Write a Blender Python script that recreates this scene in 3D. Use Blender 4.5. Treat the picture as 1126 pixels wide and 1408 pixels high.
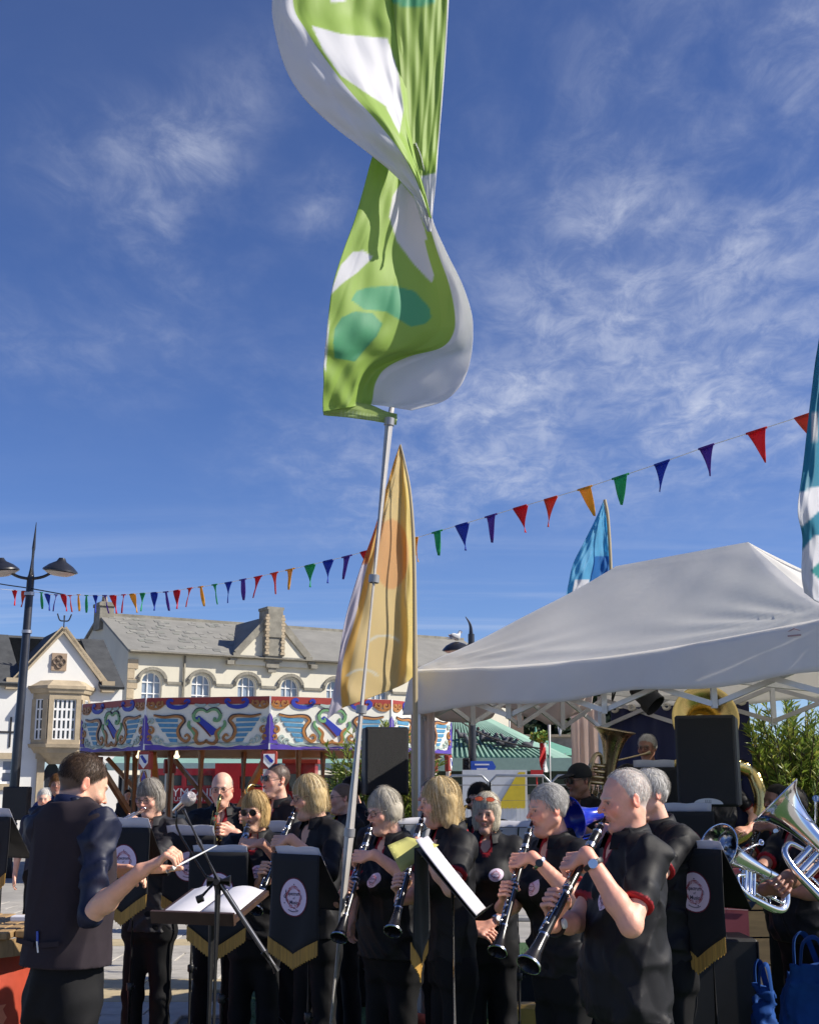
import bpy, math, random
import numpy as np
from mathutils import Vector, Matrix
from mathutils.bvhtree import BVHTree

for o in list(bpy.data.objects):
    bpy.data.objects.remove(o, do_unlink=True)
SC = bpy.context.scene
COL = SC.collection
random.seed(7)
RNG = np.random.default_rng(11)

# ------------------------------------------------------------------ camera
FPX = 1750.0                        # focal length in pixels of the 1126 px wide frame
TH = math.atan(381.0 / FPX)         # the camera looks up by this much
CAM = Vector((0.0, 0.0, 1.65))
cam_data = bpy.data.cameras.new("camera")
cam_data.sensor_fit = 'HORIZONTAL'
cam_data.sensor_width = 36.0
cam_data.lens = 36.0 * FPX / 1126.0
cam_data.clip_start = 0.05
cam_data.clip_end = 5000.0
cam = bpy.data.objects.new("camera", cam_data)
COL.objects.link(cam)
cam.location = CAM
cam.rotation_euler = (math.pi / 2 + TH, 0, 0)
SC.camera = cam

# ------------------------------------------------------------------ sky
SUN_AZ = math.radians(95.0)         # from +Y towards +X: the sun stands to the right
SUN_EL = math.radians(38.0)
SUN_DIR = Vector((math.sin(SUN_AZ) * math.cos(SUN_EL), math.cos(SUN_AZ) * math.cos(SUN_EL), math.sin(SUN_EL)))
world = bpy.data.worlds.new("World")
SC.world = world
world.use_nodes = True
wn, wl = world.node_tree.nodes, world.node_tree.links
wn.clear()


def wnode(kind, **kw):
    n = wn.new(kind)
    for k, v in kw.items():
        setattr(n, k, v)
    return n


def wmath(op, a, b=None, c=None, clamp=False):
    n = wnode('ShaderNodeMath', operation=op, use_clamp=clamp)
    for i, v in enumerate((a, b, c)):
        if v is None:
            continue
        if isinstance(v, (int, float)):
            n.inputs[i].default_value = v
        else:
            wl.new(v, n.inputs[i])
    return n.outputs[0]


sky = wnode('ShaderNodeTexSky', sky_type='NISHITA', sun_disc=False, sun_elevation=SUN_EL,
            sun_rotation=SUN_AZ, altitude=0.0, air_density=0.7, dust_density=0.4, ozone_density=5.0)
hsv = wnode('ShaderNodeHueSaturation')
hsv.inputs['Hue'].default_value = 0.512
hsv.inputs['Saturation'].default_value = 1.10
hsv.inputs['Value'].default_value = 1.0
wl.new(sky.outputs[0], hsv.inputs['Color'])
tc = wnode('ShaderNodeTexCoord')
sep = wnode('ShaderNodeSeparateXYZ')
wl.new(tc.outputs['Generated'], sep.inputs[0])
zz = wmath('ADD', wmath('MAXIMUM', sep.outputs[2], 0.0), 0.10)
qx = wmath('DIVIDE', sep.outputs[0], zz)
qy = wmath('DIVIDE', sep.outputs[1], zz)


def q_of(px, py):
    dx, dy = (px - 563) / FPX, (704 - py) / FPX
    v = Vector((dx, math.cos(TH) - dy * math.sin(TH), math.sin(TH) + dy * math.cos(TH))).normalized()
    z = max(v.z, 0) + 0.10
    return v.x / z, v.y / z


def cloud_noise(rot, sx, sy, scale, detail, rough, dist, lo, hi, off=0.0):
    cmb = wnode('ShaderNodeCombineXYZ')
    wl.new(qx, cmb.inputs[0]); wl.new(qy, cmb.inputs[1])
    mp = wnode('ShaderNodeMapping')
    mp.inputs['Rotation'].default_value = (0, 0, rot)
    mp.inputs['Scale'].default_value = (sx, sy, 1)
    mp.inputs['Location'].default_value = (off, off * 0.7, off * 0.3)
    wl.new(cmb.outputs[0], mp.inputs[0])
    nz = wnode('ShaderNodeTexNoise')
    nz.inputs['Scale'].default_value = scale
    nz.inputs['Detail'].default_value = detail
    nz.inputs['Roughness'].default_value = rough
    nz.inputs['Distortion'].default_value = dist
    wl.new(mp.outputs[0], nz.inputs['Vector'])
    mr = wnode('ShaderNodeMapRange', interpolation_type='SMOOTHSTEP')
    mr.inputs['From Min'].default_value = lo
    mr.inputs['From Max'].default_value = hi
    wl.new(nz.outputs[0], mr.inputs[0])
    return mr.outputs[0]


def blob(cx, cy, rx, ry, rot=0.0):
    a, b = wmath('SUBTRACT', qx, cx), wmath('SUBTRACT', qy, cy)
    c, s = math.cos(rot), math.sin(rot)
    u = wmath('DIVIDE', wmath('ADD', wmath('MULTIPLY', a, c), wmath('MULTIPLY', b, s)), rx)
    v = wmath('DIVIDE', wmath('SUBTRACT', wmath('MULTIPLY', b, c), wmath('MULTIPLY', a, s)), ry)
    r2 = wmath('ADD', wmath('MULTIPLY', u, u), wmath('MULTIPLY', v, v))
    return wmath('EXPONENT', wmath('MULTIPLY', r2, -1.0))


# wisps of cirrus: a broad veil to the right, a ribbed patch to the left, streaks low down
n_wisp = cloud_noise(0.35, 1.8, 0.8, 2.6, 10, 0.60, 0.45, 0.34, 0.80)
n_soft = cloud_noise(-0.2, 1.0, 1.2, 2.0, 6, 0.55, 0.4, 0.34, 0.72, 3.0)
n_fine = cloud_noise(-0.25, 1.5, 0.9, 9.0, 9, 0.66, 0.5, 0.32, 0.74, 6.0)
parts = []
for px, py, rx, ry, rot, amt in ((960, 330, 0.22, 0.30, 0.3, 1.0), (1000, 210, 0.26, 0.16, 0.4, 0.9), (1060, 60, 0.22, 0.14, 0.2, 0.8),
                                 (235, 275, 0.075, 0.22, 0.55, 1.0), (290, 380, 0.06, 0.20, 0.6, 0.5), (140, 220, 0.10, 0.12, 0.3, 0.5),
                                 (320, 130, 0.06, 0.16, 0.7, 0.4), (1010, 560, 0.45, 0.60, 0.1, 1.0), (1050, 430, 0.3, 0.4, 0.0, 0.9),
                                 (620, 660, 0.22, 0.50, 0.2, 0.95), (440, 280, 0.04, 0.10, 0.3, 0.55), (730, 560, 0.4, 0.35, 0.1, 0.35),
                                 (80, 480, 0.40, 0.30, 0.0, 0.25), (470, 640, 0.25, 0.5, 0.2, 0.4)):
    cx, cy = q_of(px, py)
    parts.append(wmath('MULTIPLY', blob(cx, cy, rx, ry, rot), amt))
mask = parts[0]
for p_ in parts[1:]:
    mask = wmath('ADD', mask, p_)
mask = wmath('MINIMUM', mask, 1.0)
body = wmath('ADD', wmath('MULTIPLY', n_wisp, 0.55), wmath('MULTIPLY', n_soft, 0.45))
body = wmath('MULTIPLY', body, wmath('ADD', wmath('MULTIPLY', n_fine, 0.95), 0.28))
dens = wmath('MULTIPLY', wmath('MULTIPLY', body, mask), 0.74)
# long low streaks near the horizon
low = cloud_noise(0.16, 0.30, 2.4, 1.5, 8, 0.6, 0.5, 0.44, 0.78, 9.0)
hz = wnode('ShaderNodeMapRange', interpolation_type='SMOOTHSTEP')
hz.inputs['From Min'].default_value = 0.24
hz.inputs['From Max'].default_value = 0.05
wl.new(sep.outputs[2], hz.inputs[0])
dens = wmath('ADD', dens, wmath('MULTIPLY', wmath('MULTIPLY', low, hz.outputs[0]), 0.5))
dens = wmath('MINIMUM', wmath('ADD', dens, wmath('MULTIPLY', n_soft, 0.02)), 0.8)
mixc = wnode('ShaderNodeMix', data_type='RGBA')
mixc.inputs[7].default_value = (5.4, 5.7, 6.6, 1)
wl.new(dens, mixc.inputs[0])
wl.new(hsv.outputs[0], mixc.inputs[6])
bg = wnode('ShaderNodeBackground')
bg.inputs['Strength'].default_value = 0.073
wl.new(mixc.outputs[2], bg.inputs[0])
wout = wnode('ShaderNodeOutputWorld')
wl.new(bg.outputs[0], wout.inputs[0])

# ------------------------------------------------------------------ sun and exposure
sun_data = bpy.data.lights.new("sun", 'SUN')
sun_data.energy = 3.6
sun_data.angle = math.radians(0.53)
sun_data.color = (1.0, 0.93, 0.82)
sun = bpy.data.objects.new("sun", sun_data)
COL.objects.link(sun)
sun.location = (30, 5, 30)
sun.rotation_euler = (-SUN_DIR).to_track_quat('-Z', 'Y').to_euler()
SC.view_settings.view_transform = 'Standard'
SC.view_settings.look = 'None'
SC.view_settings.gamma = 1.0
SC.view_settings.use_curve_mapping = False
SC.view_settings.exposure = 0.90
SC.cycles.max_bounces = 6
SC.cycles.diffuse_bounces = 3
SC.cycles.glossy_bounces = 3
SC.cycles.transmission_bounces = 4
SC.cycles.transparent_max_bounces = 8
SC.cycles.use_denoising = True

# ------------------------------------------------------------------ helpers
def V(*a):
    return Vector(a if len(a) > 1 else a[0])


def P(px, py, Y):
    """The point of the place that stands Y metres in front of the camera at this spot of the photograph."""
    dx, dy = (px - 563) / FPX, (704 - py) / FPX
    d = Vector((dx, math.cos(TH) - dy * math.sin(TH), math.sin(TH) + dy * math.cos(TH)))
    return CAM + d * (Y / d.y)


def G(px, Y, z=0.0):
    """A point on the ground (or at height z) in the column px of the photograph, Y metres away."""
    p = P(px, 1085, Y)
    return Vector((p.x, Y, z))


MATS = {}


def mat(name, col=(0.5, 0.5, 0.5), rough=0.6, metal=0.0, var=0.0, vscale=8.0, bump=0.0, bscale=60.0, attr=False,
        translucent=0.0, spec=0.5, stretch=(1, 1, 1), emit=None, coat=0.0, sss=0.0, sheen=0.0, alpha=1.0, aniso=None):
    if name in MATS:
        return MATS[name]
    m = bpy.data.materials.new(name)
    m.use_nodes = True
    N, L = m.node_tree.nodes, m.node_tree.links
    b = N['Principled BSDF']
    out = N['Material Output']
    b.inputs['Roughness'].default_value = rough
    b.inputs['Metallic'].default_value = metal
    b.inputs['Specular IOR Level'].default_value = spec
    b.inputs['Coat Weight'].default_value = coat
    b.inputs['Sheen Weight'].default_value = sheen
    b.inputs['Alpha'].default_value = alpha
    if sss:
        b.inputs['Subsurface Weight'].default_value = sss
        b.inputs['Subsurface Radius'].default_value = (0.012, 0.005, 0.003)
        b.inputs['Subsurface Scale'].default_value = 1.0
    t = N.new('ShaderNodeTexCoord')
    mp = N.new('ShaderNodeMapping')
    mp.inputs['Scale'].default_value = stretch
    L.new(t.outputs['Object'], mp.inputs[0])
    src = None
    if attr:
        a = N.new('ShaderNodeAttribute')
        a.attribute_name = 'tint'
        src = a.outputs['Color']
    if var > 0:
        nz = N.new('ShaderNodeTexNoise')
        nz.inputs['Scale'].default_value = vscale
        nz.inputs['Detail'].default_value = 7
        nz.inputs['Roughness'].default_value = 0.62
        L.new(mp.outputs[0], nz.inputs['Vector'])
        mr = N.new('ShaderNodeMapRange')
        mr.inputs['From Min'].default_value = 0.28
        mr.inputs['From Max'].default_value = 0.72
        mr.inputs['To Min'].default_value = 1 - var
        mr.inputs['To Max'].default_value = 1 + var
        L.new(nz.outputs[0], mr.inputs[0])
        mul = N.new('ShaderNodeVectorMath')
        mul.operation = 'SCALE'
        L.new(mr.outputs[0], mul.inputs['Scale'])
        if src is not None:
            L.new(src, mul.inputs[0])
        else:
            mul.inputs[0].default_value = col[:3]
        src = mul.outputs[0]
        mr2 = N.new('ShaderNodeMapRange')
        mr2.inputs['To Min'].default_value = max(0.03, rough - 0.1)
        mr2.inputs['To Max'].default_value = min(1, rough + 0.1)
        L.new(nz.outputs[0], mr2.inputs[0])
        L.new(mr2.outputs[0], b.inputs['Roughness'])
    if src is not None:
        L.new(src, b.inputs['Base Color'])
    else:
        b.inputs['Base Color'].default_value = (*col[:3], 1)
    if bump > 0:
        nb = N.new('ShaderNodeTexNoise')
        nb.inputs['Scale'].default_value = bscale
        nb.inputs['Detail'].default_value = 5
        L.new(mp.outputs[0], nb.inputs['Vector'])
        bp = N.new('ShaderNodeBump')
        bp.inputs['Strength'].default_value = bump
        bp.inputs['Distance'].default_value = 0.01
        L.new(nb.outputs[0], bp.inputs['Height'])
        L.new(bp.outputs[0], b.inputs['Normal'])
    if emit:
        b.inputs['Emission Color'].default_value = (*emit[:3], 1)
        b.inputs['Emission Strength'].default_value = emit[3]
    if translucent > 0:
        tr = N.new('ShaderNodeBsdfTranslucent')
        if src is not None:
            L.new(src, tr.inputs[0])
        else:
            tr.inputs[0].default_value = (*col[:3], 1)
        mx = N.new('ShaderNodeMixShader')
        mx.inputs[0].default_value = translucent
        L.new(b.outputs[0], mx.inputs[1])
        L.new(tr.outputs[0], mx.inputs[2])
        L.new(mx.outputs[0], out.inputs[0])
    MATS[name] = m
    return m


def frame_from(axis, hint=(0, 0, 1)):
    """Two unit vectors square to axis."""
    a = Vector(axis).normalized()
    h = Vector(hint)
    if abs(a.dot(h.normalized())) > 0.97:
        h = Vector((1, 0, 0))
    u = a.cross(h).normalized()
    return u, u.cross(a).normalized()


def smooth_path(pts, n=6):
    """Catmull-Rom through pts (tuples of any length)."""
    A = np.array([list(p) for p in pts], dtype=float)
    if len(A) < 3:
        return A
    E = np.vstack([2 * A[0] - A[1], A, 2 * A[-1] - A[-2]])
    out = []
    for i in range(len(A) - 1):
        p0, p1, p2, p3 = E[i:i + 4]
        for k in range(n):
            t = k / n
            out.append(0.5 * (2 * p1 + (p2 - p0) * t + (2 * p0 - 5 * p1 + 4 * p2 - p3) * t * t + (3 * p1 - p0 - 3 * p2 + p3) * t ** 3))
    out.append(A[-1])
    return np.array(out)


class MB:
    """Collects shapes; build() links them as one mesh object."""

    def __init__(self):
        self.v, self.f, self.c, self.tint = [], [], [], (1, 1, 1)

    def add(self, verts, faces, tints=None):
        o = len(self.v)
        self.v.extend([tuple(p) for p in verts])
        self.f.extend([tuple(i + o for i in f) for f in faces])
        self.c.extend(tints if tints is not None else [self.tint] * len(verts))
        return self

    def box(self, c, size, rot=None, axes=None):
        c = Vector(c)
        if axes is None:
            R = rot if rot is not None else Matrix.Identity(3)
            ax = [R @ Vector((1, 0, 0)), R @ Vector((0, 1, 0)), R @ Vector((0, 0, 1))]
        else:
            ax = [Vector(a) for a in axes]
        v = []
        for k in (-.5, .5):
            for j in (-.5, .5):
                for i in (-.5, .5):
                    v.append(c + ax[0] * i * size[0] + ax[1] * j * size[1] + ax[2] * k * size[2])
        return self.add(v, [(0, 2, 3, 1), (4, 5, 7, 6), (0, 1, 5, 4), (2, 6, 7, 3), (0, 4, 6, 2), (1, 3, 7, 5)])

    def bevel_box(self, c, size, b=0.01, rot=None):
        """A box with chamfered edges."""
        R = rot if rot is not None else Matrix.Identity(3)
        c = Vector(c)
        hx, hy, hz = [s / 2 for s in size]
        b = min(b, hx * .9, hy * .9, hz * .9)
        v, f = [], []
        idx = {}

        def vid(p):
            k = tuple(round(q, 6) for q in p)
            if k not in idx:
                idx[k] = len(v)
                v.append(c + R @ Vector(p))
            return idx[k]
        H = (hx, hy, hz)

        def corner(s, ax):
            p = [s[i] * (H[i] if i == ax else H[i] - b) for i in range(3)]
            return vid(p)
        for ax in range(3):
            o1, o2 = [(1, 2), (2, 0), (0, 1)][ax]
            for sg in (-1, 1):
                q = []
                for a1, a2 in ((-1, -1), (1, -1), (1, 1), (-1, 1)):
                    s = [0, 0, 0]; s[ax] = sg; s[o1] = a1; s[o2] = a2
                    q.append(corner(s, ax))
                f.append(tuple(q if sg > 0 else q[::-1]))
        for ax in range(3):
            o1, o2 = [(1, 2), (2, 0), (0, 1)][ax]
            for a1 in (-1, 1):
                for a2 in (-1, 1):
                    s0 = [0, 0, 0]; s1 = [0, 0, 0]
                    s0[ax], s1[ax] = -1, 1
                    for s in (s0, s1):
                        s[o1] = a1; s[o2] = a2
                    q = [corner(s0, o1), corner(s1, o1), corner(s1, o2), corner(s0, o2)]
                    f.append(tuple(q if a1 * a2 < 0 else q[::-1]))
        for a in (-1, 1):
            for bb in (-1, 1):
                for d in (-1, 1):
                    s = (a, bb, d)
                    q = [corner(s, 0), corner(s, 1), corner(s, 2)]
                    f.append(tuple(q if a * bb * d > 0 else q[::-1]))
        return self.add(v, f)

    def bar(self, a, b, w, h=None, hint=(0, 0, 1)):
        a, b = Vector(a), Vector(b)
        h = h or w
        ax = (b - a).normalized()
        u, n = frame_from(ax, hint)
        return self.box((a + b) / 2, ((b - a).length, w, h), axes=(ax, u, n))

    def tube(self, pts, r, seg=10, caps=True, squash=None, hint=(0, 0, 1)):
        pts = [Vector(p[:3]) for p in pts]
        n = len(pts)
        rad = [r] * n if isinstance(r, (int, float)) else list(r)
        tg = []
        for i in range(n):
            t = pts[min(i + 1, n - 1)] - pts[max(i - 1, 0)]
            tg.append(t.normalized() if t.length > 1e-9 else (tg[-1] if tg else Vector((0, 0, 1))))
        u, w = frame_from(tg[0], hint)
        v, f = [], []
        for i in range(n):
            if i:
                u = u - tg[i] * u.dot(tg[i])
                u = u.normalized() if u.length > 1e-6 else frame_from(tg[i])[0]
                w = tg[i].cross(u).normalized()
            for k in range(seg):
                a = 2 * math.pi * k / seg
                su, sw = (1, 1) if squash is None else squash
                v.append(pts[i] + (u * math.cos(a) * su + w * math.sin(a) * sw) * rad[i])
        for i in range(n - 1):
            for k in range(seg):
                k2 = (k + 1) % seg
                f.append((i * seg + k, i * seg + k2, (i + 1) * seg + k2, (i + 1) * seg + k))
        if caps:
            f.append(tuple(range(seg))[::-1])
            f.append(tuple((n - 1) * seg + k for k in range(seg)))
        return self.add(v, f)

    def lathe(self, prof, o, axis=(0, 0, 1), seg=24, hint=(0, 1, 0), caps=False):
        """prof: (radius, distance along axis)."""
        o, a = Vector(o), Vector(axis).normalized()
        u, w = frame_from(a, hint)
        v, f = [], []
        for r, z in prof:
            for k in range(seg):
                t = 2 * math.pi * k / seg
                v.append(o + a * z + (u * math.cos(t) + w * math.sin(t)) * r)
        for i in range(len(prof) - 1):
            for k in range(seg):
                k2 = (k + 1) % seg
                f.append((i * seg + k, i * seg + k2, (i + 1) * seg + k2, (i + 1) * seg + k))
        if caps:
            f.append(tuple(range(seg))[::-1])
            f.append(tuple((len(prof) - 1) * seg + k for k in range(seg)))
        return self.add(v, f)

    def prism(self, poly, o, U, W, N, depth):
        """A polygon given in the plane (U, W) at o, thickened by depth along N."""
        o, U, W, N = Vector(o), Vector(U), Vector(W), Vector(N)
        n = len(poly)
        v = [o + U * x + W * y for x, y in poly] + [o + U * x + W * y + N * depth for x, y in poly]
        f = [tuple(range(n))[::-1], tuple(range(n, 2 * n))]
        for i in range(n):
            j = (i + 1) % n
            f.append((i, j, n + j, n + i))
        return self.add(v, f)

    def grid(self, rows, thick=0.0, tints=None, close=False):
        """rows: a list of lists of points; thick > 0 gives the sheet a second side."""
        nr, nc = len(rows), len(rows[0])
        A = np.array([[list(p)[:3] for p in r] for r in rows], dtype=float)
        f = []
        if thick <= 0:
            v = A.reshape(-1, 3)
            for i in range(nr - 1):
                for j in range(nc - 1 + (1 if close else 0)):
                    j2 = (j + 1) % nc
                    f.append((i * nc + j, i * nc + j2, (i + 1) * nc + j2, (i + 1) * nc + j))
            return self.add(v.tolist(), f, tints)
        du = np.gradient(A, axis=1)
        dv = np.gradient(A, axis=0)
        nn = np.cross(du, dv)
        ln = np.linalg.norm(nn, axis=2, keepdims=True)
        nn = nn / np.maximum(ln, 1e-9)
        B = A + nn * thick
        v = np.vstack([A.reshape(-1, 3), B.reshape(-1, 3)])
        o = nr * nc
        for i in range(nr - 1):
            for j in range(nc - 1):
                a, b, c, d = i * nc + j, i * nc + j + 1, (i + 1) * nc + j + 1, (i + 1) * nc + j
                f.append((d, c, b, a))
                f.append((o + a, o + b, o + c, o + d))
        for i in range(nr - 1):
            for j in (0, nc - 1):
                a, d = i * nc + j, (i + 1) * nc + j
                q = (a, d, o + d, o + a)
                f.append(q if j else q[::-1])
        for j in range(nc - 1):
            for i in (0, nr - 1):
                a, b = i * nc + j, i * nc + j + 1
                q = (a, b, o + b, o + a)
                f.append(q if not i else q[::-1])
        t2 = None if tints is None else list(tints) + list(tints)
        return self.add(v.tolist(), f, t2)

    def mesh(self, name, off=(0, 0, 0), smooth=False, tint=False, inv=None):
        me = bpy.data.meshes.new(name)
        A = np.array(self.v, dtype=float).reshape(-1, 3) - np.array(off)
        if inv is not None:
            M = np.array(inv)
            A = A @ M[:3, :3].T + M[:3, 3]
        me.from_pydata(A.tolist(), [], self.f)
        if tint:
            at = me.color_attributes.new('tint', 'FLOAT_COLOR', 'POINT')
            c = np.ones((len(self.v), 4), dtype=np.float32)
            c[:, :3] = np.array(self.c, dtype=np.float32)
            at.data.foreach_set('color', c.ravel())
        if smooth:
            me.polygons.foreach_set('use_smooth', [True] * len(me.polygons))
            if smooth == 'auto':
                try:
                    me.set_sharp_from_angle(angle=math.radians(38))
                except Exception:
                    pass
        me.update()
        return me


def thing(name, label, cat, loc=(0, 0, 0), group=None, kind=None, rz=0.0):
    o = bpy.data.objects.new(name, None)
    o.empty_display_size = 0.1
    COL.objects.link(o)
    o.location = loc
    o.rotation_euler = (0, 0, rz)
    o['label'] = label
    o['category'] = cat
    if group:
        o['group'] = group
    if kind:
        o['kind'] = kind
    return o


def root_of(o):
    while o.parent:
        o = o.parent
    return o


def part(name, mb, m, parent, smooth='auto', tint=False, label=None, local=False, kind=None):
    """A mesh under a thing. Shapes are given in the place's own coordinates unless local."""
    r = root_of(parent)
    if local:
        me = mb.mesh(name, (0, 0, 0), smooth, tint)
    elif abs(r.rotation_euler.z) > 1e-9:
        M = Matrix.Translation(r.location) @ Matrix.Rotation(r.rotation_euler.z, 4, 'Z')
        me = mb.mesh(name, (0, 0, 0), smooth, tint, inv=M.inverted())
    else:
        me = mb.mesh(name, r.location, smooth, tint)
    me.materials.append(m)
    o = bpy.data.objects.new(name, me)
    COL.objects.link(o)
    o.parent = parent
    if label:
        o['label'] = label
    if kind:
        o['kind'] = kind
    return o


def single(name, mb, m, label=None, cat=None, group=None, kind=None, smooth='auto', tint=False, loc=(0, 0, 0)):
    """A thing (or piece of the setting) that is one mesh."""
    me = mb.mesh(name, loc, smooth, tint)
    me.materials.append(m)
    o = bpy.data.objects.new(name, me)
    o.location = loc
    COL.objects.link(o)
    if label:
        o['label'] = label
    if cat:
        o['category'] = cat
    if group:
        o['group'] = group
    if kind:
        o['kind'] = kind
    return o


def copy_tree(o, parent=None):
    c = o.copy()
    COL.objects.link(c)
    c.parent = parent
    for ch in list(o.children):
        copy_tree(ch, c)
    return c


def text_mesh(s, size, font_shear=0.0, bold=0.0, align='CENTER'):
    cu = bpy.data.curves.new('lettering', 'FONT')
    cu.body = s
    cu.size = size
    cu.align_x = align
    cu.align_y = 'CENTER'
    cu.shear = font_shear
    cu.offset = bold
    cu.resolution_u = 3
    ob = bpy.data.objects.new('lettering', cu)
    COL.objects.link(ob)
    dg = bpy.context.evaluated_depsgraph_get()
    me = bpy.data.meshes.new_from_object(ob.evaluated_get(dg))
    vs = [tuple(v.co) for v in me.vertices]
    fs = [tuple(p.vertices) for p in me.polygons]
    bpy.data.objects.remove(ob)
    bpy.data.curves.remove(cu)
    bpy.data.meshes.remove(me)
    return vs, fs


def in_poly(poly, x, y):
    """Vectorised point in polygon."""
    inside = np.zeros(x.shape, dtype=bool)
    n = len(poly)
    for i in range(n):
        x1, y1 = poly[i]
        x2, y2 = poly[(i + 1) % n]
        if y1 == y2:
            continue
        c = ((y1 > y) != (y2 > y)) & (x < (x2 - x1) * (y - y1) / (y2 - y1) + x1)
        inside ^= c
    return inside


def lin(r, g, b):
    """sRGB 0..255 to linear."""
    return tuple(((c / 255) / 12.92 if c / 255 <= 0.04045 else ((c / 255 + 0.055) / 1.055) ** 2.4) for c in (r, g, b))

# ------------------------------------------------------------------ ground
M_ASPH = mat('asphalt', (0.30, 0.285, 0.255), 0.88, var=0.28, vscale=1.3, bump=0.35, bscale=70)
M_SLAB = mat('paving', (0.37, 0.345, 0.30), 0.85, var=0.22, vscale=5, bump=0.25, bscale=45)
M_SLAB2 = mat('paving_tan', (0.42, 0.34, 0.20), 0.85, var=0.2, vscale=5, bump=0.25, bscale=45)
M_TURF = mat('turf', (0.035, 0.085, 0.022), 0.95, var=0.35, vscale=30, bump=0.6, bscale=260)
mb = MB()
mb.grid([[(x, y, 0.0) for x in np.linspace(-420, 420, 15)] for y in np.linspace(-60, 900, 17)])
g = single('ground', mb, M_ASPH, 'pale stone surface of the open square', kind='structure', smooth=False)
# laid slabs on the left of the players, with a warm-coloured band across
mb = MB()
mb.grid([[(x, y, 0.004) for x in (-8.0, -1.33)] for y in (4.0, 19.6)])
pav = single('pavement', mb, mat('paving_joint', (0.10, 0.095, 0.085), 0.95, var=0.2), 'grey paving laid in rows beside the players', kind='structure', smooth=False)
slab_mesh = {}


def slab(w, d, m):
    k = (round(w, 2), round(d, 2), m.name)
    if k not in slab_mesh:
        b = MB(); b.bevel_box((0, 0, 0), (w, d, 0.03), 0.006)
        me = b.mesh('paving_slab'); me.materials.append(m); slab_mesh[k] = me
    return slab_mesh[k]


def lay(x, y, w, d, m, tilt=0.004):
    o = bpy.data.objects.new('paving_slab', slab(w - 0.012, d - 0.012, m))
    COL.objects.link(o)
    o.parent = pav
    o.location = (x, y, 0.004 + 0.011 + random.uniform(-0.001, 0.003))
    o.rotation_euler = (random.uniform(-tilt, tilt), random.uniform(-tilt, tilt), 0)


row = 0
y = 6.3
while y < 19.4:
    band = row in (7, 8, 13)
    w = 0.9 if band else 0.6
    x = -1.36 - (0.3 if row % 2 else 0.0)
    xmin = -0.34 * y - 1.2
    while x > max(xmin, -7.6):
        lay(x - w / 2, y + 0.3, w, 0.6, M_SLAB2 if band else M_SLAB)
        x -= w
    y += 0.6
    row += 1
mb = MB()
mb.grid([[(x, y, 0.006) for x in np.linspace(-1.34, 6.5, 12)] for y in np.linspace(3.2, 14.5, 14)], thick=0.012)
single('lawn', mb, M_TURF, 'dark green artificial turf laid under the band', kind='structure', smooth=False)
# blades of the turf that catch the light
bl = MB()
for i in range(9000):
    Y = 7.6 + 6.5 * random.random() ** 1.4
    px = random.uniform(330, 1000)
    p = G(px, Y, 0.0)
    if p.x < -1.3 or p.x > 5:
        continue
    h = random.uniform(0.018, 0.035)
    a = random.uniform(0, 6.28)
    dx, dy = math.cos(a) * 0.004, math.sin(a) * 0.004
    lx, ly = random.uniform(-.015, .015), random.uniform(-.015, .015)
    bl.tint = random.choice(((0.05, 0.12, 0.03), (0.035, 0.09, 0.02), (0.07, 0.14, 0.045)))
    bl.add([(p.x - dx, p.y - dy, 0.017), (p.x + dx, p.y + dy, 0.017), (p.x + lx, p.y + ly, 0.017 + h)], [(0, 1, 2)])
single('grass', bl, mat('turf_blade', attr=True, rough=0.7), 'short green blades of the artificial turf', kind='stuff', smooth=False, tint=True)


def on_wall(px, py, O, n):
    dx, dy = (px - 563) / FPX, (704 - py) / FPX
    d = Vector((dx, math.cos(TH) - dy * math.sin(TH), math.sin(TH) + dy * math.cos(TH)))
    t = (Vector(O) - CAM).dot(n) / d.dot(n)
    return CAM + d * t


M_SLATE = mat('slate', (0.22, 0.215, 0.195), 0.8, var=0.16, vscale=1.1, bump=0.9, bscale=7, stretch=(1, 1, 2.2))
M_SLATE_D = mat('slate_dark', (0.055, 0.058, 0.06), 0.75, var=0.35, vscale=2.0, bump=0.9, bscale=8)
M_CREAM = mat('cream_render', (0.66, 0.62, 0.50), 0.9, var=0.13, vscale=0.5, bump=0.25, bscale=20, stretch=(1, 1, 0.35))
M_WHITE_R = mat('white_render', (0.74, 0.73, 0.69), 0.9, var=0.06, vscale=0.6, bump=0.2, bscale=25)
M_STONE = mat('dressed_stone', (0.42, 0.34, 0.23), 0.9, var=0.25, vscale=2.0, bump=0.6, bscale=14)
M_STONE_G = mat('grey_stone', (0.24, 0.225, 0.185), 0.95, var=0.35, vscale=2.4, bump=0.8, bscale=9)
M_GLASS = mat('window_glass', (0.22, 0.27, 0.34), 0.08, var=0.15, vscale=0.6, spec=0.9)
M_GLASS_D = mat('dark_glass', (0.03, 0.035, 0.045), 0.08, spec=0.8)
M_PAINT_W = mat('white_paint', (0.80, 0.80, 0.78), 0.5, var=0.05, vscale=3)
M_LEAD = mat('iron', (0.02, 0.02, 0.024), 0.45, var=0.2, vscale=6)


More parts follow.
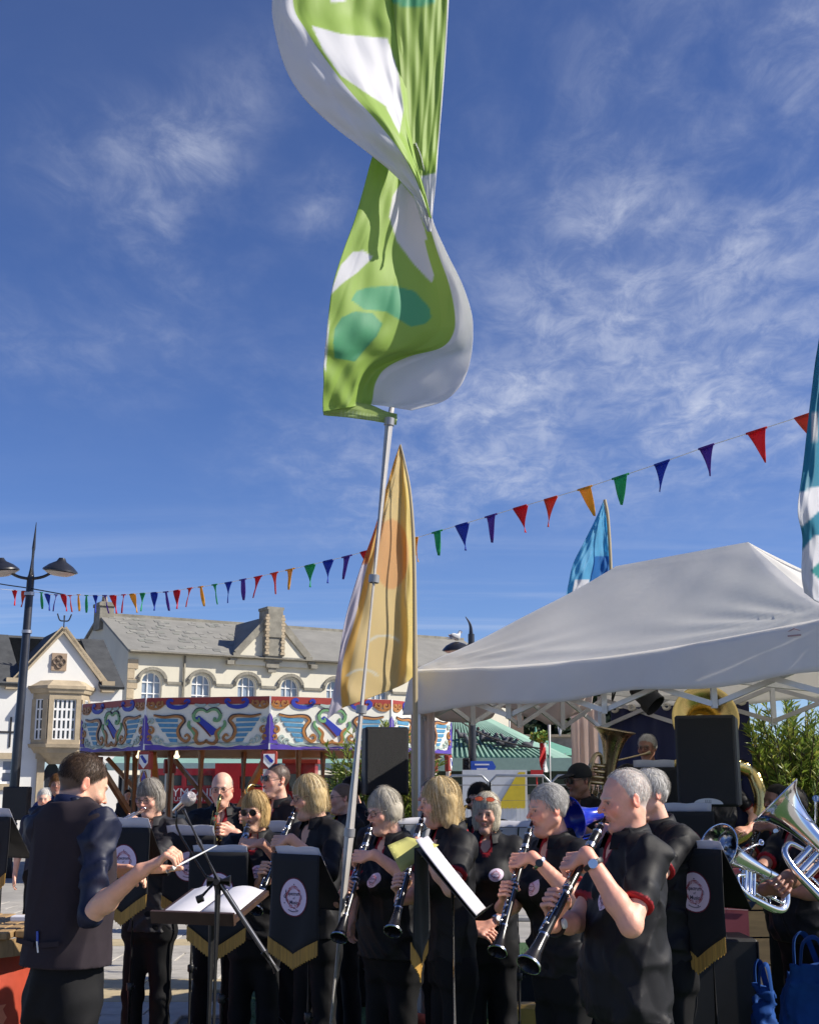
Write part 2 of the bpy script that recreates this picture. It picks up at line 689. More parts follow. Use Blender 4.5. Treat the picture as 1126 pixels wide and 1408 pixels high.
class Wall:
    """A facade: points are (s along it, z up, d in front of it)."""

    def __init__(self, px, Y, ang):
        self.O = G(px, Y)
        self.e = Vector((math.cos(ang), math.sin(ang), 0))
        self.n = Vector((math.sin(ang), -math.cos(ang), 0))

    def p(self, s, z, d=0.0):
        return self.O + self.e * s + self.n * d + Vector((0, 0, z))

    def sz(self, px, py, d=0.0):
        q = on_wall(px, py, self.O + self.n * d, self.n)
        return (q - self.O).dot(self.e), q.z

    def poly(self, mb, pts, d0, d1):
        mb.prism(pts, self.O + self.n * d0, self.e, Vector((0, 0, 1)), self.n, d1 - d0)

    def box(self, mb, s0, s1, z0, z1, d0, d1):
        mb.box(self.p((s0 + s1) / 2, (z0 + z1) / 2, (d0 + d1) / 2), (s1 - s0, d1 - d0, z1 - z0), axes=(self.e, self.n, (0, 0, 1)))


def arch_pts(s0, s1, z0, zs, rise, n=10):
    """Window outline: straight to zs, then an arch of the given rise."""
    c, r = (s0 + s1) / 2, (s1 - s0) / 2
    pts = [(s0, z0), (s1, z0)]
    for k in range(n + 1):
        a = math.pi * k / n
        pts.append((c + r * math.cos(a), zs + rise * math.sin(a)))
    return pts


def rect_wall_with_holes(mb, W, s_range, z_range, holes, d0, d1):
    """A wall cut into strips round rectangular holes (s0, s1, z0, z1)."""
    S = sorted({s_range[0], s_range[1], *[h[0] for h in holes], *[h[1] for h in holes]})
    for a, b in zip(S[:-1], S[1:]):
        mid = (a + b) / 2
        hs = sorted([(h[2], h[3]) for h in holes if h[0] < mid < h[1]])
        z = z_range[0]
        for z0, z1 in hs:
            if z0 > z:
                W.box(mb, a, b, z, z0, d0, d1)
            z = z1
        if z < z_range[1]:
            W.box(mb, a, b, z, z_range[1], d0, d1)


# ------------------------------------------------------------------ the cream hall
HA = math.radians(31)
W1 = Wall(168, 52, HA)
hall = thing('cream_hall', 'long cream rendered hall with slate roof, arched windows and a corbelled chimney gable', 'building', W1.O)
sL = 0.0
sR = W1.sz(700, 1000)[0]
zE = W1.sz(168, 894)[1]
D = 8.0
zR = zE + 1.85
wins = []
for px in (209, 277, 340, 399, 461, 522):
    s, _ = W1.sz(px, 940)
    wins.append(s)
zt = W1.sz(209, 924)[1]
ww = 0.86
zb, zs = zt - 2.1, zt - 0.42
mb = MB()
rect_wall_with_holes(mb, W1, (sL, sR), (0, zE), [(s - ww / 2, s + ww / 2, zb, zt) for s in wins], -0.35, 0.0)
# the corners the arch leaves over each window
for s in wins:
    for sg in (-1, 1):
        pts = [(s + sg * ww / 2, zt), (s, zt)]
        for k in range(7):
            a = math.pi / 2 * (1 - k / 6)
            pts.append((s + sg * ww / 2 * math.cos(a), zs + 0.419 * math.sin(a)))
        W1.poly(mb, pts if sg < 0 else pts[::-1], -0.33, -0.002)
gw = W1.p(sL, 0)
# end walls
mb.box(W1.p(0.15, zE / 2, -D / 2), (0.3, D - 0.71, zE), axes=(W1.e, W1.n, (0, 0, 1)))
mb.prism([(-0.02, zE), (-D + 0.02, zE), (-D / 2, zR - 0.03)], W1.p(0.0, 0, 0), W1.n, (0, 0, 1), W1.e, 0.3)
part('wall', mb, M_CREAM, hall, smooth=False)
mb = MB()
for k, s in enumerate(wins):
    mb = MB()
    W1.poly(mb, arch_pts(s - ww / 2, s + ww / 2, zb, zs, 0.41), -0.24, -0.2)
    w_ = part('window', mb, M_GLASS, hall, smooth=False)
    fb = MB()
    t = 0.045
    for q in (-ww / 2 + t / 2, -ww / 6, ww / 6, ww / 2 - t / 2):
        top = zs + 0.41 * math.sqrt(max(0, 1 - (2 * q / ww) ** 2))
        W1.box(fb, s + q - t / 2, s + q + t / 2, zb, top, -0.2, -0.15)
    for q in (0.02, 0.6, 1.2, 1.66):
        z = zb + q
        half = ww / 2 if z < zs else ww / 2 * math.sqrt(max(0, 1 - ((z - zs) / 0.41) ** 2))
        W1.box(fb, s - half, s + half, z, z + t, -0.199, -0.152)
    prev = None
    for q in range(11):
        a = math.pi * q / 10
        pt = W1.p(s + (ww / 2 - .02) * math.cos(a), zs + 0.40 * math.sin(a), -0.17)
        if prev is not None:
            fb.bar(prev, pt, 0.05, 0.05)
        prev = pt
    part('window_frame', fb, M_PAINT_W, w_, smooth=False)
    hb = MB()
    prev = None
    for q in range(13):
        a = math.pi * q / 12
        pt = W1.p(s + (ww / 2 + 0.16) * math.cos(a), zs + 0.54 * math.sin(a) + 0.02, 0.04)
        if prev is not None:
            hb.bar(prev, pt, 0.13, 0.13)
        prev = pt
    part('hood_mould', hb, M_STONE_G, w_, smooth=False)
zc = zs + 0.0
edge = [sL] + [v for s in wins for v in (s - ww / 2 - 0.22, s + ww / 2 + 0.22)] + [sR]
for a, b in zip(edge[::2], edge[1::2]):
    mb = MB()
    W1.box(mb, a, b, zc - 0.06, zc + 0.05, 0.003, 0.06)
    part('string_course', mb, M_STONE_G, hall, smooth=False)
mb = MB()
Rr = W1
sx, ov = 0.25, 0.25
e, n = W1.e, W1.n


def slope(mb, a, b, c, d, th=0.1):
    nrm = (b - a).cross(d - a).normalized()
    if nrm.z < 0:
        nrm = -nrm
    mb.add([a, b, c, d, a + nrm * th, b + nrm * th, c + nrm * th, d + nrm * th],
           [(3, 2, 1, 0), (4, 5, 6, 7), (0, 1, 5, 4), (1, 2, 6, 5), (2, 3, 7, 6), (3, 0, 4, 7)])


slope(mb, W1.p(-0.1, zE - 0.08, ov), W1.p(sR, zE - 0.08, ov), W1.p(sR, zR, -D / 2), W1.p(-0.1, zR, -D / 2))
slope(mb, W1.p(-0.1, zE - 0.08, -D - ov), W1.p(sR, zE - 0.08, -D - ov), W1.p(sR, zR - 0.02, -D / 2), W1.p(-0.1, zR - 0.02, -D / 2))
roof = part('roof', mb, M_SLATE, hall, smooth=False)
mb = MB(); mb.bar(W1.p(-0.12, zR + 0.1, -D / 2), W1.p(sR, zR + 0.1, -D / 2), 0.3, 0.14)
part('ridge', mb, M_STONE_G, roof, smooth=False)
# lifted and slipped slates
mb = MB()
sl_up = (W1.p(0, zR, -D / 2) - W1.p(0, zE, ov)).normalized()
sl_n = W1.e.cross(sl_up).normalized()
for i in range(150):
    u, v = random.uniform(0.2, 8.5) if i < 170 else random.uniform(9, 18), random.uniform(0.06, 0.95)
    q = W1.p(u, zE - 0.08, ov).lerp(W1.p(u, zR, -D / 2), v) + sl_n * 0.105
    mb.tint = random.choice(((.18, .18, .165), (.24, .235, .215), (.20, .205, .18), (.26, .255, .225)))
    mb.box(q, (random.uniform(.2, .34), random.uniform(.18, .3), 0.02), axes=(W1.e, sl_up, sl_n))
part('loose_slates', mb, mat('slate_bits', attr=True, rough=0.8), roof, smooth=False, tint=True, kind='stuff')
mb = MB(); mb.tube([W1.p(-0.05, zE - 0.06, ov + 0.07), W1.p(sR, zE - 0.06, ov + 0.07)], 0.07, 6)
part('gutter', mb, M_STONE_G, hall)
sd, _ = W1.sz(252, 940)
mb = MB(); mb.tube([W1.p(sd, 0, 0.08), W1.p(sd, zE - 0.1, 0.08)], 0.05, 6)
part('drainpipe', mb, M_STONE_G, hall)
# front gable with the corbelled chimney
g0, g1 = W1.sz(322, 905)[0], W1.sz(421, 915)[0]
gc = (g0 + g1) / 2
zG = zE + 1.78
mb = MB()
W1.poly(mb, [(g0, zE - 0.35), (g1, zE - 0.35), (g1, zE + 0.05), (gc, zG), (g0, zE + 0.05)], 0.004, 0.16)
gab = part('front_gable', mb, M_CREAM, hall, smooth=False)
mb = MB()
for sa, sb_ in ((g0, gc), (g1, gc)):
    slope(mb, W1.p(sa + (-.12 if sa < gc else .12), zE - 0.02, 0.22), W1.p(gc, zG + 0.03, 0.22), W1.p(gc, zG + 0.03, -D / 2 + 0.2), W1.p(sa + (-.12 if sa < gc else .12), zE - 0.02, -0.6), 0.08)
part('gable_roof', mb, M_SLATE, gab, smooth=False)
mb = MB()
for sa in (g0, g1):
    mb.bar(W1.p(sa, zE + 0.12, 0.2), W1.p(gc, zG + 0.14, 0.2), 0.3, 0.1, hint=W1.n)
    sg = -1 if sa == g0 else 1
    for k in range(3):
        W1.box(mb, sa - 0.16 + sg * 0.13 * k, sa + 0.16 + sg * 0.13 * k, zE - 0.02 - 0.17 * (k + 1) + 0.16, zE + 0.14 - 0.17 * k, 0.1, 0.3 - 0.003 * k)
part('coping', mb, M_STONE_G, gab, smooth=False)
mb = MB()
steps = [(0.40, zG + 0.30, zG + 0.42), (0.35, zG - 0.9, zG + 0.30), (0.48, zG - 1.7, zG - 0.9), (0.40, zG - 1.95, zG - 1.7), (0.30, zG - 2.2, zG - 1.95), (0.18, zG - 2.4, zG - 2.2)]
for i, (hw, z0, z1) in enumerate(steps):
    W1.box(mb, gc - hw, gc + hw, z0, z1, -0.55 if z0 > zG - 1 else 0.1, 0.42 - 0.06 * max(0, i - 1))
part('chimney', mb, M_STONE_G, gab, smooth=False)
qb = MB()
for i in range(14):
    z = zG - 1.65 + i * 0.125
    for sg in (-1, 1):
        w = 0.12 if i % 2 else 0.2
        W1.box(qb, gc + sg * (0.37) - w / 2, gc + sg * 0.37 + w / 2, z, z + 0.11, 0.2, 0.425)
part('quoin', qb, M_STONE, gab, smooth=False)
# left end chimney
mb = MB()
cb = W1.p(0.15, 0, -D / 2)
for hw, z0, z1 in ((0.42, zR - 0.6, zR + 0.42), (0.48, zR + 0.42, zR + 0.56), (0.36, zR + 0.56, zR + 0.62)):
    mb.box(cb + V(0, 0, (z0 + z1) / 2), (hw * 1.5, hw * 2, z1 - z0), axes=(W1.e, W1.n, (0, 0, 1)))
ch = part('chimney', mb, M_STONE_G, hall, smooth=False)
mb = MB(); mb.lathe([(0.12, 0), (0.14, 0.06), (0.11, 0.24), (0.13, 0.27), (0.1, 0.28)], cb + V(0, 0, zR + 0.61), seg=10)
part('chimney_pot', mb, mat('terracotta', (0.30, 0.24, 0.18), 0.9), ch)
for k in range(9):
    mb = MB()
    W1.box(mb, -0.02, 0.28 if k % 2 else 0.42, zE - 0.35 - 0.4 * k - 0.38, zE - 0.35 - 0.4 * k, 0.003, 0.05)
    part('quoin', mb, M_STONE, hall, smooth=False)

# ------------------------------------------------------------------ the white house with the oriel
W2 = Wall(82, 44, math.radians(27))
house = thing('white_house', 'white rendered house with gable, stone oriel window and arched doorway', 'building', W2.O)
zE2 = W2.sz(140, 946)[1]
zA = W2.sz(82, 868)[1]
a0, a1 = W2.sz(20, 946)[0], W2.sz(143, 946)[0]
b0, b1 = W2.sz(-60, 1000)[0], W2.sz(166, 1000)[0]
sO0, sO1 = W2.sz(57, 1000)[0], W2.sz(108, 1000)[0]
sDo0, sDo1 = W2.sz(59, 1080)[0], W2.sz(83, 1080)[0]
zDo = W2.sz(70, 1048)[1]
swl, swr = W2.sz(-14, 1060)[0], W2.sz(18, 1060)[0]
zw0, zw1 = W2.sz(8, 1078)[1], W2.sz(8, 1044)[1]
mb = MB()
rect_wall_with_holes(mb, W2, (b0, b1), (0, zE2), [(sDo0, sDo1, 0, zDo), (swl, swr, zw0, zw1)], -0.3, 0)
W2.poly(mb, [(a0, zE2), (a1, zE2), ((a0 + a1) / 2, zA)], -0.3, 0.0)
mb.box(W2.p(b1 - 0.15, zE2 / 2, -3.3), (0.3, 5.9, zE2), axes=(W2.e, W2.n, (0, 0, 1)))
part('wall', mb, M_WHITE_R, house, smooth=False)
D2 = 6.4
zR2 = zE2 + 1.95
ac = (a0 + a1) / 2
mb = MB()
slope(mb, W2.p(b0, zE2 - 0.06, 0.25), W2.p(a0 + .2, zE2 - 0.06, 0.25), W2.p(a0 + .2, zR2, -D2 / 2), W2.p(b0, zR2, -D2 / 2))
slope(mb, W2.p(a1 - .2, zE2 - 0.06, 0.25), W2.p(b1, zE2 - 0.06, 0.25), W2.p(b1, zR2, -D2 / 2), W2.p(a1 - .2, zR2, -D2 / 2))
slope(mb, W2.p(b0, zE2 - 0.06, -D2 - 0.2), W2.p(b1, zE2 - 0.06, -D2 - 0.2), W2.p(b1, zR2, -D2 / 2), W2.p(b0, zR2, -D2 / 2))
rf = part('roof', mb, M_SLATE_D, house, smooth=False)
mb = MB()
for sa in (a0 - 0.2, a1 + 0.2):
    slope(mb, W2.p(sa, zE2 - 0.1, 0.12), W2.p(ac, zA + 0.05, 0.12), W2.p(ac, zA + 0.05, -D2 / 2 + 0.3), W2.p(sa, zE2 - 0.1, -D2 / 2), 0.08)
part('gable_roof', mb, M_SLATE_D, rf, smooth=False)
mb = MB()
for sa, sg in ((a0, -1), (a1, 1)):
    W2.box(mb, sa - 0.22 + sg * .1, sa + 0.22 + sg * .1, zE2 - 0.16, zE2 + 0.22, -0.1, 0.22)
    mb.bar(W2.p(sa + sg * .1, zE2 + 0.06, 0.08), W2.p(ac, zA + 0.1, 0.08), 0.2, 0.08, hint=W2.n)
part('coping', mb, M_STONE, house, smooth=False)
mb = MB()
mb.tube([W2.p(ac, zA, 0.05), W2.p(ac, zA + 0.55, 0.05)], 0.03, 6)
for sg in (-1, 1):
    mb.tube(smooth_path([W2.p(ac, zA + 0.35, 0.05), W2.p(ac + sg * .15, zA + 0.38, 0.05), W2.p(ac + sg * .24, zA + 0.6, 0.05)], 4), 0.025, 5)
part('finial', mb, M_LEAD, house)
# plaque with a quatrefoil
s0, z0 = W2.sz(70, 922); s1, z1 = W2.sz(92, 899)
mb = MB(); W2.box(mb, s0, s1, z0, z1, 0.002, 0.06)
pl = part('plaque', mb, mat('plaque_stone', (0.36, 0.26, 0.18), 0.9, var=.15), house, smooth=False)
mb = MB()
pc, pz = (s0 + s1) / 2, (z0 + z1) / 2
for k in range(4):
    a = k * math.pi / 2
    ring = [W2.p(pc + 0.11 * math.cos(a) + 0.1 * math.cos(t), pz + 0.12 * math.sin(a) + 0.1 * math.sin(t), 0.08) for t in np.linspace(0, 2 * math.pi, 13)]
    mb.tube(ring, 0.028, 6)
part('quatrefoil', mb, mat('plaque_dark', (0.16, 0.12, 0.09), 0.9), pl)
# oriel
cO = (sO0 + sO1) / 2
fw = (sO1 - sO0) / 2 * 0.86
hw = fw + 0.42
dp = 0.62
zo0, zo1 = W2.sz(82, 1024)[1], W2.sz(82, 955)[1]
plan = [(cO - hw, 0.0), (cO - fw, dp), (cO + fw, dp), (cO + hw, 0.0)]


def oriel_ring(mb, z0, z1, k0, k1, add0=0, add1=0):
    lo = [W2.p(cO + (s - cO) * k0 + (0), z0, max(0.003, d * k0 + add0)) for s, d in plan]
    hi = [W2.p(cO + (s - cO) * k1, z1, max(0.003, d * k1 + add1)) for s, d in plan]
    mb.add(lo + hi, [(0, 1, 5, 4), (1, 2, 6, 5), (2, 3, 7, 6), (3, 2, 1, 0), (4, 5, 6, 7)])


fz0, fz1 = W2.sz(80, 1018)[1], W2.sz(80, 963)[1]
ow0, ow1 = cO - fw + 0.16, cO + fw - 0.16
mb = MB()
oriel_ring(mb, zo0, fz0, 1, 1)
oriel_ring(mb, fz1, zo1, 1, 1)
for sa, sb_ in ((cO - fw, ow0), (ow1, cO + fw)):
    W2.box(mb, sa, sb_, fz0, fz1, dp - 0.2, dp)
for sg in (-1, 1):
    A, B = W2.p(cO + sg * hw, 0, 0.0), W2.p(cO + sg * fw, 0, dp)
    ax = (B - A).normalized()
    nn = Vector((0, 0, 1)).cross(ax)
    ln = (B - A).length
    for q0, q1 in ((0, 0.28), (0.72, 1.0)):
        c = A + ax * ln * (q0 + q1) / 2 - nn * 0.08 * sg * (-1)
        mb.box(A.lerp(B, (q0 + q1) / 2) + V(0, 0, (fz0 + fz1) / 2) - W2.n * 0.06, (ln * (q1 - q0), 0.12, fz1 - fz0), axes=(ax, nn, (0, 0, 1)))
ori = part('oriel', mb, M_STONE, house, smooth=False)
mb = MB()
zt2 = W2.sz(82, 937)[1]
oriel_ring(mb, zo1 + 0.002, zo1 + 0.14, 1.08, 1.16)
oriel_ring(mb, zo1 + 0.142, zo1 + 0.25, 1.2, 1.2)
oriel_ring(mb, zo1 + 0.252, zt2, 1.12, 0.78)
part('oriel_roof', mb, M_STONE, ori, smooth=False)
mb = MB()
oriel_ring(mb, zo0 - 0.12, zo0 - 0.002, 1.06, 1.1)
oriel_ring(mb, zo0 - 0.3, zo0 - 0.122, 0.86, 0.98)
oriel_ring(mb, zo0 - 0.48, zo0 - 0.302, 0.6, 0.8)
oriel_ring(mb, zo0 - 0.66, zo0 - 0.482, 0.35, 0.55)
part('corbel', mb, M_STONE, ori, smooth=False)
mb = MB(); W2.box(mb, ow0, ow1, fz0, fz1, dp - 0.16, dp - 0.13)
for sg in (-1, 1):
    A, B = W2.p(cO + sg * hw, 0, -0.08), W2.p(cO + sg * fw, 0, dp - 0.1)
    mb.bar(A.lerp(B, 0.25) + V(0, 0, (fz0 + fz1) / 2), A.lerp(B, 0.75) + V(0, 0, (fz0 + fz1) / 2), 0.02, fz1 - fz0)
gl = part('window', mb, M_GLASS_D, house, smooth=False)
fb = MB()
for k in range(6):
    s = ow0 + (ow1 - ow0) * k / 5
    W2.box(fb, s - 0.035, s + 0.035, fz0, fz1, dp - 0.13, dp - 0.07)
for k in range(5):
    z = fz0 + (fz1 - fz0) * k / 4
    W2.box(fb, ow0, ow1, z - 0.035, z + 0.035, dp - 0.129, dp - 0.072)
for sg in (-1, 1):
    A, B = W2.p(cO + sg * hw, 0, -0.04), W2.p(cO + sg * fw, 0, dp - 0.06)
    for q in (0.27, 0.5, 0.73):
        c = A.lerp(B, q); fb.box(c + V(0, 0, (fz0 + fz1) / 2), (0.06, 0.06, fz1 - fz0))
    for k in range(5):
        z = fz0 + (fz1 - fz0) * k / 4
        fb.bar(A.lerp(B, .27) + V(0, 0, z), A.lerp(B, .73) + V(0, 0, z), 0.05, 0.05)
part('window_frame', fb, M_PAINT_W, gl, smooth=False)
# door
mb = MB(); W2.box(mb, sDo0, sDo1, 0, zDo - 0.3, -0.2, -0.14)
dr = part('door', mb, mat('door_paint', (0.55, 0.58, 0.60), 0.5), house, smooth=False)
mb = MB()
dw = (sDo1 - sDo0)
for q0, q1 in ((0.12, 0.42), (0.58, 0.88)):
    for z0, z1 in ((0.9, 1.6), (1.7, 2.3)):
        W2.box(mb, sDo0 + dw * q0, sDo0 + dw * q1, z0, z1, -0.138, -0.13)
part('pane', mb, M_GLASS_D, dr, smooth=False)
mb = MB(); W2.poly(mb, arch_pts(sDo0, sDo1, zDo - 0.62, zDo - 0.6, 0.58), -0.15, -0.12)
part('fanlight', mb, M_GLASS_D, dr, smooth=False)
mb = MB()
for s in (sDo0 - 0.12, sDo1 + 0.12):
    W2.box(mb, s - 0.12, s + 0.12, 0, zDo + 0.1, 0.003, 0.1)
W2.box(mb, sDo0 - 0.3, sDo1 + 0.3, zDo + 0.1, zDo + 0.3, 0.003, 0.14)
part('door_surround', mb, M_STONE, house, smooth=False)
mb = MB(); W2.box(mb, swl, swr, zw0, zw1, -0.2, -0.17)
w_ = part('window', mb, M_GLASS, house, smooth=False)
mb = MB()
for q in np.linspace(0, 1, 3):
    W2.box(mb, swl + (swr - swl) * q - 0.05, swl + (swr - swl) * q + 0.05, zw0, zw1, -0.17, -0.1)
for q in (0.03, 0.5, 0.97):
    W2.box(mb, swl, swr, zw0 + (zw1 - zw0) * q - 0.05, zw0 + (zw1 - zw0) * q + 0.05, -0.168, -0.102)
part('window_frame', mb, M_PAINT_W, w_, smooth=False)
mb = MB()
W2.box(mb, swl - .2, swr + .2, zw0 - 0.2, zw0, 0.003, 0.1)
part('window_sill', mb, M_STONE, w_, smooth=False)
mb = MB()
W2.box(mb, swl - .2, swr + .2, zw1, zw1 + 0.2, 0.003, 0.08)
part('lintel', mb, M_STONE, w_, smooth=False)
mb = MB()
cs, cz = W2.sz(14, 1007)
W2.box(mb, cs - 0.03, cs + 0.03, cz - 0.5, cz + 0.5, 0.004, 0.03)
W2.box(mb, cs - 0.35, cs + 0.3, cz - 0.03, cz + 0.03, 0.005, 0.032)
part('wall_tie', mb, M_LEAD, house, smooth=False)

# ------------------------------------------------------------------ market building with the green roof, far right of the carousel
M_VERD = mat('verdigris', (0.20, 0.33, 0.26), 0.8, var=0.22, vscale=0.8, bump=0.3, bscale=4)
M_VERD_D = mat('verdigris_dark', (0.035, 0.055, 0.042), 0.8, var=0.2)
M_PALE = mat('pale_wall', (0.55, 0.55, 0.53), 0.85, var=0.08, vscale=1)
mk = thing('market_building', 'low market hall with pale green hipped roof behind the tent', 'building', G(680, 36))
Ym = 34.0
xl, xr = G(520, Ym).x, G(880, Ym).x
ze = P(700, 1043, Ym).z
zp = P(600, 985, Ym + 5).z
mb = MB()
mb.box(((xl + xr) / 2, Ym + 4.4, ze / 2), (xr - xl - 1.0, 7.0, ze - 0.02))
part('wall', mb, M_PALE, mk, smooth=False)
mb = MB()
ex0, ex1 = G(720, Ym).x, G(840, Ym).x
A, B = V(xl, Ym, ze), V(xr, Ym, ze)
R0, R1 = V(xl + 2, Ym + 5, zp + 0.55), V(G(640, Ym + 5).x, Ym + 5, zp + 0.15)
mb.add([A, V(G(760, Ym).x, Ym, ze), R1, R0], [(0, 1, 2, 3)])
mb.add([V(G(760, Ym).x, Ym, ze), B, V(xr, Ym + 10, ze), R1], [(0, 1, 2), (0, 2, 3)])
mb.add([A, R0, R1, V(xr, Ym + 10, ze), V(xl, Ym + 10, ze)], [(0, 4, 3), (0, 3, 1), (1, 3, 2)])
mrf = part('roof', mb, M_VERD, mk, smooth=False)
mb = MB()
for k in range(34):
    x = xl + (G(760, Ym).x - xl) * k / 33
    t = k / 33
    mb.bar(V(x, Ym - 0.02, ze + 0.02), R0.lerp(R1, t) + V(0, 0, 0.03), 0.05, 0.05)
part('roof_rib', mb, M_VERD, mrf, smooth=False, kind='stuff')
mb = MB(); mb.box(((xl + xr) / 2, Ym - 0.06, ze - 0.16), (xr - xl, 0.12, 0.34))
part('fascia', mb, mat('fascia_green', (0.27, 0.40, 0.33), 0.7, var=.1), mk, smooth=False)
mb = MB(); mb.box(((xl + xr) / 2, Ym + 0.7, ze - 0.62), (xr - xl - 0.5, 0.1, 0.62))
part('shop_front', mb, M_VERD_D, mk, smooth=False)
# small pyramid-roofed kiosk beyond
pg = thing('pagoda_roof_kiosk', 'small kiosk with pointed green roof beside the stone wall', 'kiosk', G(738, 44))
c = G(738, 44)
mb = MB(); zt = P(738, 1010, 44).z
zb_ = P(738, 1037, 44).z
mb.lathe([(1.75, zb_ - 0.06), (1.75, zb_), (0.9, zb_ + (zt - zb_) * .42), (0.08, zt - .1), (0.02, zt + 0.25)], c, seg=4)
part('roof', mb, mat('kiosk_green', (0.10, 0.27, 0.20), 0.7, var=.2), pg, smooth=False)
mb = MB(); mb.box(c + V(0, 0, zb_ / 2), (1.8, 1.8, zb_))
part('wall', mb, M_PALE, pg, smooth=False)
# grey stone house with a chimney, behind
st = thing('stone_cottage', 'grey slate roofed cottage with brick chimney behind the green roof', 'building', G(660, 52))
mb = MB()
zc0, zc1 = P(650, 1040, 52).z, P(650, 983, 52).z
xa, xb = G(600, 52).x, G(712, 52).x
mb.box(((xa + xb) / 2, 55, zc0 / 2), (xb - xa - .4, 5.6, zc0))
part('wall', mb, M_STONE_G, st, smooth=False)
mb = MB()
slope(mb, V(xa, 52, zc0), V(xb, 52, zc0), V(xb - 1.6, 55, zc1), V(xa, 55, zc1))
slope(mb, V(xa, 58, zc0), V(xb, 58, zc0), V(xb - 1.6, 55, zc1), V(xa, 55, zc1))
part('roof', mb, mat('slate_pale', (0.22, 0.22, 0.20), 0.85, var=.2, vscale=1.5), st, smooth=False)
mb = MB(); cx = G(713, 52).x
mb.box((cx, 52.4, zc1 - 1.3), (0.5, 0.6, 3.0)); mb.box((cx, 52.4, zc1 + 0.26), (0.62, 0.72, 0.14))
part('chimney', mb, mat('brick_tan', (0.36, 0.24, 0.16), 0.9, var=.2), st, smooth=False)
# stone boundary wall in front of the wood
bw = MB()
p0, p1 = G(748, 62), G(860, 62)
zt = P(800, 1014, 62).z
bw.box(((p0.x + p1.x) / 2, 62, zt / 2), (p1.x - p0.x + 3, 0.5, zt))
bwt = thing('boundary_wall', 'long grey boundary wall below the dark wood', 'wall', ((p0.x + p1.x) / 2, 62, 0))
part('masonry', bw, M_STONE_G, bwt, smooth=False)
bw = MB(); bw.box(((p0.x + p1.x) / 2, 62, zt + 0.06), (p1.x - p0.x + 3.2, 0.7, 0.12))
part('coping', bw, M_STONE, bwt, smooth=False)


# ------------------------------------------------------------------ the dark wood on the hill
def leaf_cloud(n, ell, rng, size, tints, squash=(0.5, 1.0), up=0.3):
    """Many small leaf faces through an ellipsoid (cx, cy, cz, rx, ry, rz)."""
    cx, cy, cz, rx, ry, rz = ell
    d = rng.normal(size=(n, 3))
    d /= np.linalg.norm(d, axis=1, keepdims=True)
    r = rng.random(n) ** 0.45
    lump = 1 + 0.25 * np.sin(d[:, 0] * 5 + cx * 3) * np.sin(d[:, 1] * 4 + cy) + 0.18 * np.sin(d[:, 2] * 7 + cx)
    c = np.stack([cx + d[:, 0] * r * rx * lump, cy + d[:, 1] * r * ry * lump, cz + d[:, 2] * r * rz * lump], 1)
    a = rng.normal(size=(n, 3)); a /= np.linalg.norm(a, axis=1, keepdims=True)
    b = rng.normal(size=(n, 3)); b[:, 2] += up
    b -= a * (a * b).sum(1, keepdims=True); b /= np.linalg.norm(b, axis=1, keepdims=True)
    s = size * (0.6 + 0.8 * rng.random((n, 1)))
    w = s * (squash[0] + (squash[1] - squash[0]) * rng.random((n, 1))) * 0.5
    v = np.stack([c - b * s * 0.5, c + a * w, c + b * s * 0.5, c - a * w], 1).reshape(-1, 3)
    f = [(4 * i, 4 * i + 1, 4 * i + 2, 4 * i + 3) for i in range(n)]
    t = np.array(tints)[rng.integers(0, len(tints), n)]
    return v.tolist(), f, np.repeat(t, 4, axis=0).tolist()


M_LEAF_F = mat('far_leaf', attr=True, rough=0.7, translucent=0.2)
hillm = MB()
hillm.grid([[(x, y, 0.02 + 6.5 * max(0, min(1, (y - 70) / 25)) * (0.8 + 0.2 * math.sin(x * .2))) for x in np.linspace(-10, 50, 16)] for y in np.linspace(66, 130, 12)])
single('hill', hillm, mat('hill_earth', (0.05, 0.06, 0.03), 0.95, var=.3, vscale=.3), 'wooded slope rising behind the square', kind='structure')
for k, (px, Y, zt, r) in enumerate(((712, 74, 5.2, 2.2), (742, 76, 6.2, 2.8), (780, 75, 6.0, 2.9), (815, 78, 6.8, 3.0), (850, 75, 6.4, 2.9), (765, 84, 7.4, 3.2), (832, 86, 7.6, 3.2))):
    base = G(px, Y)
    nm = ('dark green tree at the edge of the wood behind the stone cottage chimney', 'dark tree above the boundary wall, left of the thin flagpole', 'dark tree behind the thin flagpole over the boundary wall',
          'broad dark tree over the boundary wall near the white curtain', 'dark tree at the end of the wood beside the white curtain', 'tall dark tree rising behind the thin flagpole', 'tall dark tree at the back of the wood near the white curtain')[k]
    t = thing('wood_tree', nm, 'tree', base, group='trees of the dark wood')
    mb = MB(); mb.tube([base, base + V(.1, 0, zt * .5), base + V(0, .1, zt * .85)], [0.3, 0.22, 0.08], 7)
    part('trunk', mb, mat('bark', (0.07, 0.05, 0.035), 0.95, var=.3, vscale=5), t)
    cr = MB()
    for q in range(7):
        a = q * 0.9 + k
        cr.add(*leaf_cloud(700, (base.x + math.cos(a) * r * .55, base.y + math.sin(a) * r * .5, zt - r * .9 + (q % 3) * r * .35, r * .62, r * .6, r * .5), RNG, 0.42, [(.015, .03, .012), (.025, .045, .016), (.035, .055, .02), (.02, .035, .014)]))
    part('crown', cr, M_LEAF_F, t, smooth=False, tint=True)

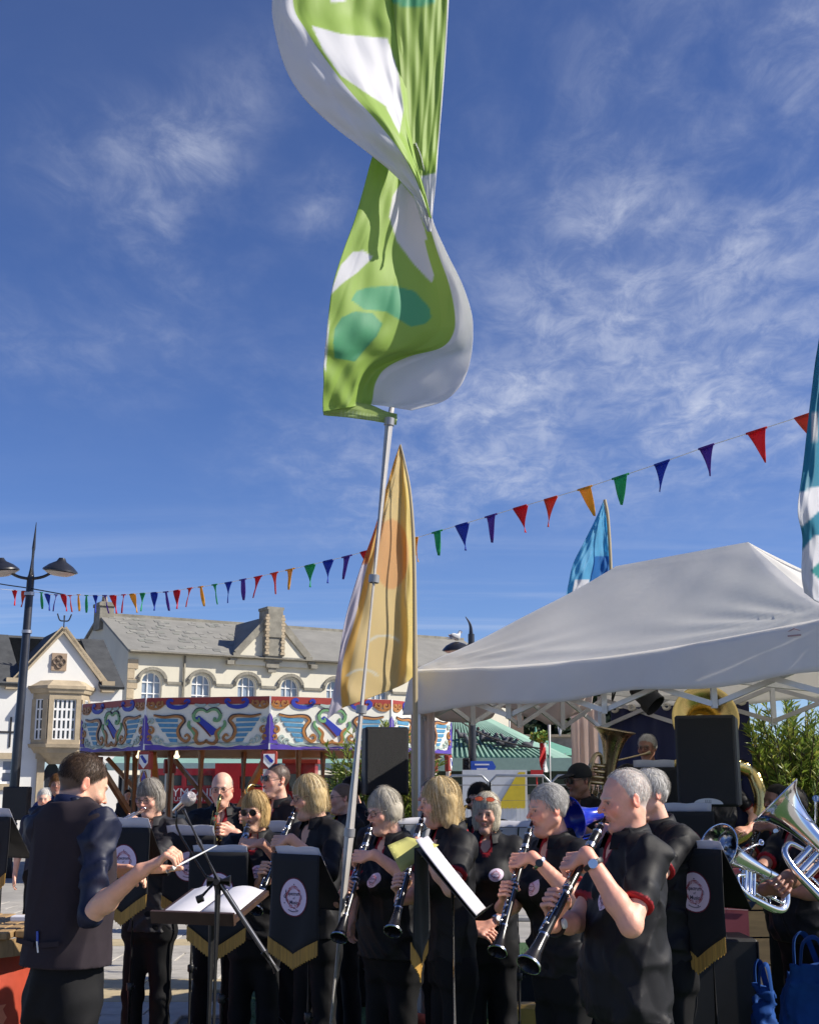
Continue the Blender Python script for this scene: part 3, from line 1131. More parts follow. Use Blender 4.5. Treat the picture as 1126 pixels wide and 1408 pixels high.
# ------------------------------------------------------------------ lamp posts
M_POST = mat('post_paint', (0.018, 0.019, 0.024), 0.35, var=0.25, vscale=5, coat=0.2)
M_LENS = mat('lamp_lens', (0.62, 0.58, 0.50), 0.35, var=.1)
lampA = thing('street_lamp', 'tall dark street lamp with two dish lanterns and a spike, beside the white house', 'lamp', G(18, 25))
b = G(18, 25)
top = P(40, 735, 25)
top = V(b.x + 0.12, 25, top.z)
zl = P(40, 795, 25).z
mb = MB()
mb.tube([b, b + V(0, 0, 1.0), b + V(.01, 0, 1.02), V(b.x + .08, 25, zl), V(b.x + .085, 25, zl + .05)], [0.13, 0.13, 0.1, 0.075, 0.06], 12)
pole = part('pole', mb, M_POST, lampA)
mb = MB(); mb.tube([V(b.x + .085, 25, zl + .05), V(b.x + .1, 25, zl + .6), V(b.x + .12, 25, top.z + .25)], [0.06, 0.035, 0.006], 10)
part('spike', mb, M_POST, lampA)
for sg in (-1, 1):
    c = V(b.x + .08 + sg * 0.58, 25 - 0.02, zl + 0.13)
    mb = MB(); mb.tube(smooth_path([V(b.x + .08, 25, zl - .02), V(b.x + .08 + sg * .25, 25, zl + .03), c + V(-sg * .1, 0, .02)], 4), 0.03, 8)
    arm = part('arm', mb, M_POST, lampA)
    mb = MB(); mb.lathe([(0.30, -0.02), (0.345, 0.0), (0.34, 0.03), (0.24, 0.12), (0.1, 0.2), (0.06, 0.27), (0.0, 0.28)], c, (sg * .12, -0.06, 1), 24)
    hd = part('lantern', mb, M_POST, lampA)
    mb = MB(); mb.lathe([(0.30, -0.018), (0.26, -0.05), (0.15, -0.09), (0.0, -0.1)], c, (sg * .12, -0.06, 1), 24)
    part('lens', mb, M_LENS, hd)
mb = MB()
for z in (zl - .35, zl - 1.1):
    mb.lathe([(0.1, 0), (0.1, 0.06)], (b.x + .07, 25, z), seg=12)
part('band', mb, mat('steel_band', (0.4, 0.4, 0.42), 0.4, 0.8), lampA)
spk = MB(); pc = P(23, 1105, 24.7)
spk.bevel_box(pc, (0.47, 0.30, 0.62), 0.02)
sp = thing('loudspeaker', 'small black loudspeaker strapped to the street lamp by the white house', 'speaker', (pc.x, pc.y, pc.z - .31))
M_BLACK = mat('black_plastic', (0.012, 0.012, 0.014), 0.55, var=.2, vscale=20)
part('cabinet', spk, M_BLACK, sp, smooth=False)
spk = MB(); spk.bar(pc + V(0, .14, .1), pc + V(0.0, .36, .1), .1, .05)
part('bracket', spk, M_BLACK, sp, smooth=False)
# rigging line from the lamp
cab = MB()
cab.tube(smooth_path([P(-60, 792, 26), P(0, 803, 25.4), P(40, 809, 25), P(90, 818, 24)], 5), 0.012, 5)
single('cable', cab, M_BLACK, 'thin black cable crossing the lamp post just under its lanterns', 'cable')

lampB = thing('street_lamp', 'slim dark street lamp with one lantern under the gull, behind the tent', 'lamp', G(650, 27), group=None)
b = G(650, 27)
zl = P(640, 885, 27).z
mb = MB(); mb.tube([b, b + V(0, 0, 1.2), V(b.x, 27, zl + .2)], [0.11, 0.09, 0.07], 10)
part('pole', mb, M_POST, lampB)
hp = P(640, 848, 27)
mb = MB(); mb.tube(smooth_path([V(b.x, 27, zl + .15), V(b.x - .02, 27, zl + .4), V(hp.x, 27, hp.z)], 5), np.linspace(.05, .008, 11).tolist(), 7)
part('spike', mb, M_POST, lampB)
c = P(627, 893, 27)
mb = MB(); mb.lathe([(0.27, -0.02), (0.30, 0.0), (0.28, 0.03), (0.2, 0.1), (0.08, 0.15), (0.0, 0.16)], c, (-.1, -.1, 1), 20)
hd = part('lantern', mb, M_POST, lampB)
mb = MB(); mb.lathe([(0.26, -0.018), (0.2, -0.06), (0.0, -0.09)], c, (-.1, -.1, 1), 20)
part('lens', mb, M_LENS, hd)
mb = MB(); mb.tube([V(b.x, 27, zl), c + V(.1, 0, .02)], .03, 7)
part('arm', mb, M_POST, lampB)

# ------------------------------------------------------------------ carousel
CC = V(G(368, 27).x, 27.0, 0)
CR = 3.86
NB = 10
PH0 = math.radians(6.4)
BZ0 = P(390, 1031, 23.3).z
BZ1 = P(390, 958, 23.3).z
BH = BZ1 - BZ0
FW = 2 * CR * math.sin(math.pi / NB)
car = thing('carousel', 'round fairground carousel with painted cream rounding boards and purple crests', 'carousel', CC)
M_CB = mat('board_cream', (0.72, 0.70, 0.60), 0.45, var=0.06, vscale=3, coat=.2)
M_CRED = mat('board_red', (0.30, 0.035, 0.022), 0.45, var=.15, vscale=5)
M_CPUR = mat('board_purple', (0.085, 0.045, 0.33), 0.45, var=.15, vscale=5)
M_CGOLD = mat('board_gold', (0.36, 0.15, 0.035), 0.4, var=.25, vscale=7)
M_CBLUE = mat('board_blue', (0.02, 0.035, 0.33), 0.45)
M_CSKY = mat('board_sky', (0.07, 0.24, 0.40), 0.45, var=.2, vscale=9)
M_CGRN = mat('board_green', (0.14, 0.30, 0.13), 0.45, var=.3, vscale=8)
M_CDARK = mat('board_outline', (0.03, 0.02, 0.03), 0.5)
M_CPALE = mat('board_sage', (0.34, 0.42, 0.38), 0.5, var=.2, vscale=9)
M_WOOD_O = mat('varnished_wood', (0.30, 0.11, 0.025), 0.35, var=.3, vscale=4, stretch=(3, 3, .4), coat=.3)
hwid = FW / 2


def U2(x, y):
    """Board units (-1..1, 0..1) to metres in the board's plane."""
    return x * hwid, y * BH


def ribbon(mb, pts, w, d=0.016, n=6):
    """A flat painted stroke standing a little proud of the board (board-local: x across, -y out, z up)."""
    q = smooth_path([U2(*p) for p in pts], n)
    m = len(q)
    A, B = [], []
    for i in range(m):
        t = q[min(i + 1, m - 1)] - q[max(i - 1, 0)]
        t = t / max(np.linalg.norm(t), 1e-9)
        ww = w * (0.35 + 0.65 * math.sin(math.pi * (0.12 + 0.80 * i / (m - 1))))
        nn = np.array([-t[1], t[0]]) * ww / 2
        A.append(q[i] + nn); B.append(q[i] - nn)
    v = [(a[0], -d, a[1]) for a in A] + [(b[0], -d, b[1]) for b in B] + [(a[0], 0, a[1]) for a in A] + [(b[0], 0, b[1]) for b in B]
    f = []
    for i in range(m - 1):
        f += [(i, i + 1, m + i + 1, m + i), (i, 2 * m + i, 2 * m + i + 1, i + 1), (m + i, m + i + 1, 3 * m + i + 1, 3 * m + i)]
    mb.add(v, f)


def flat(mb, poly, d=0.010):
    pts = [U2(*p) for p in poly]
    mb.prism([(a, b) for a, b in pts], (0, 0, 0), (1, 0, 0), (0, 0, 1), (0, -1, 0), d)


def curl(cx, cy, r, turns, a0, sg, n=14, asp=None):
    asp = asp or hwid / BH
    return [(cx + r * (1 - .82 * k / n) * math.cos(a0 + sg * turns * 2 * math.pi * k / n) / asp, cy + r * (1 - .82 * k / n) * math.sin(a0 + sg * turns * 2 * math.pi * k / n)) for k in range(n + 1)]


L = {k: MB() for k in ('red', 'pur', 'gold', 'blue', 'sky', 'grn', 'dark', 'pale')}
flat(L['red'], [(-1, .86), (1, .86), (1, .995), (-1, .995)])
wave = [(-1, .0)] + [(1, 0)] + [(x, .055 + .055 * abs(x) ** 3 + .016 * math.sin(x * 14)) for x in np.linspace(1, -1, 25)]
flat(L['pur'], wave)
for sx in (-1, 1):
    f_ = lambda pts: [(sx * x, y) for x, y in pts]
    # frieze scrolls
    ribbon(L['blue'], f_([(.30, .90), (.36, .83), (.48, .80), (.60, .83), (.64, .90), (.60, .95), (.55, .92)]), .075, .022)
    ribbon(L['blue'], f_(curl(.32, .90, .06, .8, 0, 1)), .05, .022)
    ribbon(L['gold'], f_(curl(.78, .88, .075, 1.1, 2.4, 1)), .05, .022)
    ribbon(L['gold'], f_(curl(.90, .87, .075, 1.1, .7, -1)), .05, .022)
    ribbon(L['gold'], f_([(.70, .86), (.80, .79), (.92, .79), (.99, .86)]), .04, .022)
    ribbon(L['pale'], f_([(.02, .85), (.10, .83), (.20, .86)]), .06, .022)
    # wings
    for k in range(5):
        y = .585 - .095 * k
        x1 = .84 - .05 * k - (.03 if k > 2 else 0)
        flat(L['sky'], f_([(.47, y), (x1, y + .012), (x1 - .03, y - .055), (.47, y - .06)]) if sx > 0 else f_([(.47, y), (x1, y + .012), (x1 - .03, y - .055), (.47, y - .06)])[::-1], .014)
    ribbon(L['gold'], f_([(.86, .66), (.70, .62), (.52, .64), (.42, .62), (.37, .55), (.42, .47), (.46, .36), (.43, .24), (.33, .16), (.27, .22), (.31, .29), (.35, .25)]), .058, .024)
    ribbon(L['dark'], f_([(.86, .675), (.70, .645), (.52, .665), (.40, .645), (.345, .55), (.40, .45), (.435, .36), (.41, .25)]), .022, .027)
    # shield scrolls
    ribbon(L['grn'], f_([(.0, .71), (.07, .76), (.16, .75), (.215, .66), (.19, .56), (.12, .55), (.13, .61)]), .06, .024)
    ribbon(L['grn'], f_([(.28, .55), (.29, .46), (.22, .36), (.18, .27), (.21, .20)]), .06, .024)
    ribbon(L['gold'], f_([(.23, .42), (.155, .32), (.17, .20), (.12, .12), (.03, .14), (.0, .19)]), .06, .026)
    ribbon(L['dark'], f_([(.0, .735), (.07, .785), (.17, .775), (.24, .67)]), .02, .027)
    ribbon(L['pale'], f_([(.20, .14), (.34, .09), (.5, .12), (.62, .09), (.7, .13)]), .05, .02)
    ribbon(L['pale'], f_(curl(.74, .15, .06, 1.0, 3.0, -1)), .035, .02)
    # half of the crest that sits over each post
    flat(L['pur'], f_([(1, .12), (.86, .10), (.90, .17), (.94, .24), (.90, .30), (.93, .40), (.955, .50), (.965, .60), (1, .68)]) if sx < 0 else f_([(1, .12), (.86, .10), (.90, .17), (.94, .24), (.90, .30), (.93, .40), (.955, .50), (.965, .60), (1, .68)])[::-1], .02)
    ribbon(L['gold'], f_(curl(.905, .37, .075, 1.05, 1.2, 1)), .042, .028)
    ribbon(L['gold'], f_(curl(.93, .24, .055, 1.0, -1.2, -1)), .036, .028)
    ribbon(L['pale'], f_(curl(.90, .54, .06, 1.0, -.4, 1)), .045, .026)
    ribbon(L['pale'], f_([(.80, .13), (.85, .20), (.81, .26), (.77, .22)]), .04, .022)
flat(L['blue'], [(-.19, .60), (-.13, .645), (.16, .38), (.12, .28), (.08, .27)], .018)
ribbon(L['red'], [(-.20, .56), (-.06, .42), (.07, .245)], .03, .02)
ribbon(L['dark'], [(-.205, .57), (-.07, .44), (.06, .255)], .015, .023)
meshes = {}
for k, m in (('red', M_CRED), ('pur', M_CPUR), ('gold', M_CGOLD), ('blue', M_CBLUE), ('sky', M_CSKY), ('grn', M_CGRN), ('dark', M_CDARK), ('pale', M_CPALE)):
    me = L[k].mesh('painted_scroll'); me.materials.append(m); meshes[k] = me
bmx = MB(); bmx.box((0, 0.031, BH / 2), (FW - 0.02, 0.06, BH))
board_me = bmx.mesh('rounding_board'); board_me.materials.append(M_CB)
PART_NAME = {'red': 'red_frieze', 'pur': 'purple_crest', 'gold': 'gold_scroll', 'blue': 'blue_shield', 'sky': 'blue_wing', 'grn': 'green_scroll', 'dark': 'outline', 'pale': 'sage_scroll'}
for k in range(NB):
    a = PH0 + 2 * math.pi * (k + .5) / NB
    o = bpy.data.objects.new('rounding_board', board_me)
    COL.objects.link(o); o.parent = car
    rr = CR * math.cos(math.pi / NB)
    o.location = (rr * math.sin(a), -rr * math.cos(a), BZ0)
    o.rotation_euler = (0, 0, a)
    if math.cos(a) > -0.2:
        for q in meshes:
            c_ = bpy.data.objects.new(PART_NAME[q], meshes[q]); COL.objects.link(c_); c_.parent = o; c_['kind'] = 'stuff'
# pillars under each crest
pm = MB(); pm.box((0, 0, -BZ0 / 2 + .15), (0.20, 0.07, BZ0 - 0.35)); pil_me = pm.mesh('pillar'); pil_me.materials.append(M_CB)
pm = MB(); pm.bevel_box((0, 0, -0.16), (0.30, 0.1, 0.32), .02); pm.box((0, 0, -0.02), (0.24, .11, .06)); cap_me = pm.mesh('capital'); cap_me.materials.append(M_CRED)
pm = MB(); pm.prism([(-.1, -.05), (.1, -.05), (.1, -.2), (0, -.3), (-.1, -.2)], (0, -.051, 0), (1, 0, 0), (0, 0, 1), (0, -1, 0), .012); sh_me = pm.mesh('shield'); sh_me.materials.append(M_PAINT_W)
pm = MB(); pm.prism([(-.08, -.08), (-.03, -.06), (.08, -.17), (.06, -.21), (.02, -.2)], (0, -.0635, 0), (1, 0, 0), (0, 0, 1), (0, -1, 0), .008); bd_me = pm.mesh('shield_band'); bd_me.materials.append(M_CBLUE)
pm = MB()
for j in range(4):
    z = -.5 - .34 * j
    for sx in (-1, 1):
        pm.tube([(sx * (.02 + .05 * math.sin(t)), -.036, z + .16 - .3 * t / math.pi) for t in np.linspace(0, math.pi, 9)], .017, 5)
orn_me = pm.mesh('pillar_scroll'); orn_me.materials.append(M_CGOLD)
pm = MB()
for j in range(4):
    z = -.5 - .34 * j
    pm.prism([(-.06, z), (0, z + .15), (.06, z), (0, z - .13)], (0, -.035, 0), (1, 0, 0), (0, 0, 1), (0, -1, 0), .006)
orp_me = pm.mesh('pillar_lozenge'); orp_me.materials.append(M_CPUR)
lt = text_mesh('R', 0.26)
pm = MB(); pm.add([(x, -.040, y - 1.50) for x, y, z in lt[0]], lt[1]); let_me = pm.mesh('lettering'); let_me.materials.append(M_CBLUE)
pm = MB(); pm.box((0, -.002, -1.5), (.26, .074, .3)); ped_me = pm.mesh('name_panel'); ped_me.materials.append(M_PAINT_W)
for k in range(NB):
    a = PH0 + 2 * math.pi * k / NB
    o = bpy.data.objects.new('pillar', pil_me); COL.objects.link(o); o.parent = car
    o.location = (CR * .985 * math.sin(a), -CR * .985 * math.cos(a), BZ0 - .03)
    o.rotation_euler = (0, 0, a)
    for me in (cap_me, sh_me, bd_me, orn_me, orp_me, ped_me, let_me):
        c_ = bpy.data.objects.new(me.name.split('.')[0], me); COL.objects.link(c_); c_.parent = o
        if 'scroll' in me.name or 'lozenge' in me.name:
            c_['kind'] = 'stuff'
# crests standing on the rim joints
for k in range(NB):
    a = PH0 + 2 * math.pi * k / NB
    mb = MB(); mb.box(CC + V(CR * 1.0 * math.sin(a), -CR * 1.0 * math.cos(a), BZ0 + BH / 2), (.03, .03, BH), rot=Matrix.Rotation(a, 3, 'Z'))
    part('joint_strip', mb, M_PAINT_W, car, smooth=False)
# inner wooden poles, braces, roof underside, deck
for k in range(NB):
    a = PH0 + 2 * math.pi * (k + .30) / NB
    p = CC + V(2.95 * math.sin(a), -2.95 * math.cos(a), 0)
    mb = MB(); mb.tube([p + V(0, 0, .35), p + V(0, 0, BZ0 + .25)], .085, 10)
    part('pole', mb, M_WOOD_O, car)
for k in range(NB):
    a = PH0 + 2 * math.pi * k / NB
    p = CC + V(3.6 * math.sin(a), -3.6 * math.cos(a), BZ0 - .05)
    a2 = a - math.pi / NB * 0.9
    q = CC + V(2.6 * math.sin(a2), -2.6 * math.cos(a2), .9)
    mb = MB(); mb.bar(p, q, .11, .09)
    part('brace', mb, M_WOOD_O, car, smooth=False)
mb = MB(); mb.lathe([(CR - .12, BZ0 + .02), (2.2, BZ0 + .22), (.3, BZ0 + .35), (.3, BZ0 + .45), (CR - .12, BZ0 + .12)], CC, seg=40)
part('canopy_ceiling', mb, mat('ceiling_wood', (0.30, 0.17, 0.06), .5, var=.2), car)
mb = MB(); mb.lathe([(CR - .1, BZ1 - .12), (0.1, BZ1 + .02), (0.0, BZ1 + .02)], CC, seg=NB)
part('roof', mb, mat('tilt_canvas', (0.3, 0.05, 0.04), .8), car, smooth=False)
mb = MB(); mb.lathe([(CR - .1, 0), (CR - .1, .34), (0, .34)], CC, seg=NB * 2)
part('deck', mb, M_WOOD_O, car, smooth=False)
mb = MB(); mb.tube([CC + V(0, 0, .34), CC + V(0, 0, BZ1)], .22, 12)
part('centre_pole', mb, M_CRED, car)
for px in (191, 243):
    p = P(px, 1040, 24.6)
    mb = MB(); mb.lathe([(0, -.05), (.045, -.035), (.06, 0), (.035, .03), (.02, .1)], p, seg=14)
    part('lamp', mb, mat('lamp_glow', (1, .85, .55), .4, emit=(1, .85, .55, .9)), car)
    mb = MB(); mb.tube([p + V(0, 0, .09), V(p.x, p.y, BZ0 + .14)], .02, 6)
    part('lamp_stem', mb, M_POST, car)

# ------------------------------------------------------------------ red showman's lorry behind the carousel
YL = 34.0
M_LRED = mat('lorry_red', (0.36, 0.012, 0.022), 0.35, var=.12, vscale=2, coat=.3)
lor = thing('showmans_lorry', 'red fairground lorry body with white lettering behind the carousel', 'lorry', G(300, YL))
x0, x1 = G(196, YL).x, G(288, YL).x
zt, zb = P(240, 1057, YL).z, P(240, 1105, YL).z
mb = MB()
W3 = Wall(196, YL, 0.0)
hol = []
for a, b_ in ((213, 230), (233, 250), (256, 277), (279, 292)):
    hol.append((W3.sz(a, 1070)[0], W3.sz(b_, 1070)[0], W3.sz(250, 1081)[1], W3.sz(250, 1066)[1]))
rect_wall_with_holes(mb, W3, (0, x1 - x0 + .35), (zb, zt), hol, -.1, 0)
mb.box(((x0 + x1) / 2 + .17, YL + 1.3, (zt + zb) / 2), (x1 - x0 + .3, 2.3, zt - zb - .02))
part('body', mb, M_LRED, lor, smooth=False)
for h in hol:
    mb = MB(); W3.box(mb, h[0] + .01, h[1] - .01, h[2] + .01, h[3] - .01, -.09, -.06)
    part('window', mb, M_GLASS_D, lor, smooth=False)
mb = MB()
xs0, xs1 = W3.sz(288.5, 1080)[0] + .37 - .35 + .35 - .35, W3.sz(362, 1080)[0]
wz = (W3.sz(331, 1070)[0], W3.sz(347, 1070)[0], W3.sz(330, 1085)[1], W3.sz(330, 1068)[1])
rect_wall_with_holes(mb, W3, (W3.sz(297, 1080)[0], xs1), (zb, W3.sz(330, 1050)[1]), [wz], 0.02, .25)
cab_ = part('side_panel', mb, mat('lorry_red_bright', (0.45, 0.018, 0.02), 0.4, var=.15, vscale=3), lor, smooth=False)
mb = MB(); W3.box(mb, wz[0], wz[1], wz[2], wz[3], .05, .08)
part('window', mb, M_GLASS_D, lor, smooth=False)
lt = text_mesh('DAYMOND', 0.30)
bx = [p[0] for p in lt[0]]
tw = max(bx) - min(bx)
sc_ = (W3.sz(299, 1090)[0] - W3.sz(214, 1090)[0]) / tw
c0 = (W3.sz(299, 1090)[0] + W3.sz(214, 1090)[0]) / 2
cx_ = (max(bx) + min(bx)) / 2
mb = MB(); mb.add([W3.p(c0 + (x - cx_) * sc_, W3.sz(250, 1090.5)[1] + y, .26 if c0 + (x - cx_) * sc_ > W3.sz(297, 1080)[0] else .008) for x, y, z in lt[0]], lt[1])
part('lettering', mb, M_PAINT_W, lor, smooth=False)
lt = text_mesh('AMUSEMENTS', 0.155, align='RIGHT')
bx = [p[0] for p in lt[0]]
sc_ = 1.18
mb = MB(); mb.add([W3.p(W3.sz(285, 1100)[0] + x * sc_, W3.sz(250, 1099.5)[1] + y, .008) for x, y, z in lt[0]], lt[1])
part('lettering', mb, M_PAINT_W, lor, smooth=False)
lt = text_mesh('Fun', 0.2, align='LEFT')
mb = MB(); mb.add([W3.p(W3.sz(332, 1100)[0] + x, W3.sz(250, 1099)[1] + y, .258) for x, y, z in lt[0]], lt[1])
part('lettering', mb, M_PAINT_W, lor, smooth=False)
for px in (215, 330):
    for dy in (.35, 2.1):
        c = G(px, YL); c = V(c.x, YL + dy, .46)
        mb = MB(); mb.lathe([(.2, -.14), (.44, -.14), (.46, -.1), (.46, .1), (.44, .14), (.2, .14)], c, (0, 1, 0), 20)
        w_ = part('wheel', mb, mat('tyre', (.02, .02, .02), .9), lor)
        mb = MB(); mb.lathe([(0, -.1), (.2, -.13), (.22, -.1)], c, (0, 1, 0), 16)
        part('rim', mb, mat('wheel_rim', (.3, .05, .05), .5), w_)
mb = MB(); mb.box(((x0 + G(362, YL).x) / 2, YL + 1.2, zb - .15), (G(362, YL).x - x0, 2.2, .28))
part('chassis', mb, M_BLACK, lor, smooth=False)
# second red cabin seen right of the player in dark glasses
lo2 = thing('ticket_booth', 'small red fairground booth beside the oleander on the left', 'booth', G(412, 31))
c = G(412, 31)
z1_ = P(412, 1050, 31).z
mb = MB(); mb.box(c + V(0, .5, z1_ / 2), (.72, 1.0, z1_))
part('body', mb, M_LRED, lo2, smooth=False)
mb = MB(); mb.box(c + V(0, .5, z1_ + .05), (.85, 1.15, .1))
part('roof', mb, M_CRED, lo2, smooth=False)
mb = MB(); mb.box(c + V(0, -.01, z1_ - .45), (.5, .03, .4))
part('window', mb, M_GLASS_D, lo2, smooth=False)

# ------------------------------------------------------------------ stall with the pale green awning behind
YS = 40.0
stl = thing('market_stall', 'long stall with pale green awning seen through the carousel', 'stall', G(320, YS))
xa, xb = G(150, YS).x, G(500, YS).x
za, zb_ = P(300, 1043, YS).z, P(300, 1056, YS).z
mb = MB()
slope(mb, V(xa, YS - .6, zb_), V(xb, YS - .6, zb_), V(xb, YS + 1.6, za + .3), V(xa, YS + 1.6, za + .3), .04)
aw = part('awning', mb, mat('awning_green', (0.22, 0.38, 0.32), .7, var=.12, vscale=1), stl, smooth=False)
mb = MB(); mb.box(((xa + xb) / 2, YS - .62, zb_ + .02), (xb - xa, .03, .22))
part('valance', mb, mat('awning_pale', (0.38, 0.52, 0.46), .7, var=.1), aw, smooth=False)
for k in range(7):
    x = xa + (xb - xa) * (k + .4) / 7
    mb = MB(); mb.tube([(x, YS - .5, 0), (x, YS - .5, zb_)], .07, 8)
    part('post', mb, M_LEAD, stl)
mb = MB(); mb.box(((xa + xb) / 2, YS + 1.4, zb_ / 2 - .1), (xb - xa, .1, zb_ - .2))
part('back_wall', mb, mat('stall_back', (.42, .40, .36), .9, var=.25, vscale=.6), stl, smooth=False)
for k in range(6):
    x = xa + (xb - xa) * (k + .5) / 6.2
    mb = MB(); mb.box((x, YS + 1.33, zb_ - .62), (.7, .05, .66))
    w_ = part('window', mb, M_GLASS_D, stl, smooth=False)
    mb = MB()
    for q in (-.33, 0, .33):
        mb.box((x + q, YS + 1.29, zb_ - .62), (.05, .03, .66))
    part('window_frame', mb, M_PAINT_W, w_, smooth=False)

# ------------------------------------------------------------------ site fencing, hoarding and signs to the right of the carousel
M_GALV = mat('galvanised', (.45, .46, .47), .4, .85, var=.15, vscale=10)
for k, (pa, pb, Yf, lab) in enumerate(((612, 672, 17.0, 'wire fence panel behind the long-haired blonde clarinettist'), (673, 757, 17.0, 'wire fence panel in front of the white and yellow board'), (758, 822, 17.2, 'wire fence panel behind the player in the black cap'))):
    a, b = G(pa + 1, Yf), G(pb - 1, Yf)
    ft = thing('fence_panel', lab, 'fence', (a + b) / 2, group='wire fence panels across the square')
    zt = P(680, 1067, Yf).z
    mb = MB()
    q = [(a.x, Yf, .03), (a.x, Yf, zt - .08), (a.x + .08, Yf, zt), (b.x - .08, Yf, zt), (b.x, Yf, zt - .08), (b.x, Yf, .03)]
    mb.tube(q, .018, 7)
    mb.tube([(a.x, Yf, .2), (b.x, Yf, .2)], .012, 6)
    mb.tube([(a.x, Yf, zt - .12), (b.x, Yf, zt - .12)], .010, 6)
    part('frame', mb, M_GALV, ft)
    mb = MB()
    nw = int((b.x - a.x) / .055)
    for j in range(1, nw):
        x = a.x + (b.x - a.x) * j / nw
        mb.tube([(x, Yf + .012, .2), (x, Yf + .012, zt - .4)], .0028, 4, caps=False)
    for j in range(5):
        mb.tube([(a.x, Yf + .014, .3 + j * .3), (b.x, Yf + .014, .3 + j * .3)], .0028, 4, caps=False)
    part('wire_mesh', mb, M_GALV, ft)
    mb = MB(); mb.bevel_box(((a.x + b.x) / 2, Yf, .03), (b.x - a.x + .2, .24, .06), .015)
    part('foot', mb, mat('concrete', (.3, .3, .29), .9, var=.2), ft, smooth=False)
hb = thing('hoarding', 'white board with a yellow corner standing behind the wire fence', 'board', G(690, 24))
a, b = G(636, 24), G(725, 24)
z0, z1_ = .02, P(690, 1059, 24).z
mb = MB(); mb.box(((a.x + b.x) / 2, 24.05, z1_ / 2), (b.x - a.x, .08, z1_))
part('board', mb, mat('hoard_white', (.66, .67, .66), .6, var=.08), hb, smooth=False)
mb = MB()
W4 = Wall(636, 24, 0.0)
W4.poly(mb, [W4.sz(683, 1112), W4.sz(722, 1112), W4.sz(722, 1062), W4.sz(713, 1062)], .004, .012)
part('yellow_corner', mb, mat('hoard_yellow', (.68, .50, .03), .6, var=.1), hb, smooth=False)
# blue arrow sign and signal box on the slim lamp
sg = thing('road_sign', 'small blue arrow sign on the slim street lamp', 'sign', P(664, 1062, 26.8))
mb = MB(); pc = P(664, 1055, 26.8)
mb.prism([(-.25, -.12), (.2, -.12), (.27, 0), (.2, .12), (-.25, .12)], pc, (1, 0, 0), (0, 0, 1), (0, 1, 0), .02)
pnl = part('panel', mb, mat('sign_blue', (.03, .10, .50), .4), sg, smooth=False)
mb = MB()
for k, w in ((.05, .30), (-.04, .22)):
    mb.box(pc + V(-.02, -.004, k), (w, .006, .03))
part('lettering', mb, M_PAINT_W, pnl, smooth=False, kind='stuff')
mb = MB(); mb.bar(pc + V(-.25, .02, 0), pc + V(-.2, .16, 0), .04)
part('bracket', mb, M_POST, sg, smooth=False)
bx_ = thing('signal_box', 'black signal box on the side of the slim street lamp', 'signal', P(641, 1068, 26.8))
mb = MB(); mb.bevel_box(P(641, 1058, 26.8), (.14, .2, .46), .02)
part('housing', mb, M_BLACK, bx_, smooth=False)
mb = MB(); p_ = P(641, 1058, 26.8)
for q in (.13, 0, -.13):
    mb.lathe([(.05, 0), (.06, -.06)], p_ + V(0, -.1, q), (0, 1, 0), 10)
part('lamp_hood', mb, M_BLACK, bx_)
# column with a hanging banner and flowers; thin poles
bn = thing('banner_column', 'thin pole carrying a long red and white banner and a flower basket', 'banner', G(744, 30))
b = G(746, 30)
mb = MB(); mb.tube([b, V(b.x, 30, P(744, 1016, 30).z)], .03, 7)
part('pole', mb, M_GALV, bn)
rows, tin = [], []
for i in range(25):
    t = i / 24
    y = 1022 + 40 * t
    r_ = []
    for j in range(7):
        x = 742 + 9 * j / 6 + (6 * (t - .6) ** 2 * 4 if t > .6 else 0)
        r_.append(P(x, y, 29.9 + .05 * math.sin(t * 9 + j)))
        tin.append((.55, .03, .03) if (j < 3.5 + 2.5 * math.sin(t * 4.5)) else (.7, .7, .68))
    rows.append(r_)
mb = MB(); mb.grid(rows, .006, tin)
part('cloth', mb, mat('banner_print', attr=True, rough=.7, translucent=.25), bn, tint=True)
fl = MB(); pc = P(744, 1014, 30)
fl.add(*leaf_cloud(380, (pc.x, pc.y, pc.z, .22, .2, .13), RNG, .09, [(.35, .28, .03), (.2, .3, .05), (.1, .2, .03)]))
part('flowers', fl, M_LEAF_F, bn, smooth=False, tint=True)
rs = MB(); rs.box(P(738, 1064, 29.5), (.28, .04, .16)); rs.tube([G(738, 29.52), P(738, 1068, 29.52)], .02, 6)
single('warning_sign', rs, mat('sign_red', (.5, .02, .02), .5), 'small plain red sign at the foot of the red and white banner', 'sign', smooth=False)
for px, Yp, yt, lab in ((757, 28, 984, 'thin white flagpole beside the red and white banner'), (702, 46, 980, 'thin grey pole beside the cottage chimney')):
    mb = MB(); mb.tube([G(px, Yp), V(G(px, Yp).x, Yp, P(px, yt, Yp).z)], [.05, .035], 8)
    o = single('flagpole', mb, mat('pole_white', (.62, .62, .62), .5), lab, 'flagpole')
t = thing('street_lamp', 'thin pale street lamp with a short arm in front of the dark wood', 'lamp', G(791, 45))
mb = MB(); q = P(791, 990, 45); mb.tube([G(791, 45), V(G(791, 45).x, 45, q.z)], [.07, .05], 8)
part('pole', mb, mat('pole_white', (.6, .6, .6), .5), t)
mb = MB(); mb.tube(smooth_path([q + V(0, 0, -.05), q + V(-.12, 0, .1), q + V(-.5, 0, .15)], 4), .04, 6)
part('arm', mb, mat('pole_white'), t)
mb = MB(); mb.bevel_box(q + V(-.6, 0, .13), (.4, .16, .08), .02)
part('lantern', mb, mat('pole_white'), t, smooth=False)

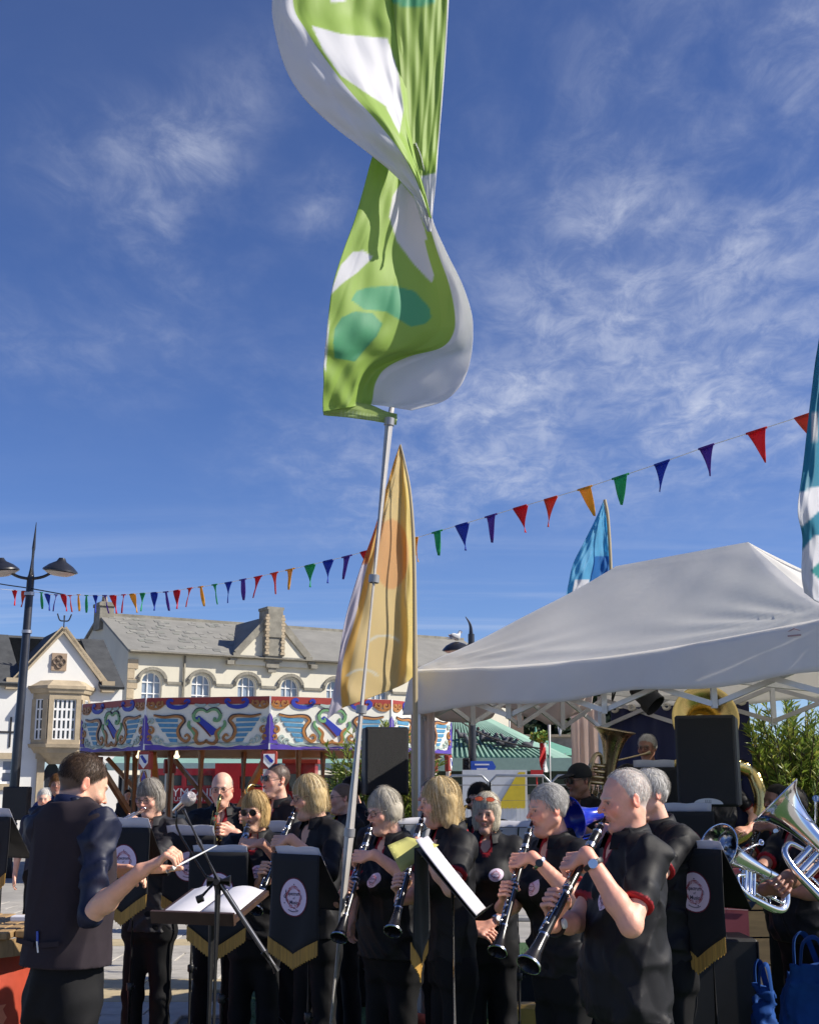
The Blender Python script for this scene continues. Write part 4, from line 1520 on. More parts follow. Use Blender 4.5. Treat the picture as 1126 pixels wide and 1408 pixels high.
# ------------------------------------------------------------------ bunting
FL = [(20, 812, 'r'), (33, 813, 'o'), (57, 815, 'g'), (65, 817, 'b'), (77, 818, 'p'), (87, 818, 'r'), (96, 819, 'o'), (108, 818, 'y'), (119, 819, 'g'), (131, 819, 'b'), (144, 819, 'p'), (155, 819, 'r'),
      (170, 818, 'r'), (182, 817, 'y'), (196, 816, 'g'), (212, 815, 'b'), (228, 814, 'p'), (243, 812, 'r'), (261, 809, 'o'), (276, 807, 'y'), (295, 804, 'g'), (314, 801, 'b'), (334, 797, 'p'), (355, 793, 'r'), (377, 788, 'o'),
      (399, 783, 'y'), (426, 777, 'g'), (451, 771, 'b'), (477, 765, 'p'), (503, 758, 'r'), (531, 751, 'o'), (567, 741, 'y'), (601, 731, 'g'), (635, 721, 'b'), (675, 709, 'p'), (715, 697, 'r'), (757, 685, 'o'), (804, 671, 'y'), (853, 655, 'g'), (910, 636, 'b'), (971, 614, 'p'),
      (1040, 592, 'r'), (1106, 571, 'o'), (1180, 545, 'y'), (1265, 516, 'g')]
FC = {'r': (.62, .012, .02), 'o': (.68, .07, .025), 'y': (.75, .38, .03), 'g': (.02, .36, .13), 'b': (.016, .05, .42), 'p': (.10, .03, .32)}
FN = {'r': 'red', 'o': 'orange_red', 'y': 'yellow', 'g': 'green', 'b': 'blue', 'p': 'purple'}


def bunt_Y(px):
    return 1.0 / (1 / 25.0 + (px - 38) / 1002.0 * (1 / 12.0 - 1 / 25.0))


cp = [P(x, y, bunt_Y(x)) for x, y, _ in FL]
bt = thing('bunting', 'string of coloured triangular pennants crossing the sky from the lamp to the blue flag', 'bunting', (cp[20].x, cp[20].y, cp[20].z - 1))
mb = MB(); mb.tube([P(-40, 806, 26)] + cp + [P(1400, 468, 9)], .005, 4)
part('cord', mb, mat('cord_white', (.75, .75, .75), .7), bt)
fr = random.Random(3)
for i, (x, y, k) in enumerate(FL):
    p0 = cp[i]
    w, h = .245, .315
    tx = (cp[min(i + 1, len(cp) - 1)] - cp[max(i - 1, 0)]).normalized()
    tw = fr.uniform(-.25, .25)
    blow = V(fr.uniform(-.05, .10), fr.uniform(-.12, .08), 0)
    sw = fr.uniform(.80, 1.02) * (.70 if x < 300 else .98)
    a, b = p0 - tx * w / 2 * sw, p0 + tx * w / 2 * sw
    tip = p0 + V(0, 0, -h) + blow * 0.8 + tx * fr.uniform(-.05, .06)
    rows = []
    nv = V(-tx.y, tx.x, 0).normalized()
    for r_ in range(6):
        t = r_ / 5
        l_, rr_ = a.lerp(tip, t), b.lerp(tip, t)
        rows.append([l_.lerp(rr_, q / 4) + nv * .03 * math.sin(q / 4 * 3.1 + t * 3 + tw * 9) * (1 - t * .4) for q in range(5)])
    mb = MB(); mb.grid(rows, .003)
    mb.bar(a, b, .012, .02)
    part('pennant', mb, mat('pennant_' + FN[k], FC[k], .7, translucent=.35), bt, smooth=True)

# ------------------------------------------------------------------ the white pop-up tent
M_CANV = mat('white_canvas', (.86, .84, .80), .75, var=.06, vscale=1.5, bump=.10, bscale=20, translucent=.36)
M_TFR = mat('tent_frame', (.60, .60, .60), .45, .5, var=.1)
FLc = V(0.03, 9.3, 0); DV = V(.700, -.714, 0); SV = V(.714, .700, 0) * 2.2
TL = 3.32
FRc = FLc + DV * TL; BLc = FLc + SV; BRc = FRc + SV
EZ = 2.58
RL = FLc + SV * .5 + DV * 1.03 + V(0, 0, 3.27)
RR = FLc + SV * .5 + DV * 2.14 + V(0, 0, 3.30)
tent = thing('gazebo', 'white pop-up tent with hipped canvas roof over the back of the band', 'tent', (FLc + BRc) / 2)
sv = SV.normalized()


def eave(c):
    return c + V(0, 0, EZ - (.08 if c is FLc else 0))


def panel(mb, A, B, C, D_, sag, nu=64, nv=36, seed=0, wr=.005):
    """Canvas between the eave A-B and the ridge D-C, sagging."""
    rows = []
    nrm = (B - A).cross(D_ - A).normalized()
    if nrm.z < 0:
        nrm = -nrm
    for i in range(nv + 1):
        v = i / nv
        r_ = []
        for j in range(nu + 1):
            u = j / nu
            p = A.lerp(B, u).lerp(D_.lerp(C, u), v)
            s = sag * math.sin(math.pi * v) ** .8 * (.55 + .45 * math.sin(math.pi * u))
            e_ = .075 * math.sin(math.pi * u) * (1 - v) ** 2
            w = wr * (math.sin(u * 13 + v * 5 + seed) * math.sin(v * 6 + u * 3 + seed * 2) + .5 * math.sin(u * 27 - v * 11 + seed)) * math.sin(math.pi * v)
            for cu_ in (0.0, 1.0):
                du = abs(u - cu_) + 1e-3
                an = math.atan2(v, du)
                w += .009 * math.sin(an * 17 + seed * 3 + cu_) * math.exp(-((du * du + v * v) / .16)) * math.sin(an * 2)
            w += .006 * math.exp(-((v - .10 - .05 * math.sin(u * 5 + seed)) / .035) ** 2)
            r_.append(p - nrm * (s - w) - V(0, 0, e_))
        rows.append(r_)
    mb.grid(rows)


mb = MB(); panel(mb, eave(FLc), eave(FRc), RR, RL, .05, seed=1)
part('roof_panel', mb, M_CANV, tent, smooth=True)
mb = MB(); panel(mb, eave(FRc), eave(BRc), RR, RR, .12, seed=2, wr=.02)
part('roof_panel', mb, M_CANV, tent, smooth=True)
mb = MB(); panel(mb, eave(BRc), eave(BLc), RL, RR, .10, seed=3)
part('roof_panel', mb, M_CANV, tent, smooth=True)
mb = MB(); panel(mb, eave(BLc), eave(FLc), RL, RL, .10, seed=4)
part('roof_panel', mb, M_CANV, tent, smooth=True)


def valance(a, b, h, n, amp, seed, scallop=0.0):
    a, b = eave(a), eave(b)
    out = V((b - a).y, -(b - a).x, 0).normalized()
    rows = []
    for i in range(9):
        v = i / 8
        r_ = []
        for j in range(n + 1):
            u = j / n
            p = a.lerp(b, u) - V(0, 0, .075 * math.sin(math.pi * u))
            d = amp * v * math.sin(u * 21 + seed) + amp * .6 * v * math.sin(u * 47 + seed * 2)
            hh = h * (1 - .22 * math.sin(math.pi * u) + scallop * abs(math.sin(u * math.pi * 2)) + .05 * math.sin(u * 17 + seed))
            r_.append(p + out * (.012 + d + .075 * v ** .7) - V(0, 0, hh * v))
        rows.append(r_)
    m_ = MB(); m_.grid(rows, .003)
    return m_


part('valance', valance(FLc, FRc, .32, 50, .018, 1), M_CANV, tent, smooth=True)
part('valance', valance(FRc, BRc, .27, 50, .018, 2), M_CANV, tent, smooth=True)
part('valance', valance(BRc, BLc, .27, 50, .018, 3), M_CANV, tent, smooth=True)
M_SHEER = mat('peach_sheer', (.80, .68, .60), .8, var=.06, vscale=2, translucent=.5)
part('valance', valance(BLc, FLc, .24, 60, .03, 4, .55), M_SHEER, tent, smooth=True)
for c in (FLc, FRc, BLc, BRc):
    mb = MB(); q = c + (tent.location - c).normalized() * .05
    mb.box(V(q.x, q.y, EZ / 2 - .08), (.045, .045, EZ - .18), rot=Matrix.Rotation(math.atan2(DV.y, DV.x), 3, 'Z'))
    lg = part('leg', mb, M_TFR, tent, smooth=False)
    mb = MB(); mb.box(V(q.x, q.y, .006 + .012), (.14, .14, .012))
    part('foot_plate', mb, M_TFR, lg, smooth=False)


def truss(a, b, n, off):
    """Scissor bars along one side."""
    a, b = a.lerp(b, .015), b.lerp(a, .015)
    inn = (V(tent.location.x, tent.location.y, 0) - (a + b) / 2).normalized() * off
    for k in range(n):
        p, q = a.lerp(b, k / n) + inn, a.lerp(b, (k + 1) / n) + inn
        for z0, z1 in ((EZ - .19, EZ - .44), (EZ - .44, EZ - .19)):
            m_ = MB(); o = inn.normalized() * (.015 if z0 < z1 else -.015)
            m_.bar(p + V(0, 0, z0) + o, q + V(0, 0, z1) + o, .016, .032)
            part('truss_bar', m_, M_TFR, tent, smooth=False)
        m_ = MB(); m_.box(q + V(0, 0, EZ - .315), (.034, .034, .30))
        part('truss_joint', m_, M_TFR, tent, smooth=False)


truss(FLc, FRc, 4, .06)
truss(BLc, BRc, 4, .06)
truss(FLc, BLc, 4, .06)
truss(FRc, BRc, 4, .06)
for a, b in ((eave(FLc), RL), (eave(FRc), RR), (eave(BLc), RL), (eave(BRc), RR), (RL, RR)):
    m_ = MB(); m_.bar(a - V(0, 0, .05), b - V(0, 0, .16), .03, .03)
    part('rafter', m_, M_TFR, tent, smooth=False)
for t in (.35, .7):
    m_ = MB(); m_.bar(FLc.lerp(FRc, t) + V(0, 0, EZ - .27), BLc.lerp(BRc, t) + V(0, 0, EZ - .27), .03, .03)
    part('cross_bar', m_, M_TFR, tent, smooth=False)
# printed maker's mark on the valance
m_ = MB()
q0 = FLc.lerp(FRc, .925) + V(0, 0, EZ - .07)
out = V(DV.y, -DV.x, 0)
m_.prism([(-.04, 0), (0, .016), (.04, 0), (.03, 0), (0, .010), (-.03, 0)], q0 + out * .05, DV, (0, 0, 1), out, .004)
m_.box(q0 + out * .052 - V(0, 0, .025), (.08, .004, .008), axes=(DV, out, (0, 0, 1)))
part('mark', m_, mat('mark_red', (.45, .28, .28), .6), tent, smooth=False)


def drape(a, b, ztop, zbot, amp, waves, seed, n=90, nv=14, gather=0.0, thick=.004):
    rows = []
    out = V((b - a).y, -(b - a).x, 0).normalized()
    for i in range(nv + 1):
        v = i / nv
        r_ = []
        for j in range(n + 1):
            u = j / n
            g_ = u if gather == 0 else .5 + (u - .5) * (1 - gather * math.exp(-((v - .62) / .22) ** 2))
            p = a.lerp(b, g_)
            d = amp * (.35 + .65 * v) * (math.sin(u * waves * 6.283 + seed + .5 * math.sin(v * 3)) + .4 * math.sin(u * waves * 11 + seed * 3))
            z = ztop + (zbot - ztop) * v
            r_.append(V(p.x, p.y, z) + out * d)
        rows.append(r_)
    m_ = MB(); m_.grid(rows, thick)
    return m_


cu = thing('curtain', 'white sheer curtain gathered round the back leg of the tent', 'curtain', (BLc.x, BLc.y, .02))
part('cloth', drape(BLc - DV * .30, BLc + DV * .06, EZ - .25, .03, .03, 4, 1, gather=.3), M_SHEER, cu, smooth=True)
cu2 = thing('curtain', 'peach sheer curtain gathered round the front leg of the tent', 'curtain', (FLc.x, FLc.y, .02))
part('cloth', drape(FLc - DV * .02 + V(0, .06, 0), FLc + DV * .22 + V(0, .06, 0), EZ - .25, .03, .025, 4, 2, gather=.3), M_SHEER, cu2, smooth=True)
M_NAVY = mat('navy_cloth', (.012, .017, .075), .85, var=.2, vscale=3, sheen=.2)
bw_ = thing('backcloth', 'navy blue backcloth hung along the back of the tent on white rings', 'backcloth', (BLc + DV * 1.0))
part('cloth', drape(BLc + DV * .10 - V(0, .06, 0), BLc + DV * 1.40 - V(0, .06, 0), EZ - .28, .03, .012, 7, 4, n=140), M_NAVY, bw_, smooth=True)
for k in range(8):
    q = BLc + DV * (.14 + k * .17) - V(0, .10, 0) + V(0, 0, EZ - .285 + .008 * math.sin(k * 2))
    m_ = MB(); m_.tube([q + DV * .030 * math.cos(t) + V(0, 0, .022 * math.sin(t)) for t in np.linspace(0, 6.283, 12)], .012, 6)
    part('ring', m_, mat('ring_white', (.7, .66, .58), .5), bw_)

# stage light hanging on the front of the frame
sl = P(886, 957, 8.25)
lt_ = thing('stage_light', 'black stage spotlight clamped to the tent frame with its cable', 'spotlight', sl)
m_ = MB(); ax_ = V(.5, -.35, -.55).normalized()
m_.lathe([(0, -.09), (.05, -.085), (.06, -.04), (.063, .035), (.076, .04), (.078, .10), (.07, .10), (.066, .05), (0, .04)], sl, ax_, 20)
part('housing', m_, M_BLACK, lt_)
m_ = MB(); m_.tube(smooth_path([sl + V(-.08, 0, .0), sl + V(-.075, 0, .11), sl + V(0, .02, .15), sl + V(.075, 0, .11), sl + V(.08, 0, 0)], 4), .010, 6)
part('yoke', m_, M_BLACK, lt_)
m_ = MB(); m_.tube(smooth_path([sl + V(-.05, .04, .05), sl + V(-.16, .06, .12), sl + V(-.2, .05, -.03), sl + V(-.12, .07, .16), sl + V(-.02, .05, .2)], 5), .006, 5)
m_.bevel_box(sl + V(0, .03, .2), (.05, .05, .08), .01)
part('cable', m_, M_BLACK, lt_)

# ------------------------------------------------------------------ flags
def loft(rows_px, nrow, ncol, Y0):
    """rows_px: rows of (px, py, depth offset); returns the world grid and the photograph coordinates of each node."""
    R_ = np.array([smooth_path(r, 8) if len(r) > 2 else np.array(r, float) for r in rows_px])
    # resample columns
    m = R_.shape[1]
    t = np.linspace(0, m - 1, ncol)
    i0 = np.minimum(t.astype(int), m - 2)
    fr_ = (t - i0)[None, :, None]
    C_ = R_[:, i0] * (1 - fr_) + R_[:, i0 + 1] * fr_
    flatp = smooth_path([c.ravel() for c in C_], 8)
    m = flatp.shape[0]
    t = np.linspace(0, m - 1, nrow)
    i0 = np.minimum(t.astype(int), m - 2)
    fr_ = (t - i0)[:, None]
    F_ = flatp[i0] * (1 - fr_) + flatp[i0 + 1] * fr_
    F_ = F_.reshape(nrow, ncol, 3)
    return F_


def cloth(rows_px, nrow, ncol, Y0, colour, ripple=0.0, seed=0, thick=.0015):
    F_ = loft(rows_px, nrow, ncol, Y0)
    X, Yp, Dd = F_[..., 0], F_[..., 1], F_[..., 2]
    u = np.linspace(0, 1, ncol)[None, :]
    v = np.linspace(0, 1, nrow)[:, None]
    if ripple:
        Dd = Dd + ripple * (np.sin(u * 9 + v * 14 + seed) * np.sin(v * 9 - u * 5 + seed) + .5 * np.sin(u * 21 - v * 30 + seed) + .3 * np.sin(u * 43 + v * 17 + seed * 2) + .45 * (1 - np.abs(np.sin(u * 11 + v * 6 + seed))) ** 3)
    tint = sum(colour(X + ax_, Yp + ay_, u + 0 * v, v + 0 * u) for ax_, ay_ in ((-.7, -.3), (.7, .3), (-.3, .7), (.3, -.7))) / 4
    rows = [[P(X[i, j], Yp[i, j], Y0 + Dd[i, j]) for j in range(ncol)] for i in range(nrow)]
    mb = MB(); mb.grid(rows, thick, tint.reshape(-1, 3).tolist())
    return mb


M_FLAG = mat('flag_cloth', attr=True, rough=.55, translucent=.5, bump=.06, bscale=40, stretch=(1, 1, .15))
GRN = np.array(lin(172, 202, 100)); WHT = np.array((.80, .80, .82)); TEA = np.array(lin(104, 186, 140)); LIME = np.array(lin(176, 204, 104))
YF = 6.0
p_bot, p_top = P(452, 1440, YF), P(536, 572, YF)
dirp = (p_top - p_bot).normalized()
base = p_bot + dirp * (-(p_bot.z - .02) / dirp.z)
mf = thing('feather_flag', 'tall green and white flag twisting on a leaning grey pole in front of the band', 'flag', base)
M_POLE = mat('flag_pole', (.50, .48, .46), .35, .25, var=.12, vscale=6, coat=.2)
mb = MB()
tip = base + dirp * 6.2 + V(.1, .08, 0)
mb.tube([base, base + dirp * 1.45], .0235, 14)
LP = (p_top - base).length
mb.tube([base + dirp * 1.44, base + dirp * (LP - .01)], .021, 14)
mb.tube(smooth_path([base + dirp * (LP - .02), P(540, 553, YF + .17), P(566, 400, YF + .32), P(592, 250, YF + .22), P(611, 20, YF + .16), P(618, -190, YF + .14)], 5), np.linspace(.016, .006, 26).tolist(), 10)
pole_ = part('pole', mb, M_POLE, mf)
mb = MB()
for q in (1.44, 2.0, 2.62, LP - .03):
    mb.lathe([(.0215, -.02), (.0255, -.018), (.0255, .018), (.0215, .02)], base + dirp * q, dirp, 14)
part('pole_joint', mb, mat('joint_grey', (.32, .32, .32), .4, .4), mf)
mb = MB(); mb.lathe([(.0, 0), (.14, 0.0), (.14, .03), (.03, .06), (.028, .16)], V(base.x, base.y, .002), dirp, 20)
part('base', mb, M_BLACK, mf)

up_rows = [[(400, -190, -.10), (428, -190, -.14), (510, -190, -.02), (572, -190, .03)],
           [(384, -90, -.14), (412, -90, -.2), (498, -90, -.04), (560, -90, .03)],
           [(374, 0, -.16), (403, 0, -.24), (490, 0, -.06), (553, 0, .03)],
           [(378, 42, -.18), (422, 42, -.26), (500, 42, -.06), (556, 42, .03)],
           [(392, 92, -.19), (456, 92, -.27), (522, 92, -.08), (558, 92, .02)],
           [(415, 131, -.19), (487, 131, -.26), (536, 131, -.10), (560, 131, .0)],
           [(452, 168, -.18), (520, 168, -.24), (549, 168, -.12), (563, 168, -.03)],
           [(500, 205, -.17), (549, 205, -.21), (562, 205, -.13), (569, 205, -.07)],
           [(540, 238, -.15), (568, 238, -.17), (573, 238, -.13), (577, 238, -.1)],
           [(570, 270, -.13), (581, 270, -.14), (583, 270, -.12), (586, 270, -.11)],
           [(586, 297, -.12), (590, 298, -.12), (591, 299, -.12), (593, 300, -.11)]]


def col_up(X, Y, u, v):
    T = np.tile(GRN, X.shape + (1,))
    T[in_poly([(428, 34), (470, 46), (533, 52), (548, 100), (555, 150), (549, 184), (530, 145), (500, 125), (468, 103), (445, 70)], X, Y)] = WHT
    T[in_poly([(440, -60), (470, -60), (475, 2), (455, 3)], X, Y)] = WHT
    T[in_poly([(520, -40), (590, -60), (600, 6), (560, 9), (540, 3)], X, Y)] = TEA
    T[(u < .331)] = WHT
    return T


# the cloth hangs in three runs of one twisted sheet
part('cloth', cloth(up_rows, 220, 90, YF, col_up, .010, 1), M_FLAG, mf, smooth=True, tint=True)
bk_rows = [[(556, -190, .03), (600, -190, .02), (622, -190, -.02)],
           [(545, -90, .0), (590, -90, .06), (620, -90, .10)],
           [(540, 0, .0), (585, 0, .05), (617, 0, .10)],
           [(550, 100, .0), (585, 100, .05), (611, 100, .09)],
           [(556, 200, .0), (580, 200, .03), (603, 200, .06)],
           [(560, 240, .0), (580, 240, -.03), (600, 240, -.05)],
           [(576, 290, -.05), (585, 290, -.06), (595, 290, -.07)],
           [(588, 318, -.08), (590, 318, -.085), (593, 318, -.09)]]


def col_bk(X, Y, u, v):
    T = np.tile(GRN * .92, X.shape + (1,))
    T[Y > 243 - (X - 575) * .25] = WHT
    T[in_poly([(530, -60), (600, -60), (598, 5), (560, 9), (535, 3)], X, Y)] = TEA
    T[u > .975] = WHT
    return T


part('cloth', cloth(bk_rows, 140, 50, YF, col_bk, .006, 5), M_FLAG, mf, smooth=True, tint=True)
lw_rows = []
for y_, xs_, k_ in ((196, (520, 548, 566, 572), .3), (218, (511, 545, 574, 580), .4), (262, (499, 540, 582, 588), .6), (303, (487, 535, 589, 595), .8), (345, (472, 530, 601, 613), .9), (390, (458, 530, 617, 635), 1), (430, (452, 530, 625, 648), 1), (458, (449, 528, 623, 650), 1),
                    (478, (447, 520, 606, 649), .95), (492, (446, 508, 562, 647), .85), (508, (445, 496, 530, 642), .75), (528, (445, 488, 516, 631), .65), (548, (444, 484, 512, 608), .55), (566, (444, 480, 510, 566), .4)):
    yo = {492: (0, 0, -2, 0), 508: (0, 0, -2, 4), 528: (0, 0, -2, 5), 548: (0, 0, 0, 4), 566: (0, -6, -10, -2)}.get(y_, (0, 0, 0, 0))
    lw_rows.append([(x_, y_ + o_, d_ * k_) for x_, o_, d_ in zip(xs_, yo, (-.22, -.06, .14, -.04))])


def col_lw(X, Y, u, v):
    T = np.tile(GRN, X.shape + (1,))
    T[in_poly([(552, 250), (540, 268), (535, 297), (545, 330), (568, 362), (594, 389), (598, 372), (586, 322), (572, 275)], X, Y)] = WHT * .92
    T[in_poly([(440, 425), (458, 392), (468, 365), (485, 346), (500, 344), (513, 353), (492, 374), (470, 390), (456, 404)], X, Y)] = WHT
    T[in_poly([(483, 412), (490, 400), (505, 395), (540, 392), (570, 400), (590, 422), (593, 436), (585, 445), (565, 449), (552, 441), (530, 428), (500, 425)], X, Y)] = TEA
    T[in_poly([(458, 472), (460, 452), (470, 436), (488, 428), (512, 430), (526, 445), (518, 462), (502, 480), (488, 497), (460, 492)], X, Y)] = TEA * .92
    T[in_poly([(444, 440), (452, 428), (452, 455), (448, 512), (444, 500)], X, Y)] = WHT
    T[(u > .664)] = WHT
    T[(u > .58) & (u < .664) & (Y > 330) & (Y < 450)] = LIME
    return T


part('cloth', cloth(lw_rows, 210, 120, YF, col_lw, .010, 3), M_FLAG, mf, smooth=True, tint=True)
hem_rows = [[(444, 560, .01), (480, 553, .0), (508, 556, .03), (530, 565, .03), (546, 569, .03)],
            [(444, 566, .0), (478, 566, -.01), (508, 571, .0), (528, 574, .0), (546, 577, .0)],
            [(445, 571, .0), (478, 574, -.01), (508, 578, .0), (528, 581, .0), (545, 584, .0)]]
part('hem', cloth(hem_rows, 12, 50, YF, lambda X, Y, u, v: np.where((np.sin(u * 150) > .55)[..., None] & (v > .4)[..., None], np.array((.55, .66, .33)), np.array(lin(178, 198, 120))), .004, 2), M_FLAG, mf, smooth=True, tint=True)

# yellow feather flag
YY = 9.0
yr = [[(549.5, 612, 0), (550, 612, 0), (550.3, 612, 0), (550.6, 612, 0), (550.8, 612, 0), (551, 612, 0)],
      [(540, 640, .02), (541, 640, .0), (546, 640, -.04), (552, 640, .03), (555, 640, -.04), (557, 640, 0)],
      [(529, 678, .04), (531, 678, .0), (538, 678, -.06), (550, 678, .05), (557, 678, -.05), (563, 678, 0)],
      [(514, 730, .06), (517, 730, .0), (528, 730, -.08), (549, 730, .06), (559, 730, -.06), (568, 730, 0)],
      [(493, 788, .08), (503, 788, .0), (518, 788, -.1), (546, 788, .06), (560, 788, -.07), (569, 788, 0)],
      [(475, 850, .1), (489, 850, .0), (508, 850, -.1), (545, 850, .07), (560, 850, -.08), (569, 850, 0)],
      [(465, 910, .1), (473, 905, .0), (500, 905, -.1), (545, 900, .07), (560, 895, -.1), (570, 890, 0)],
      [(458, 952, .1), (469, 945, .0), (492, 942, -.1), (540, 930, .06), (560, 918, -.12), (570, 912, 0)],
      [(449, 990, .1), (471, 974, .0), (492, 966, -.08), (537, 949, .05), (560, 938, -.14), (570, 928, 0)]]
yr = [[(x_, y_, d_ * .7 + (x_ - 530) * .0052) for x_, y_, d_ in r_] for r_ in yr]
YEL = np.array(lin(240, 208, 130)); YE2 = np.array(lin(240, 224, 156)); ORA = np.array(lin(232, 178, 124))


def col_y(X, Y, u, v):
    T = np.tile(YEL, X.shape + (1,))
    T[(u > .30)] = np.array(lin(230, 212, 164))
    T[(u > .78)] = YE2
    dm = (np.hypot((X - 538) / 24, (Y - 762) / 48) < 1) & (u < .86)
    T[dm] = T[dm] * .42 + ORA * .58
    T[(u < .19) & (Y > 775)] = np.array((.72, .68, .74))
    T[(u < .19) & (Y < 775) & (Y > 700)] = np.array(lin(220, 150, 90))
    for cx, cy in ((520, 878), (490, 925)):
        arc = np.abs(np.hypot((X - cx - 8) / 22, (Y - cy - 10) / 14) - 1) < .10
        T[arc & (Y < cy + 5)] = np.array((.78, .76, .66))
    return T


yb = V(G(571, YY).x, YY, .0)
yf = thing('feather_flag', 'tall yellow and orange feather flag behind the leaning pole', 'flag', yb)
part('cloth', cloth(yr, 160, 76, YY, col_y, .012, 7), mat('flag_cloth_thin', attr=True, rough=.6, translucent=.66), yf, smooth=True, tint=True)
mb = MB()
mb.tube(smooth_path([yb, P(571, 1000, YY), P(570.5, 900, YY), P(569, 760, YY), P(564, 680, YY), P(556, 635, YY), P(550.5, 611, YY)], 6), [.018] * 13 + np.linspace(.016, .005, 24).tolist(), 8)
part('pole', mb, mat('pole_tan', (.42, .34, .2), .5), yf)
mb = MB(); mb.lathe([(0, 0), (.16, 0), (.16, .03), (.03, .05), (.03, .15)], yb + V(0, 0, .018), seg=18)
part('base', mb, M_BLACK, yf)

# blue flag beyond the tent
BLU = np.array(lin(120, 196, 228)); BL2 = np.array(lin(60, 140, 205)); BTEA = np.array(lin(64, 152, 178))
M_TURQ = mat('flag_cloth_back', attr=True, rough=.6, translucent=.6)
YB = 15.0
br_ = [[(830, 688, 0), (831, 688, 0), (831.5, 688, 0), (832, 688, 0)],
       [(818, 715, .08), (824, 715, -.08), (830, 715, .06), (835, 715, 0)],
       [(803, 745, .1), (815, 745, -.1), (828, 745, .08), (838, 745, 0)],
       [(788, 775, .12), (805, 775, -.12), (824, 775, .1), (839, 775, 0)],
       [(781, 805, .12), (798, 805, -.12), (820, 805, .1), (840, 805, 0)],
       [(776, 835, .12), (790, 840, -.12), (815, 840, .1), (840, 840, 0)],
       [(770, 880, .12), (785, 885, -.1), (812, 880, .08), (840, 875, 0)]]


br_ = [[(x_, y_, d_ * .6 + (x_ - 812) * .009) for x_, y_, d_ in r_] for r_ in br_]


def col_b(X, Y, u, v):
    T = np.tile(BLU, X.shape + (1,))
    T[(u > .52) & (Y > 765)] = BL2
    T[(Y > 797) & (u < .5) & (u > .15)] = WHT
    return T


bb = V(G(841, YB).x, YB, 0)
bf = thing('feather_flag', 'sky blue feather flag rising behind the tent roof', 'flag', bb)
part('cloth', cloth(br_, 90, 50, YB, col_b, .02, 9), mat('flag_cloth_thin'), bf, smooth=True, tint=True)
mb = MB(); mb.tube(smooth_path([bb, P(841, 900, YB), P(840, 790, YB), P(836, 715, YB), P(831.5, 687, YB)], 6), .02, 8)
part('pole', mb, mat('pole_tan'), bf)
mb = MB(); mb.lathe([(0, 0), (.16, 0), (.16, .03), (.03, .05), (.03, .15)], bb + V(0, 0, .004), seg=18)
part('base', mb, M_BLACK, bf)

# teal flag cut by the edge of the frame
YT = 6.4
tr_ = [[(1132, 430, 0), (1134, 430, 0), (1136, 430, 0), (1140, 430, 0)],
       [(1122, 490, .04), (1130, 490, -.05), (1140, 490, .05), (1152, 490, 0)],
       [(1113, 560, .06), (1126, 560, -.07), (1144, 560, .06), (1162, 560, 0)],
       [(1104, 640, .06), (1122, 640, -.08), (1146, 640, .08), (1168, 640, 0)],
       [(1097, 700, -.06), (1118, 695, -.12), (1146, 690, .06), (1170, 690, 0)],
       [(1103, 740, .02), (1121, 740, -.08), (1148, 740, .08), (1172, 740, 0)],
       [(1102, 790, .04), (1120, 790, -.06), (1150, 790, .06), (1173, 790, 0)],
       [(1106, 815, .04), (1124, 828, -.05), (1150, 835, .05), (1174, 840, 0)]]


tr_ = [[(x_, y_, d_ * .6 + (x_ - 1140) * .0035) for x_, y_, d_ in r_] for r_ in tr_]


def col_t(X, Y, u, v):
    T = np.tile(BTEA, X.shape + (1,))
    T[in_poly([(1090, 682), (1112, 672), (1180, 655), (1180, 690), (1126, 703), (1103, 724), (1095, 722)], X, Y)] = WHT
    T[in_poly([(1100, 760), (1118, 738), (1180, 720), (1180, 860), (1100, 860)], X, Y)] = WHT
    T[in_poly([(1114, 785), (1140, 760), (1180, 770), (1180, 805), (1130, 800)], X, Y)] = np.array(lin(60, 160, 160))
    T[(np.abs(X - 1120) < 4.5) & (np.abs(Y - 585) < 20)] = WHT * .8
    return T


tb = V(G(1175, YT).x, YT, 0)
tf = thing('feather_flag', 'teal and white feather flag at the edge of the picture above the plant', 'flag', tb)
part('cloth', cloth(tr_, 100, 60, YT, col_t, .008, 11), M_FLAG, tf, smooth=True, tint=True)
mb = MB(); mb.tube(smooth_path([tb, P(1176, 1000, YT), P(1174, 800, YT), P(1168, 640, YT), P(1152, 490, YT), P(1138, 428, YT)], 6), .018, 8)
part('pole', mb, mat('pole_tan'), tf)
mb = MB(); mb.lathe([(0, 0), (.16, 0), (.16, .03), (.03, .05), (.03, .15)], tb + V(0, 0, .018), seg=18)
part('base', mb, M_BLACK, tf)

